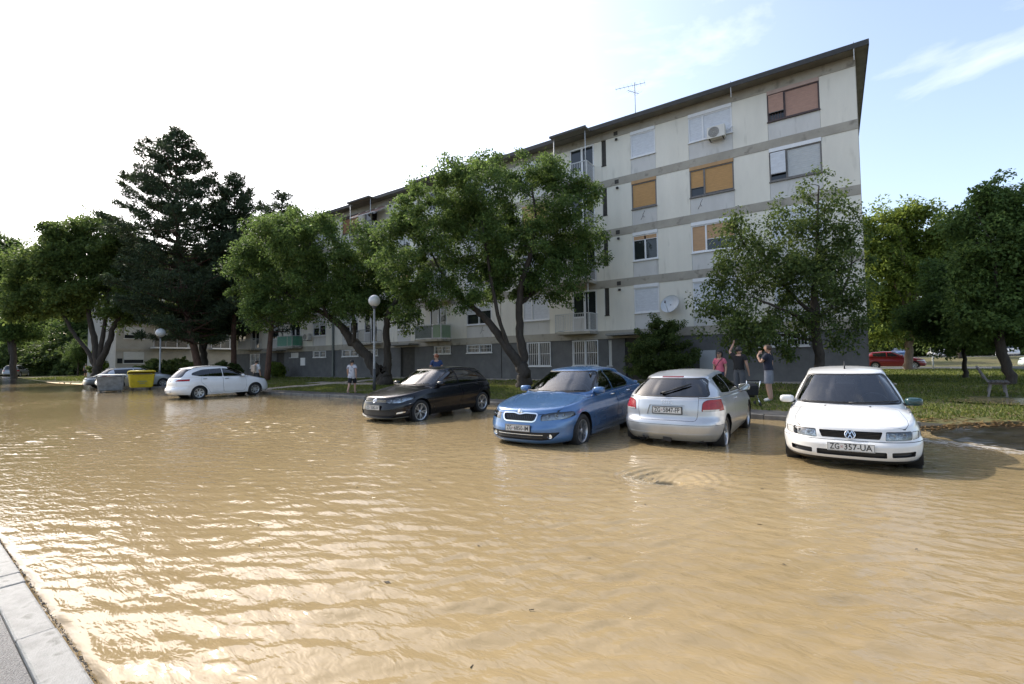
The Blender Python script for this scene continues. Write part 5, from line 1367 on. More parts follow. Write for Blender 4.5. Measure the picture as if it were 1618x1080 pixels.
c = far_car('hatchback_car', SP_G, paint('dark_grey_paint', (.03, .032, .035))); c.place(-45.9, 13.0, math.pi, .05, 0, 'dark car with its nose showing left of the grey bin')
c = far_car('suv_car', SP_V, paint('grey_silver_paint', (.26, .27, .28), .4)); c.place(-97.6, 15.6, R(62), .42, 0, 'grey sport utility car at the far left edge behind a tree trunk', 'distant parked cars')
c = far_car('hatchback_car', SP_G, paint('pale_grey_paint', (.5, .51, .52), .3)); c.place(-105.5, 14.2, R(62), .45, 0, 'pale car cut by the left edge of the picture', 'distant parked cars')
c = far_car('hatchback_car', dict(SP_W, zr=SP_A['zr'], gh=dict(SP_A['gh'], br=4.0), L=4.1, W=1.68, zc=SP_A['zc'], zsh=SP_A['zsh'], sr=SP_A['sr']), paint('red_paint', (.20, .008, .012))); c.place(4.0, 49.4, -R(90), .64, 0, 'dark red hatchback on the side road, right of the building corner', 'distant parked cars')
c = far_car('hatchback_car', SP_G, paint('pale_green_paint', (.52, .60, .55), .1)); c.place(13.6, 50.6, R(90), .66, 0, 'pale greenish car on the side road at the right edge', 'distant parked cars')
for i, (x, y, h, col, lab) in enumerate(((8.2, 92, math.pi, (.05, .09, .2), 'dark blue car parked nose-on in the far car park'), (12.5, 93, math.pi, (.6, .6, .6), 'white car parked nose-on in the far car park'), (1.2, 88, math.pi + .5, (.5, .52, .53), 'pale car in the far car park above the red one'), (19.5, 91, math.pi, (.45, .46, .47), 'silver car in the far car park behind the right tree trunk'))):
    c = far_car('parked_car', SP_G, paint('far_paint_%d' % i, col, .2)); c.place(x, y, h, 1.6, 0, lab, 'distant parked cars')
# ---------------------------------------------------------------- bins, lamps, bench and other street furniture
def gz(x, y): return float(g_lawn(x, y))
def bin_(loc, rz, m, lidm, lab, flat=True):
    b = empty('waste_container', loc, rz); tag(b, lab, 'bin', 'wheeled waste containers')
    # body tapers downwards, ribs on the front, lip round the top
    mb = MB(); W0, W1, D0, D1, h = .60, .68, .42, .52, 1.08; z0 = .18
    ring = lambda w, d, z, r=.05: [(sx * (w - (r if k else 0)), sy * (d - (0 if k else r)), z) for sx, sy, ks in ((1, -1, (1, 0)), (1, 1, (0, 1)), (-1, 1, (1, 0)), (-1, -1, (0, 1))) for k in ks]
    rs = [ring(W0 * .9, D0 * .9, z0 - .0), ring(W0, D0, z0 + .06), ring(W1, D1, h - .05), ring(W1 + .035, D1 + .035, h - .05), ring(W1 + .035, D1 + .035, h)]
    for r in rs: mb.v += r
    for i in range(len(rs) - 1):
        for j in range(8): mb.f.append((i * 8 + j, i * 8 + (j + 1) % 8, i * 8 + 8 + (j + 1) % 8, i * 8 + 8 + j)); mb.m.append(0); mb.sm.append(False)
    mb.f.append(tuple(reversed(range(8)))); mb.m.append(0); mb.sm.append(False)
    for i in range(5):
        x = -.46 + i * .23; mb.add([(x - .025, -D0 - .005, z0 + .1), (x + .025, -D0 - .005, z0 + .1), (x + .03, -D1 - .022, h - .08), (x - .03, -D1 - .022, h - .08), (x - .025, -D0 + .05, z0 + .1), (x + .025, -D0 + .05, z0 + .1), (x + .03, -D1 + .05, h - .08), (x - .03, -D1 + .05, h - .08)], [(0, 1, 2, 3), (0, 3, 7, 4), (1, 5, 6, 2), (0, 4, 5, 1), (3, 2, 6, 7)])
    mb.build('body', m, b)
    ld = MB(); n = 10
    for i in range(n + 1):
        t = i / n; y = lerp(-D1 - .06, D1 + .06, t); z = h + .02 + (.10 if flat else .24) * math.sin(math.pi * min(1, t * .75 + .25)) ** .7
        for x in (-W1 - .05, -W1 + .06, W1 - .06, W1 + .05): ld.v.append((x, y, z - (.05 if abs(x) > W1 else 0)))
    for i in range(n):
        for j in range(3): ld.f.append((i * 4 + j, i * 4 + j + 1, i * 4 + 5 + j, i * 4 + 4 + j)); ld.m.append(0); ld.sm.append(True)
    for sg in (0, 3):
        ld.f.append(tuple([i * 4 + sg for i in range(n + 1)])); ld.m.append(0); ld.sm.append(False)
    ld.f.append((0, 1, 2, 3)); ld.m.append(0); ld.sm.append(False)
    ld.build('lid', lidm, b)
    MB().tube([(-.5, -D1 - .06, h - .02), (-.45, -D1 - .11, h - .0), (.45, -D1 - .11, h - .0), (.5, -D1 - .06, h - .02)], .018, 6).build('handle', m_blk, b)
    for sx in (-1, 1):
        MB().lathe([(.03, -.02), (.05, -.03), (.05, .03), (.03, .02)], 10, (sx * (W1 + .05), 0, h - .16), 'x').build('trunnion', m_metal, b)
        for sy in (-1, 1):
            w = empty('castor', (sx * .46, sy * .30, 0), 0, b)
            MB().lathe([(.03, -.025), (.09, -.025), (.10, -.01), (.10, .01), (.09, .025), (.03, .025)], 14, (0, 0, .10), 'x').build('tyre', m_tyre, w); MB().bar((0, 0, .1), (0, .03, .2), .06, .02).build('fork', m_metal, w)
    return b
m_gbin = mat('galvanised_steel', (.20, .21, .22), .5, .35, var=.25, vscale=5, bump=.3, bscale=25); m_ybin = mat('yellow_plastic', (.60, .45, .015), .5, var=.12, vscale=4)
b1 = bin_((-37.35, 10.1, -.10), R(74), m_gbin, mat('grey_lid', (.40, .42, .44), .45, .2, var=.15), 'grey galvanised waste container left of the yellow one')
b2_ = bin_((-38.75, 12.1, -.02), R(78), m_ybin, mat('yellow_lid', (.64, .49, .02), .45, var=.1), 'bright yellow plastic waste container', False)
for i, (dz, w) in enumerate(((.55, .5), (.42, .3))): MB().box(-w / 2, w / 2, -.535 + i * .006, -.525 + i * .006, dz, dz + .09).build('sticker', mat('faded_sticker', (.38, .34, .10), .7), b2_)

def lamp_post(loc, h, r, lab, stick=False):
    l = empty('street_lamp', loc); tag(l, lab, 'street lamp', 'globe street lamps')
    mp_ = mat('lamp_post_grey', (.30, .30, .29), .55, .3, var=.2, vscale=6)
    MB().tube([(0, 0, 0), (0, 0, 1.1)], .075, 14).build('base_tube', mat('lamp_base_dark', (.07, .072, .075), .6, var=.2), l)
    MB().tube([(0, 0, 1.1), (0, 0, 1.14), (0, 0, h - 2 * r - .02)], [.075, .055, .048], 14).build('post', mp_, l)
    MB().lathe([(.05, h - 2 * r - .12), (.11, h - 2 * r - .03), (.12, h - 2 * r + .02), (.05, h - 2 * r + .02)], 20).build('collar', mat('lamp_base_dark', (.07, .072, .075), .6), l)
    MB().lathe([(max(.002, r * math.sin(t)), h - r - r * math.cos(t)) for t in np.linspace(.25, math.pi, 16)], 28).build('globe', mat('opal_globe', (.55, .56, .56), .22, var=.06, vscale=4, coat=.4), l)
    if stick:
        st = MB(); rn = random.Random(3)
        for i in range(26):
            z = rn.uniform(1.15, 2.5); a = rn.uniform(2.6, 5.6); w, hh = rn.uniform(.03, .06), rn.uniform(.04, .12)
            st.add([(.0585 * math.cos(a + k * w * 8), .0585 * math.sin(a + k * w * 8), z + q * hh) for k, q in ((0, 0), (1, 0), (1, 1), (0, 1))], [(0, 1, 2, 3)])
        o = st.build('paper_scraps', mat('paper_scrap', (.45, .44, .42), .9, var=.5, vscale=40), l); o['kind'] = 'stuff'
    return l
lamp_post((-19.1, 15.6, gz(-19.1, 15.6)), 4.85, .30, 'globe lamp on a grey post beside the leaning tree', True)
lamp_post((-44.2, 15.0, .15), 4.45, .35, 'globe lamp behind the yellow bin, in front of the far building')

def bench(loc, rz, lab):
    b = empty('park_bench', loc, rz); tag(b, lab, 'bench')
    mw = mat('weathered_slats', (.055, .048, .042), .8, var=.35, vscale=9, bump=.4, bscale=50); mc = mat('bench_frame', (.17, .16, .155), .7, var=.25, vscale=6)
    for i in range(5): bevel_box('slat', -.9, .9, -.02 + i * .095, .065 + i * .095, .42, .46, mw, b, .006)
    for i in range(3):
        o = bevel_box('slat', -.9, .9, -.02, .02, 0, .085, mw, b, .006); o.location = (0, -.10 - i * .055, .55 + i * .13); o.rotation_euler = (R(22), 0, 0)
    for x in (-.7, .7):
        MB().bar((x, .38, 0), (x, .34, .42), .05).bar((x, -.02, 0), (x, .06, .42), .05).bar((x, .0, .40), (x, .42, .40), .05).bar((x, .02, .40), (x, -.24, .92), .05).build('leg', mc, b)
    return b
bench((3.95, 20.6, gz(3.95, 20.6) - .02), R(-100), 'weathered bench standing in the puddle on the lawn')
bench((7.2, 25.3, gz(7.2, 25.3)), R(-70), 'second bench cut off by the right edge of the picture')

# sign pole and thin rail by the side road
sp_ = empty('sign_post', (6.1, 46.9, gz(6.1, 46.9))); tag(sp_, 'thin pale pole beside the side road', 'pole')
MB().tube([(0, 0, 0), (0, 0, 1.55)], .05, 8).build('pole', m_metal, sp_); MB().lathe([(.0005, 1.58), (.05, 1.56), (.052, 1.53)], 10).build('cap', m_blk, sp_)

# pushchair by the silver car
pc = empty('pushchair', (-2.0, 14.95, gz(-2.0, 14.95)), R(25)); pc.scale = (.8, .8, .8); tag(pc, 'black pushchair standing on the grass in front of the silver car', 'pushchair')
hood = MB(); n = 8
for i in range(n + 1):
    a = R(20 + 130 * i / n)
    for x in (-.2, -.14, .14, .2): hood.v.append((x * (1 if abs(x) < .19 else 1), -.02 + .26 * math.cos(a), .52 + .30 * math.sin(a) - (.04 if abs(x) > .19 else 0)))
hood.f += [(i * 4 + j, i * 4 + j + 1, i * 4 + 5 + j, i * 4 + 4 + j) for i in range(n) for j in range(3)]; hood.m += [0] * 24; hood.sm += [True] * 24
mfab = mat('black_fabric', (.014, .014, .016), .85); hood.build('hood', mfab, pc)
MB().add([(-.19, -.2, .40), (.19, -.2, .40), (.19, .18, .36), (-.19, .18, .36), (-.19, -.24, .72), (.19, -.24, .72), (.19, -.17, .40), (-.19, -.17, .40), (-.19, .20, .30), (.19, .20, .30)], [(0, 1, 2, 3), (4, 5, 6, 7), (3, 2, 9, 8)]).build('seat', mfab, pc)
for x in (-.22, .22):
    MB().tube([(x, .30, .09), (x, -.10, .45), (x, -.34, .92)], .014, 6).tube([(x, -.26, .09), (x, .06, .40)], .014, 6).build('frame_tube', m_chrome, pc)
    for y in (.30, -.26): MB().lathe([(.02, -.02), (.075, -.022), (.085, 0), (.075, .022), (.02, .02)], 14, (x, y, .085), 'x').build('wheel', m_tyre, pc)
MB().tube([(-.22, -.34, .92), (.22, -.34, .92)], .018, 6).build('handle', mfab, pc)
# ---------------------------------------------------------------- people
m_skin = mat('skin', (.40, .235, .165), .55, var=.1, vscale=6)
def person(loc, face, h, label, shirt, bottom, hair, pose=None, short=True, shoes=(.5, .48, .45), long_hair=False, sleeve=.62, group='people on the lawn', shirt_drop=.0, extra=None, low=False):
    """one continuous skinned body with clothing and hair as children. face = heading (0 looks to +Y)"""
    p = dict(pel=(0, 0, .95), spi=(0, -.01, 1.12), che=(0, .0, 1.32), nek=(0, -.005, 1.475), jaw=(0, .015, 1.545), hed=(0, .01, 1.635), top=(0, .005, 1.70),
             shR=(.165, 0, 1.415), elR=(.225, -.03, 1.13), wrR=(.235, .04, .90), haR=(.232, .065, .83), shL=(-.165, 0, 1.415), elL=(-.225, -.03, 1.13), wrL=(-.235, .04, .90), haL=(-.232, .065, .83),
             hiR=(.085, 0, .90), knR=(.095, .025, .49), anR=(.095, -.03, .085), toR=(.11, .13, .035), hiL=(-.085, 0, .90), knL=(-.095, .025, .49), anL=(-.095, -.03, .085), toL=(-.11, .13, .035))
    p.update(pose or {})
    rad = dict(pel=(.150, .115), spi=(.135, .10), che=(.150, .105), nek=(.058, .058), jaw=(.076, .088), hed=(.094, .112), top=(.066, .080), shR=(.070, .070), elR=(.044, .044), wrR=(.031, .031), haR=(.036, .026),
               hiR=(.098, .098), knR=(.062, .062), anR=(.042, .042), toR=(.042, .034))
    for k in list(rad):
        if k.endswith('R'): rad[k[:-1] + 'L'] = rad[k]
    E = [('pel', 'spi'), ('spi', 'che'), ('che', 'nek'), ('nek', 'jaw'), ('jaw', 'hed'), ('hed', 'top')]
    for s in 'RL': E += [('che', 'sh' + s), ('sh' + s, 'el' + s), ('el' + s, 'wr' + s), ('wr' + s, 'ha' + s), ('pel', 'hi' + s), ('hi' + s, 'kn' + s), ('kn' + s, 'an' + s), ('an' + s, 'to' + s)]
    P = {k: Vector(v) for k, v in p.items()}; Rr = {k: v for k, v in rad.items()}
    if not low:
        for s, sg in (('R', 1), ('L', -1)):
            d = (P['ha' + s] - P['wr' + s]).normalized(); side = d.cross(Vector((sg, 0, 0))); side = side.normalized() if side.length > .2 else Vector((0, 1, 0)); palm = d.cross(side).normalized()
            for i, (o, ln) in enumerate(((-.026, .055), (-.009, .072), (.009, .078), (.026, .068))):
                a = P['ha' + s] + side * o + d * .018; b = a + d * ln * .55; c = b + d * ln * .4 + palm * .018 * (1 if palm.y > 0 else -1)
                for nm, q, rr_ in (('a', a, .010), ('b', b, .009), ('c', c, .007)): P['f%s%d%s' % (s, i, nm)] = q; Rr['f%s%d%s' % (s, i, nm)] = (rr_, rr_)
                E += [('ha' + s, 'f%s%da' % (s, i)), ('f%s%da' % (s, i), 'f%s%db' % (s, i)), ('f%s%db' % (s, i), 'f%s%dc' % (s, i))]
            a = P['ha' + s] + side * .03 - d * .02; b = a + side * .022 + d * .03; c = b + d * .03
            for nm, q in (('a', a), ('b', b), ('c', c)): P['t%s%s' % (s, nm)] = q; Rr['t%s%s' % (s, nm)] = (.010, .010)
            E += [('ha' + s, 't%sa' % s), ('t%sa' % s, 't%sb' % s), ('t%sb' % s, 't%sc' % s)]
    names = list(P); bm = bmesh.new(); sk = bm.verts.layers.skin.verify(); V = {}
    for k in names:
        v = bm.verts.new(P[k]); V[k] = v; v[sk].radius = Rr[k]; v[sk].use_root = (k == 'pel')
    for a, b in E: bm.edges.new((V[a], V[b]))
    me = bpy.data.meshes.new('skeleton'); bm.to_mesh(me); bm.free()
    o = bpy.data.objects.new('skeleton', me); COL.objects.link(o)
    m1 = o.modifiers.new('skin', 'SKIN'); m1.use_smooth_shade = True; m1.branch_smoothing = .6
    m2 = o.modifiers.new('sub', 'SUBSURF'); m2.levels = 1 if low else 2; m2.render_levels = m2.levels
    dg = bpy.context.evaluated_depsgraph_get(); body = bpy.data.meshes.new_from_object(o.evaluated_get(dg))
    bpy.data.objects.remove(o); bpy.data.meshes.remove(me)
    root = empty('person', loc, face); tag(root, label, 'person', group); k = h / 1.735; root.scale = (k, k, k)
    body.materials.clear(); body.materials.append(m_skin)
    for q in body.polygons: q.use_smooth = True
    link('body', body, root)
    # nearest bone of every vertex
    segs = [(a, b, P[a], P[b]) for a, b in E]
    co = np.array([v.co[:] for v in body.vertices]); no = np.array([v.normal[:] for v in body.vertices])
    best = np.full(len(co), 9.); who = np.zeros(len(co), int); tt = np.zeros(len(co))
    for i, (a, b, A, B) in enumerate(segs):
        A, B = np.array(A), np.array(B); d = B - A; t = np.clip(((co - A) @ d) / (d @ d), 0, 1); dist = np.linalg.norm(co - A - t[:, None] * d, axis=1) - .5 * (Rr[a][0] * (1 - t) + Rr[b][0] * t)
        m_ = dist < best; best[m_] = dist[m_]; who[m_] = i; tt[m_] = t[m_]
    bone = [(a, b) for a, b, _, _ in segs]
    def cover(sel, off, name, m):
        keep = np.array([sel(bone[w], t, c) for w, t, c in zip(who, tt, co)])
        idx = {}; V_, F_ = [], []
        for q in body.polygons:
            if all(keep[i] for i in q.vertices):
                f = []
                for i in q.vertices:
                    if i not in idx: idx[i] = len(V_); V_.append(co[i] + no[i] * (off(co[i]) if callable(off) else off))
                    f.append(idx[i])
                F_.append(f)
        if F_: return MB().add(V_, F_, 0, True).build(name, m, root)
    def is_shirt(b, t, c):
        if b in (('pel', 'spi'), ('spi', 'che')): return c[2] > .93 - shirt_drop
        if b == ('che', 'nek'): return t < .62
        if b[0] == 'che': return True
        if b[0] in ('shR', 'shL') and b[1][:2] == 'el': return t < sleeve
        if b[0] == 'pel' and b[1][:2] == 'hi': return c[2] > .93 - shirt_drop
        if b[0][:2] == 'hi': return c[2] > .93 - shirt_drop
        return False
    def is_bottom(b, t, c):
        lim = .52 if short else .10
        return (b == ('pel', 'spi') and c[2] < 1.02) or (b[0] == 'pel' and b[1][:2] == 'hi') or (b[0][:2] == 'hi' and c[2] > lim) or (not short and b[0][:2] == 'kn' and c[2] > .10)
    cover(is_bottom, lambda c: .016 + .022 * max(0, (.95 - c[2]) / .45), 'shorts' if short else 'trousers', bottom)
    cover(is_shirt, lambda c: .022 + .018 * max(0, (1.35 - c[2]) / .4), 'shirt', shirt)
    cover(lambda b, t, c: (b[0] in ('anR', 'anL')) or (b[0][:2] == 'kn' and c[2] < .075), .012, 'shoes', mat('shoe_%d' % int(shoes[0] * 100), shoes, .6))
    hz = P['hed'].z
    cover(lambda b, t, c: b in (('jaw', 'hed'), ('hed', 'top'), ('nek', 'jaw')) and (c[2] > hz + .03 or (c[1] < P['hed'].y + .012 and c[2] > hz - (.14 if long_hair else .085))), lambda c: .016 + (.03 if long_hair and c[1] < 0 else .004), 'hair', hair)
    if not low:
        # face: nose, eyes, mouth, ears
        c = P['hed']; f = MB()
        f.add([(c.x - .014, c.y + .094, c.z - .03), (c.x + .014, c.y + .094, c.z - .03), (c.x, c.y + .126, c.z - .032), (c.x, c.y + .100, c.z + .018)], [(0, 1, 2), (0, 2, 3), (1, 3, 2)])
        for sx in (-1, 1): f.lathe([(.0005, .012), (.018, .008), (.026, 0)], 8, (c.x + sx * .080, c.y - .005, c.z - .012), 'x')
        f.build('nose_and_ears', m_skin, root)
        e = MB()
        for sx in (-1, 1): e.lathe([(.0005, .008), (.009, .004), (.013, 0)], 8, (c.x + sx * .03, c.y + .097, c.z + .008), 'y')
        e.build('eyes', mat('eye_dark', (.02, .018, .016), .2), root)
        MB().box(c.x - .024, c.x + .024, c.y + .084, c.y + .098, c.z - .062, c.z - .054).build('mouth', mat('lip', (.25, .09, .08), .5), root)
    if extra: extra(root, P)
    return root
cl = lambda n, c, v=.12: mat('cloth_' + n, c, .9, var=v, vscale=7, bump=.3, bscale=30)
h_blk, h_brn, h_red = mat('hair_black', (.010, .009, .009), .5), mat('hair_brown', (.05, .028, .016), .5), mat('hair_auburn', (.16, .045, .015), .5)
WORLD = lambda x, y: (x, y, gz(x, y) + .012)
# man in navy shirt, side-on, one hand to his face
person(WORLD(-1.66, 16.34), R(80), 1.76, 'man in navy T-shirt and grey shorts standing right of the silver car', cl('navy', (.012, .014, .028)), cl('grey', (.17, .18, .21)), h_brn,
       dict(elL=(-.20, .16, 1.17), wrL=(-.12, .27, 1.38), haL=(-.08, .22, 1.47), elR=(.22, -.02, 1.12), wrR=(.22, .06, .88), haR=(.215, .09, .81), toR=(.10, .14, .035), spi=(0, .03, 1.12)), shoes=(.62, .6, .57))
# man in black, back to the camera, arm raised
person(WORLD(-2.58, 16.95), R(-8), 1.73, 'man in black T-shirt with one arm raised, seen from behind', cl('black', (.010, .010, .011)), cl('dark_grey', (.07, .075, .085)), h_blk,
       dict(elL=(-.30, .05, 1.55), wrL=(-.20, .10, 1.78), haL=(-.18, .12, 1.85), elR=(.24, -.02, 1.13), wrR=(.27, .05, .90), haR=(.27, .08, .83)), short=False, shoes=(.1, .1, .1))
# woman in pink facing the camera with sunglasses and a shoulder strap
def pink_x(root, P):
    c = P['hed']; g = MB()
    for sx in (-1, 1): g.lathe([(.0005, .012), (.026, .010), (.028, 0)], 10, (c.x + sx * .034, c.y + .100, c.z + .006), 'y')
    g.bar((c.x - .08, c.y + .06, c.z + .012), (c.x + .08, c.y + .06, c.z + .012), .01); g.build('sunglasses', m_gloss, root)
    MB().tube([(-.13, .06, 1.46), (-.05, .145, 1.33), (.07, .16, 1.15), (.17, .08, 1.0)], .012, 6).tube([(-.13, .06, 1.46), (-.05, -.13, 1.33), (.10, -.15, 1.12), (.17, .0, 1.0)], .012, 6).build('shoulder_strap', m_blk, root)
    bevel_box('handbag', .14, .24, -.08, .12, .84, 1.02, mat('bag_dark', (.03, .02, .02), .6), root, .02, 2)
person(WORLD(-3.22, 17.2), R(165), 1.56, 'woman in a pink top with dark glasses and a shoulder strap', cl('pink', (.52, .12, .17)), cl('denim', (.05, .06, .10)), h_blk, None, short=False, long_hair=True, extra=pink_x)
# woman walking away along the kerb
def bag_x(root, P):
    MB().tube([(-.14, .05, 1.46), (-.02, -.14, 1.3), (.16, -.1, 1.02), (.24, .0, .9)], .010, 6).build('bag_strap', cl('strap_white', (.5, .5, .5)), root)
patt = mat('patterned_cotton', (.46, .46, .49), .9, var=.1, vscale=5, spots=((.10, .10, .16), 9., .54))
person((-19.12, 14.29, .125), R(32), 1.64, 'woman in a patterned pale top and black shorts walking along the kerb', patt, cl('black2', (.012, .012, .014)), h_blk,
       dict(hiR=(.085, .02, .90), knR=(.10, .15, .52), anR=(.11, .12, .09), toR=(.12, .28, .04), knL=(-.10, -.06, .50), anL=(-.12, -.26, .11), toL=(-.12, -.12, .035), elR=(.24, -.10, 1.14), wrR=(.25, -.10, .91), haR=(.25, -.09, .84), elL=(-.24, .02, 1.14), wrL=(-.25, .12, .93), haL=(-.25, .15, .86)),
       shoes=(.55, .42, .38), shirt_drop=.17, extra=bag_x, group='people on the lawn')
# person with auburn hair behind the black car
person(WORLD(-13.9, 14.62), R(60), 1.79, 'auburn-haired person in a dark blue top behind the black car', cl('blue', (.02, .04, .11)), cl('denim', (.05, .06, .10)), h_red, dict(elL=(-.22, .1, 1.15), wrL=(-.18, .25, 1.25), haL=(-.16, .28, 1.3)), short=False, long_hair=False)
# person with pale bag behind the bonnet of the white estate car
def back_x(root, P): bevel_box('backpack', -.15, .15, -.30, -.13, 1.0, 1.42, cl('beige_bag', (.42, .34, .27)), root, .05, 2)
person(WORLD(-28.4, 14.5), R(20), 1.72, 'person in white shirt with beige backpack by the bonnet of the white estate car', cl('white', (.55, .55, .55)), cl('dark3', (.03, .03, .03)), h_blk, None, short=True, extra=back_x, sleeve=.95)
person((-82.0, 19.5, float(g_lawn(-82, 19.5))), R(90), 1.72, 'distant walker in a grey top under the far left trees', cl('midgrey', (.14, .14, .17)), cl('black2', (.012, .012, .014)), h_blk, None, low=True, group='distant walkers')
person((-81.0, 20.4, float(g_lawn(-81, 20.4))), R(100), 1.68, 'distant walker in a white top under the far left trees', cl('white', (.55, .55, .55)), cl('black2', (.012, .012, .014)), h_brn, None, low=True, group='distant walkers')
# ---------------------------------------------------------------- trees and other plants
RT = Vector((math.cos(YAW), math.sin(YAW), 0)); AW = Vector((-math.sin(YAW), math.cos(YAW), 0))   # two horizontal axes for laying out crowns
m_bark = mat('dark_bark', (.045, .036, .028), .9, var=.35, vscale=9, bump=.9, bscale=22, stretch=(1, 1, .25))
m_barkp = mat('pine_bark', (.10, .055, .038), .9, var=.35, vscale=8, bump=.9, bscale=18, stretch=(1, 1, .3))
m_barkl = mat('pale_bark', (.16, .115, .08), .9, var=.25, vscale=8, bump=.7, bscale=22, stretch=(1, 1, .3))
LEAF = {'dark': leafmat('leaf_dark', (.052, .088, .023), (.130, .185, .048), .5), 'mid': leafmat('leaf_mid', (.046, .086, .024), (.125, .192, .050), .48), 'light': leafmat('leaf_light', (.065, .110, .018), (.17, .22, .04), .5),
        'pine': leafmat('needle', (.030, .050, .026), (.072, .102, .046), .25), 'deep': leafmat('leaf_deep', (.042, .072, .021), (.110, .155, .042), .48)}
def leaf_mesh(name, C, D, N, L, Wd, m, rng):
    """one mesh of many small leaves: centre, direction, normal, length, width arrays"""
    n = len(C); S_ = np.cross(D, N); S_ /= np.linalg.norm(S_, axis=1)[:, None] + 1e-9; N2 = np.cross(S_, D)
    b = C - D * L[:, None] * .5; t = C + D * L[:, None] * .5 - N2 * (L * .12)[:, None]; mid = C - D * (L * .06)[:, None] + N2 * (L * .05)[:, None]
    V = np.stack([b, mid + S_ * Wd[:, None] * .5, t, mid - S_ * Wd[:, None] * .5], 1).reshape(-1, 3).astype(np.float32)
    me = bpy.data.meshes.new(name); me.vertices.add(4 * n); me.vertices.foreach_set('co', V.ravel()); me.loops.add(4 * n); me.loops.foreach_set('vertex_index', np.arange(4 * n, dtype=np.int32))
    me.polygons.add(n); me.polygons.foreach_set('loop_start', np.arange(0, 4 * n, 4, dtype=np.int32)); me.polygons.foreach_set('loop_total', np.full(n, 4, np.int32))
    me.materials.append(m); me.update(calc_edges=True)
    return me
def unit(a): return a / (np.linalg.norm(a, axis=-1)[..., None] + 1e-9)
def tree(name, base, clumps, limbs, label, seed, leaf='mid', nt=220, per=220, ls=.12, blob=.55, bark=None, group='trees round the lot', cat='tree', twig=.012, thin=.0, droop=.25, flat=.62):
    """clumps: (r, d, z, rr, rd, rz) in metres from the base along RT, AW, up; limbs: list of [(r, d, z, radius), ...]"""
    rng = np.random.default_rng(seed); rn = random.Random(seed); t = empty(name, base); tag(t, label, cat, group)
    W_ = lambda r, d, z: RT * r + AW * d + Vector((0, 0, z))
    mb = MB(); nodes, nrad = [], []
    for lb in limbs:
        pts = [W_(*q[:3]) for q in lb]; rad = [q[3] for q in lb]
        P_, R_ = [], []
        for i in range(len(pts) - 1):          # smooth the limb and roughen it a little
            p0, p1, p2, p3 = pts[max(0, i - 1)], pts[i], pts[i + 1], pts[min(len(pts) - 1, i + 2)]
            for j in range(5):
                u = j / 5; P_.append(.5 * ((2 * p1) + (p2 - p0) * u + (2 * p0 - 5 * p1 + 4 * p2 - p3) * u * u + (3 * p1 - p0 - 3 * p2 + p3) * u ** 3) + Vector([rn.gauss(0, .14 * rad[i] * (.3 if i == 0 and j == 0 else 1)) for _ in range(3)])); R_.append(lerp(rad[i], rad[i + 1], u) * rn.uniform(.94, 1.06))
        P_.append(pts[-1]); R_.append(rad[-1])
        mb.tube(P_, R_, 10); nodes += P_[2:]; nrad += R_[2:]
    tot = sum(c[3] * c[4] * c[5] for c in clumps) ; targ = []
    vol = [(c[3] * c[4] * c[5]) ** .8 for c in clumps]; sv = sum(vol)
    for c, v in zip(clumps, vol):
        for _ in range(max(3, int(nt * v / sv))):
            u = unit(rng.normal(size=3)); q = (rng.random() ** .38); q = q if rng.random() > .14 else rng.uniform(1.0, 1.28)
            targ.append(W_(c[0] + u[0] * c[3] * q, c[1] + u[1] * c[4] * q, c[2] + u[2] * c[5] * q))
    z_low = min(p.z for p in nodes)
    cen = sum(nodes, Vector()) / len(nodes)
    NA = np.array([n[:] for n in nodes]); NR = list(nrad)
    targ.sort(key=lambda p: min((Vector(k) - p).length for k in NA[::6]))
    for p in targ:
        pa = np.array(p[:]); d = np.linalg.norm(NA - pa, axis=1) + .35 * np.maximum(0, NA[:, 2] - pa[2])
        i = int(np.argmin(d)); a = Vector(NA[i]); L_ = (p - a).length
        if L_ < .1: continue
        mid = a.lerp(p, .5) + Vector((rn.gauss(0, .07), rn.gauss(0, .07), .10 + rn.gauss(0, .05))) * L_
        r0 = min(NR[i] * .72, .012 + .022 * L_); pts = [a, a.lerp(mid, .5) + (mid - a.lerp(p, .5)) * .2, mid, mid.lerp(p, .6), p]
        mb.tube(pts, [r0, r0 * .85, r0 * .65, r0 * .45, twig * .5], 5, cap=False)
        NA = np.vstack([NA, [q[:] for q in pts[2:]]]); NR += [r0 * .65, r0 * .5, twig]
    mb.build('trunk', bark or m_bark, t)
    # leaves in sprays round the twig ends
    T_ = np.array([p[:] for p in targ]); n = len(T_)
    k = np.maximum(12, (per * rng.uniform(.45, 1.45, n)).astype(int)); idx = np.repeat(np.arange(n), k); m_ = len(idx)
    u = unit(rng.normal(size=(m_, 3))); q = rng.random(m_) ** .5; bl = blob * rng.uniform(.6, 1.35, n)[idx]
    off = u * (q * bl)[:, None] * np.array([1, 1, flat]); off[:, 2] -= droop * blob * np.hypot(off[:, 0], off[:, 1])
    tilt = rng.normal(0, .35, (n, 2))[idx]; off[:, 2] += tilt[:, 0] * off[:, 0] + tilt[:, 1] * off[:, 1]
    C = T_[idx] + off
    D = unit(off * .8 + rng.normal(0, .5, (m_, 3)) * blob + np.array([0, 0, -.18])); Nn = unit(np.array([0, 0, 1.]) + rng.normal(0, .55, (m_, 3)))
    L = ls * rng.uniform(.65, 1.35, m_)
    link('crown', leaf_mesh('crown', C, D, Nn, L, L * rng.uniform(.5, .72, m_), LEAF[leaf], rng), t)
    return t
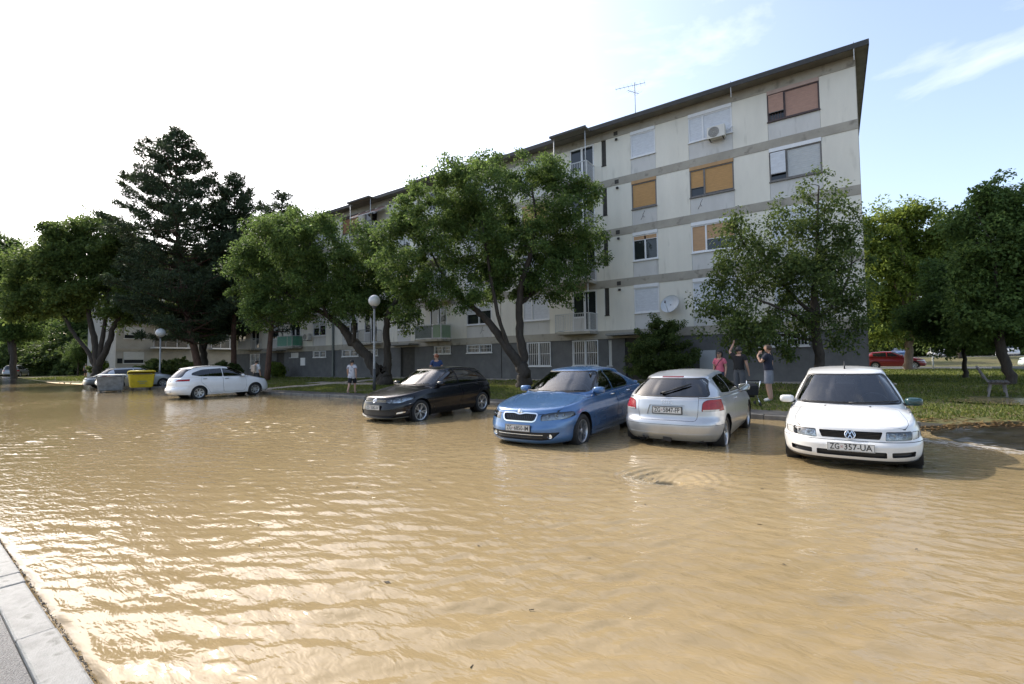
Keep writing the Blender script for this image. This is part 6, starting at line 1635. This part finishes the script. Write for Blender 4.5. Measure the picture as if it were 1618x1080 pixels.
def px_clumps(px0, s, hor, cl, z0, depth=.85):
    """helper: clump table written in measured units (column, row, half-width, half-height) -> metres at scale s per metre"""
    rn = random.Random(int(px0 * 7 + s)); out = []
    for i, c in enumerate(cl):
        r = (c[0] - px0) / s; z = CAMZ + (hor - c[1]) / s - z0; rr, rz = c[2] / s, c[3] / s
        d = c[4] if len(c) > 4 else rn.uniform(-.45, .45) * rr
        out.append((r, d, z, rr, rr * depth, rz))
    return out
def px_limb(px0, s, hor, z0, pts): return [((a - px0) / s, (q[3] if len(q) > 3 else 0), CAMZ + (hor - b) / s - z0, r) for q in pts for a, b, r in [q[:3]]]

# big broadleaf in the middle, forked trunk
bA = (-12.6, 19.4, gz(-12.6, 19.4)); s = 742 / 23.1; hA = 572.8
tree('broadleaf_tree', bA, px_clumps(828, s, hA, [(760, 300, 85, 50), (838, 268, 62, 38), (690, 340, 70, 55), (885, 345, 62, 52), (780, 372, 100, 55), (918, 392, 40, 38), (675, 425, 66, 42), (790, 440, 75, 34), (872, 425, 58, 34), (640, 385, 36, 46), (622, 350, 22, 30), (650, 460, 34, 30), (715, 470, 40, 22), (905, 300, 35, 25), (770, 245, 32, 20), (880, 470, 28, 16), (940, 380, 20, 24)], bA[2]),
     [px_limb(828, s, hA, bA[2], [(830, 612, .42), (826, 590, .33), (822, 572, .30)]),
      px_limb(828, s, hA, bA[2], [(824, 580, .26), (800, 545, .21), (776, 512, .18, .2), (755, 488, .15, .4), (728, 465, .11, .6), (700, 430, .07, .5), (680, 390, .04, .3)]),
      px_limb(828, s, hA, bA[2], [(825, 585, .27), (827, 555, .22), (822, 510, .19), (824, 460, .16, -.2), (838, 410, .12, -.4), (850, 350, .08, -.2), (845, 290, .04)]),
      px_limb(828, s, hA, bA[2], [(808, 556, .12), (795, 520, .10, -.3), (785, 480, .09, -.5), (775, 420, .07, -.6), (765, 350, .04, -.5)]),
      px_limb(828, s, hA, bA[2], [(823, 480, .10), (850, 455, .08, .4), (880, 420, .06, .7), (905, 380, .03, .8)])],
     'large spreading tree with a forked trunk in front of the middle of the block', 5, 'mid', 450, 255, .130, .66)
# leaning tree left of it
bB = (-22.1, 18.8, gz(-22.1, 18.8)); s = 742 / 28.1; hB = 575.4
tree('broadleaf_tree', bB, px_clumps(608, s, hB, [(430, 398, 62, 52), (490, 378, 62, 42), (395, 440, 36, 46), (540, 428, 72, 46), (470, 462, 72, 40), (592, 418, 50, 52), (625, 478, 36, 42), (560, 480, 52, 30), (445, 346, 42, 28), (650, 512, 16, 26), (420, 490, 36, 26), (500, 345, 22, 16), (575, 375, 28, 20), (380, 395, 20, 24)], bB[2]),
     [px_limb(608, s, hB, bB[2], [(610, 612, .55), (606, 595, .45), (604, 582, .40)]),
      px_limb(608, s, hB, bB[2], [(600, 592, .36), (580, 562, .30), (556, 538, .27, .2), (534, 512, .23, .4), (512, 495, .17, .5), (480, 480, .12, .5), (445, 455, .08, .3), (420, 410, .04)]),
      px_limb(608, s, hB, bB[2], [(611, 590, .26), (613, 560, .22), (612, 520, .19, -.2), (620, 490, .16, -.3), (634, 465, .12, -.3), (640, 430, .07, -.2), (620, 400, .04)]),
      px_limb(608, s, hB, bB[2], [(560, 540, .13), (563, 510, .11, -.3), (558, 470, .08, -.5), (548, 430, .05, -.4)]),
      px_limb(608, s, hB, bB[2], [(520, 500, .10), (505, 460, .08, -.3), (495, 410, .05, -.3), (490, 370, .03)])],
     'leaning broadleaf tree with a thick slanting trunk beside the globe lamp', 6, 'mid', 420, 235, .146, .72)
# slender tree at the right end of the facade
bC = (-.45, 20.6, gz(-.45, 20.6)); s = 742 / 17.3; hC = 567
tree('broadleaf_tree', bC, px_clumps(1293, s, hC, [(1300, 325, 36, 50), (1268, 385, 60, 42), (1332, 392, 40, 50), (1172, 375, 34, 44), (1208, 432, 68, 42), (1300, 452, 74, 44), (1140, 478, 44, 22), (1168, 520, 56, 34), (1250, 506, 58, 28), (1335, 500, 38, 34), (1240, 340, 26, 22), (1160, 345, 12, 22), (1195, 548, 36, 14), (1340, 540, 24, 18), (1255, 555, 24, 10), (1345, 330, 16, 16)], bC[2]),
     [px_limb(1293, s, hC, bC[2], [(1296, 604, .20), (1294, 575, .17), (1290, 530, .155), (1290, 480, .13), (1296, 420, .09), (1300, 340, .04), (1304, 290, .02)]),
      px_limb(1293, s, hC, bC[2], [(1290, 528, .08), (1260, 505, .07, -.3), (1225, 490, .05, -.5), (1180, 470, .03, -.5)]), px_limb(1293, s, hC, bC[2], [(1291, 540, .07), (1255, 528, .05, .4), (1205, 525, .04, .6), (1165, 515, .025, .6)]),
      px_limb(1293, s, hC, bC[2], [(1290, 500, .07), (1240, 440, .05, .3), (1200, 400, .035, .3), (1172, 350, .02, .2)]), px_limb(1293, s, hC, bC[2], [(1291, 505, .06), (1320, 470, .045, -.3), (1338, 420, .03, -.4), (1345, 370, .02)])],
     'slender airy tree in front of the right end of the block', 7, 'deep', 440, 80, .112, .44, twig=.008, flat=.8)
# rounded bush by the entrance
bb_ = (-7.1, 23.0, gz(-7.1, 23.0)); s = 742 / 23.0; hb_ = 570
tree('bush', bb_, px_clumps(1045, s, hb_, [(1045, 548, 40, 36), (1022, 570, 28, 22), (1072, 565, 28, 26), (1036, 520, 20, 16), (1064, 518, 18, 14), (1048, 585, 40, 14)], bb_[2], 1.),
     [px_limb(1045, s, hb_, bb_[2], [(1045 + a, 600, .06), (1045 + 2 * a, 570, .04), (1045 + 3 * a, 530, .02)]) for a in (-8, -2, 4, 9)], 'rounded evergreen bush beside the entrance', 8, 'deep', 140, 200, .10, .34, group='bushes', cat='bush', twig=.006)
# right-hand trees
b1_ = (4.57, 45.6, .58); s = 742 / 35.; h1 = 564.6
tree('broadleaf_tree', b1_, px_clumps(1436, s, h1, [(1428, 352, 52, 36), (1404, 420, 36, 48), (1470, 396, 48, 52), (1438, 462, 56, 40), (1498, 450, 36, 46), (1400, 490, 30, 30), (1455, 330, 30, 16), (1385, 370, 14, 26), (1480, 512, 40, 24), (1415, 522, 36, 20), (1385, 440, 16, 40), (1510, 395, 30, 48), (1500, 360, 24, 30), (1527, 415, 24, 50), (1518, 350, 16, 22)], b1_[2]),
     [px_limb(1436, s, h1, b1_[2], [(1434, 586, .30), (1437, 560, .26), (1441, 520, .24), (1440, 470, .2), (1436, 420, .13), (1430, 350, .05)]), px_limb(1436, s, h1, b1_[2], [(1440, 500, .14), (1465, 450, .1, .5), (1480, 400, .05, .6)]), px_limb(1436, s, h1, b1_[2], [(1440, 495, .12), (1412, 450, .09, -.5), (1402, 410, .05, -.6)])],
     'bright green tree with a pale trunk next to the red car', 9, 'light', 350, 225, .22, .95, m_barkl)
b2t = (5.05, 30.4, gz(5.05, 30.4)); s = 742 / 22.; h2 = 564
tree('broadleaf_tree', b2t, px_clumps(1525, s, h2, [(1518, 486, 50, 40), (1545, 440, 38, 36), (1478, 500, 30, 28), (1520, 420, 30, 28), (1555, 500, 34, 30), (1500, 530, 44, 18), (1545, 535, 30, 14), (1490, 450, 26, 28)], b2t[2]),
     [px_limb(1525, s, h2, b2t[2], [(1527, 603, .12), (1526, 575, .085), (1525, 530, .075), (1525, 480, .06), (1530, 430, .03)]), px_limb(1525, s, h2, b2t[2], [(1523, 520, .05), (1500, 500, .04, .3), (1480, 490, .02, .3)])],
     'small dark-stemmed tree on the right-hand lawn', 10, 'mid', 230, 240, .15, .62)
b3t = (5.4, 25.0, gz(5.4, 25.0)); s = 742 / 17.5; h3 = 563.2
tree('broadleaf_tree', b3t, px_clumps(1597, s, h3, [(1572, 338, 34, 46), (1612, 325, 40, 38), (1592, 400, 66, 46), (1556, 466, 42, 40), (1645, 420, 55, 70), (1622, 478, 50, 42), (1553, 300, 16, 22), (1640, 330, 40, 40), (1690, 440, 50, 60), (1590, 290, 20, 14), (1700, 360, 40, 50), (1580, 512, 56, 22), (1640, 520, 50, 24), (1540, 420, 22, 34), (1530, 355, 14, 26)], b3t[2]),
     [px_limb(1597, s, h3, b3t[2], [(1600, 615, .19), (1594, 585, .16), (1584, 540, .14), (1584, 500, .13), (1592, 450, .12), (1598, 390, .07), (1600, 330, .03)]), px_limb(1597, s, h3, b3t[2], [(1584, 505, .09), (1610, 460, .07, .4), (1645, 420, .05, .6), (1680, 400, .03, .6)]), px_limb(1597, s, h3, b3t[2], [(1584, 515, .08), (1565, 470, .06, -.4), (1560, 400, .04, -.5), (1558, 330, .02)])],
     'tall tree with a leaning trunk at the right edge, behind the bench', 11, 'mid', 450, 190, .126, .56)

# left-hand trees
bL = (-56.8, 14.5, .25); s = 742 / 44.; hL = 581
tree('broadleaf_tree', bL, px_clumps(157, s, hL, [(110, 396, 52, 44), (60, 432, 36, 40), (165, 388, 44, 40), (95, 466, 52, 34), (195, 440, 36, 46), (130, 352, 34, 18), (150, 440, 50, 36), (50, 475, 34, 26), (190, 490, 32, 22), (200, 395, 30, 36), (85, 375, 26, 20), (215, 470, 24, 26)], bL[2]),
     [px_limb(157, s, hL, bL[2], [(152, 602, .45), (153, 585, .36), (153, 572, .32)]), px_limb(157, s, hL, bL[2], [(150, 580, .22), (138, 555, .18), (118, 530, .15), (102, 505, .14), (88, 470, .08)]), px_limb(157, s, hL, bL[2], [(153, 578, .3), (150, 545, .25), (140, 505, .2), (130, 460, .14), (118, 410, .07)]),
      px_limb(157, s, hL, bL[2], [(155, 580, .3), (168, 550, .26), (178, 515, .2), (196, 490, .14), (205, 455, .08)]), px_limb(157, s, hL, bL[2], [(156, 570, .2), (162, 520, .17), (168, 470, .13), (168, 400, .06)])],
     'many-stemmed broadleaf tree behind the grey bin', 12, 'dark', 330, 220, .26, 1.05)
bF = (-86.0, 13.4, .3); s = 742 / 59.5; hF = 582.7
tree('broadleaf_tree', bF, px_clumps(22, s, hF, [(12, 418, 34, 44), (34, 478, 34, 28), (-4, 384, 24, 22), (60, 452, 20, 26), (-10, 460, 30, 40), (20, 520, 30, 14)], bF[2]),
     [px_limb(22, s, hF, bF[2], [(25, 600, .36), (22, 560, .3), (20, 500, .26), (16, 440, .24), (10, 390, .1)]), px_limb(22, s, hF, bF[2], [(20, 560, .24), (8, 510, .2), (0, 460, .12)]), px_limb(22, s, hF, bF[2], [(21, 530, .2), (35, 490, .14), (48, 460, .08)])],
     'tall thin-crowned tree at the far left edge', 13, 'mid', 230, 210, .34, 1.25)
bM = (-52.5, 21.5, .35); s = 742 / 48.; hM = 579
tree('broadleaf_tree', bM, px_clumps(330, s, hM, [(318, 440, 44, 40), (345, 480, 40, 30), (290, 490, 34, 30), (335, 520, 30, 14), (372, 505, 26, 26)], bM[2]),
     [px_limb(330, s, hM, bM[2], [(331, 595, .35), (331, 565, .3), (328, 540, .26)]), px_limb(330, s, hM, bM[2], [(330, 560, .2), (325, 520, .16), (318, 470, .1)]), px_limb(330, s, hM, bM[2], [(331, 555, .2), (338, 525, .16), (356, 505, .1)])],
     'broadleaf tree between the big pine and the long block', 14, 'deep', 220, 220, .28, 1.1)

def pine(base, h, lean, prof, z_first, label, seed, nb=17, bark=None, tuft=.30, dens=1.0, trunk_r=.3):
    """prof: (fraction of height, crown radius)"""
    rng = np.random.default_rng(seed); rn = random.Random(seed); t = empty('pine_tree', base); tag(t, label, 'pine tree', 'pines on the left')
    pf = curve(prof); mb = MB(); ax = lambda z: RT * (lean[0] * (1 - (z / h)) ** 2 * 0 + lean[0] * z / h + lean[2] * math.sin(math.pi * z / h)) + AW * (lean[1] * z / h) + Vector((0, 0, z))
    zz = np.linspace(0, h, 16); mb.tube([ax(z) for z in zz], [max(.02, trunk_r * (1 - .92 * z / h)) for z in zz], 10)
    C, D = [], []
    for i in range(nb):
        z = z_first + (h - z_first) * (i / (nb - 1)) ** .93; n = rn.choice([5, 6, 6, 7])
        ph = rn.uniform(0, 6)
        for j in range(n):
            a = ph + 2 * math.pi * j / n + rn.uniform(-.25, .25); L_ = max(.2, float(pf(z / h)) * rn.uniform(.55, 1.12)); zc = z + rn.uniform(-.35, .35)
            o = ax(max(.5, min(zc, h))); dr = Vector((math.cos(a), math.sin(a), 0)); rise = rn.uniform(-.10, .22) + .25 * z / h
            pts = [o + dr * (L_ * u) + Vector((0, 0, L_ * (rise * u + .22 * u * u - .12 * u))) + Vector((rn.gauss(0, .03), rn.gauss(0, .03), rn.gauss(0, .03))) * L_ for u in (0, .3, .6, .85, 1.)]
            mb.tube(pts, [.05 + .012 * L_, .04 + .008 * L_, .03, .02, .012], 5, cap=False)
            m_ = max(3, int(L_ * 8.5 * dens))
            for k in range(m_):
                u = .25 + .75 * (k + rn.random()) / m_; s_ = min(3, int(u * 4)); p = pts[s_].lerp(pts[s_ + 1], u * 4 - s_)
                sd = dr.cross(Vector((0, 0, 1))) * rn.uniform(-1, 1) * L_ * .22 * (1.15 - u + .3); q = p + sd + Vector((0, 0, rn.uniform(-.05, .25)))
                C.append(q[:]); D.append((dr * .7 + sd.normalized() * .5 + Vector((0, 0, .55)))[:])
    mb.build('trunk', bark or m_barkp, t)
    C, D = np.array(C), unit(np.array(D)); n = 12; idx = np.repeat(np.arange(len(C)), n); m_ = len(idx)
    dd = unit(D[idx] * .55 + unit(rng.normal(size=(m_, 3)))); L = tuft * rng.uniform(.6, 1.3, m_)
    cc = C[idx] + dd * (L * .5)[:, None] + rng.normal(0, tuft * .28, (m_, 3)); nn = unit(rng.normal(size=(m_, 3)))
    link('crown', leaf_mesh('crown', cc, dd, nn, L, L * .21, LEAF['pine'], rng), t)
    return t
pine((-47.3 + .6, 18.6 + .4, .3), 22.6, (-2.6, .0, -.9), [(0, 4.6), (.18, 5.8), (.3, 6.2), (.42, 5.8), (.55, 5.3), (.68, 4.3), (.78, 3.6), (.88, 2.4), (.95, 1.3), (1, .4)], 3.6, 'very tall dark pine rising above the other trees', 31, 28, dens=1.2, tuft=.36, trunk_r=.32)
pine((-46.4, 21.6, .35), 19.2, (-.2, 0, 0), [(0, 2.2), (.4, 2.8), (.6, 2.7), (.8, 2.2), (.92, 1.4), (1, .4)], 6.5, 'narrow pine right of the tall one', 32, 19, dens=1.3, tuft=.36, trunk_r=.26)
pine((-37.9, 20.2, .33), 15.3, (.9, .4, 0), [(0, 2.4), (.3, 2.9), (.6, 3.0), (.8, 2.3), (.92, 1.3), (1, .4)], 4.2, 'pine with a straight bare trunk behind the leaning tree', 33, 14, tuft=.32, trunk_r=.24)

# background trees: one crown each, shared shapes
proto = tree('broadleaf_tree', (16, 122, 1.6), [(0, 0, 6, 3.6, 3.2, 2.6), (-2, 1, 8.5, 2.6, 2.6, 2.0), (2, -.5, 8, 2.6, 2.4, 2.2), (.3, 0, 10.5, 2., 2., 1.6)], [[(0, 0, 0, .3), (.1, 0, 3, .24), (0, .1, 6, .15), (0, 0, 10, .05)], [(0, 0, 3.4, .14), (1.6, .3, 6, .08), (2.2, 0, 8, .04)]],
             'background tree beyond the far car park, behind the parked cars', 51, 'mid', 110, 130, .34, 1.25, group='background trees')
spots = [(2, 118, 1.1, 'leftmost background tree of the row beyond the far car park'), (8.5, 116, .95, 'second background tree of the row beyond the far car park'), (23, 119, 1.15, 'background tree of the far row behind the small dark-stemmed tree'), (30, 117, 1.0, 'background tree of the far row near the right edge'), (38, 120, 1.2, 'last background tree of the far row at the right edge'),
         (12.0, 74, .75, 'smaller tree on the bank below the far car park'), (1.6, 66, .8, 'tree on the bank just right of the building corner'),
         (-112, 26, 1.25, 'dark tree behind the far left cars'), (-124, 34, 1.4, 'tall background tree at the far left edge'), (-98, 33, 1.15, 'dark tree behind the distant walkers'), (-104, 44, 1.5, 'tall background tree left of the second block'), (-88, 26, .9, 'low dark tree left of the second block'), (-120, 14, 1.3, 'background tree at the left edge beyond the pale car'), (-134, 24, 1.5, 'large background tree farthest to the left'), (-94, 21.5, .42, 'young pale tree beside the distant walkers')]
for i, (x, y, sc, lab) in enumerate(spots):
    c = copy_tree(proto); c.location = (x, y, float(g_lawn(x, y)) - .05); c.rotation_euler = (0, 0, i * 1.7); c.scale = (sc * (1.1 if i % 2 else .95), sc, sc * (1 + .08 * ((i * 5) % 3))); c['label'] = lab
proto2 = tree('large_shrub', (-100, 30, .4), [(0, 0, 2.4, 3.4, 3.0, 2.2), (-2.2, .6, 1.6, 2.2, 2.2, 1.5), (2.2, -.4, 1.8, 2.4, 2.2, 1.6), (.4, 0, 4.4, 2.0, 2.0, 1.5)], [[(0, 0, 0, .15), (.1, 0, 2, .1), (0, .1, 4, .04)], [(0, 0, .3, .1), (1.6, .3, 2, .05)]],
              'dense dark shrub behind the distant walkers', 52, 'deep', 110, 130, .34, 1.1, group='background shrubs', cat='shrub')
for i, (x, y, sc, lab) in enumerate([(-108, 22, 1.2, 'dense shrub behind the grey sport utility car'), (-116, 19, 1.3, 'dense shrub behind the pale car at the left edge'), (-124, 23, 1.5, 'tall dense shrub at the left edge'), (-92, 30, 1.1, 'dense shrub left of the second block'), (-84, 34, 1.2, 'dense shrub against the left end of the second block'), (-112, 36, 1.6, 'largest dense shrub of the far left thicket'), (-107, 24.5, 1.7, 'dense shrub seen between the far left trunks'), (-103, 27, 1.8, 'tall dense shrub beside the second block end wall'), (-134, 18, 1.6, 'outermost dense shrub at the left edge'),
      (4, 108, 1.2, 'shrub behind the far car park near the building corner'), (11, 112, 1.0, 'shrub behind the white car of the far car park'), (19, 111, 1.2, 'shrub behind the far car park left of the leaning trunk'), (28, 113, 1.3, 'shrub behind the far car park near the right edge'), (37, 112, 1.2, 'shrub behind the far car park at the right edge'), (15, 101, 1.5, 'tall shrub behind the parked cars of the far car park'), (24, 102, 1.6, 'tall shrub of the far car park seen right of the leaning trunk'), (7, 103, 1.4, 'tall shrub behind the dark blue car')]):
    c = copy_tree(proto2); c.location = (x, y, float(g_lawn(x, y)) - .1); c.rotation_euler = (0, 0, i * 2.1); c.scale = (sc, sc, sc * (.9 + .1 * (i % 3))); c['label'] = lab
# hedge and shrubs
def shrub(x, y, r, h, lab, seed, leaf='deep', n=60, per=140, ls=.11):
    z = gz(x, y); tree('shrub', (x, y, z), [(0, 0, h * .55, r, r, h * .45), (r * .3, 0, h * .4, r * .8, r * .8, h * .35)], [[(0, 0, 0, .04), (.05, 0, h * .4, .03), (.1, 0, h * .8, .015)], [(-.1, 0, 0, .03), (-.2, .1, h * .6, .012)]], lab, seed, leaf, n, per, ls, .3, group='bushes', cat='shrub', twig=.006)
shrub(-41.2, 22.9, .6, 1.3, 'small shrub beside the left entrance door', 61, 'light'); shrub(-45.6, 20.5, 1.2, 1.7, 'dark shrub below the narrow pine', 62, ls=.16); shrub(-58.5, 19.5, 1.8, 2.0, 'dark shrub in front of the second block', 63, ls=.2, n=80); shrub(-70, 18.5, 1.6, 3.2, 'tall pale shrub left of the many-stemmed tree', 64, 'light', ls=.22, n=80)
shrub(-54.5, 18.2, 1.4, 1.6, 'dark shrub under the tall pine', 65, ls=.2, n=70); shrub(-62, 23, 1.6, 1.9, 'dark shrub against the second block', 66, ls=.2, n=70)

# ---- grass: short blades over the lawn (uncountable)
rng = np.random.default_rng(3)
def blades(n, x0, x1, y0, y1, hgt, wid):
    x = rng.uniform(x0, x1, n); y = rng.uniform(y0, y1, n); return x, y, hgt * rng.uniform(.4, 1.4, n), wid * rng.uniform(.6, 1.4, n)
parts = [blades(52000, -32, 1.2, KY + .85, 20, .065, .02), blades(26000, -45, 1.2, 18, 23.7, .075, .026), blades(26000, 1.2, 8, 13.2, 26, .065, .022), blades(22000, 1.5, 14, 26, 47.5, .09, .045), blades(8000, -90, -45, 14.5, 24, .14, .06)]
x, y, hh, ww = (np.concatenate([p[i] for p in parts]) for i in range(4))
dens = np.sin(x * .9 + 1.3) * np.sin(y * 1.1) + .6 * np.sin(x * 2.7 - y * 1.9) + rng.normal(0, .6, len(x))
ok = (dens > -.75) & ~((x > -28.05) & (x < -26.35)) & ~((x > -30.1) & (x < -22.3) & (y > 18.5) & (y < 20.0)) & ~((np.abs(x - 5.6) < 2.3) & (np.abs(y - 18.9) < 1.2)) & ~((x > 1.0) & (x < 6) & (y < 14.2 + .3 * np.sin(x * 3)))
x, y, hh, ww = x[ok], y[ok], hh[ok], ww[ok]; n = len(x)
z = g_lawn(x, y); a = rng.uniform(0, 2 * math.pi, n); lx, ly = rng.normal(0, .035, n), rng.normal(0, .035, n)
V = np.stack([np.stack([x - np.cos(a) * ww, y - np.sin(a) * ww, z - .01], -1), np.stack([x + np.cos(a) * ww, y + np.sin(a) * ww, z - .01], -1), np.stack([x + lx, y + ly, z + hh], -1)], 1).reshape(-1, 3).astype(np.float32)
me = bpy.data.meshes.new('grass'); me.vertices.add(3 * n); me.vertices.foreach_set('co', V.ravel()); me.loops.add(3 * n); me.loops.foreach_set('vertex_index', np.arange(3 * n, dtype=np.int32)); me.polygons.add(n); me.polygons.foreach_set('loop_start', np.arange(0, 3 * n, 3, dtype=np.int32)); me.polygons.foreach_set('loop_total', np.full(n, 3, np.int32))
me.materials.append(leafmat('grass_blade', (.05, .085, .014), (.17, .185, .045), .3)); me.update(calc_edges=True)
tag(link('grass', me), 'short grass on the lawn behind the kerb', 'grass', kind='stuff')
# brown washed-up leaves on the muddy edge of the right-hand lawn
mb = MB(); rn = random.Random(77)
for i in range(700):
    xx = rn.uniform(1.2, 5); yy = 12.7 + abs(rn.gauss(0, 1.1)); zz_ = max(float(g_park(xx, yy)) if yy < KY else 0, gz(xx, max(yy, KY + .12)) if yy > KY + .1 else 0) + .01; l = rn.uniform(.03, .08); an = rn.uniform(0, 6.3)
    mb.add([(xx - l * math.cos(an), yy - l * math.sin(an), zz_), (xx + .4 * l * math.sin(an), yy - .4 * l * math.cos(an), zz_ + .015), (xx + l * math.cos(an), yy + l * math.sin(an), zz_ + .006), (xx - .4 * l * math.sin(an), yy + .4 * l * math.cos(an), zz_ + .012)], [(0, 1, 2, 3)])
tag(mb.build('leaf_litter', leafmat('dead_leaf', (.10, .055, .02), (.24, .16, .06), .1)), 'brown leaf litter washed onto the muddy lawn edge', 'leaf litter', kind='stuff')
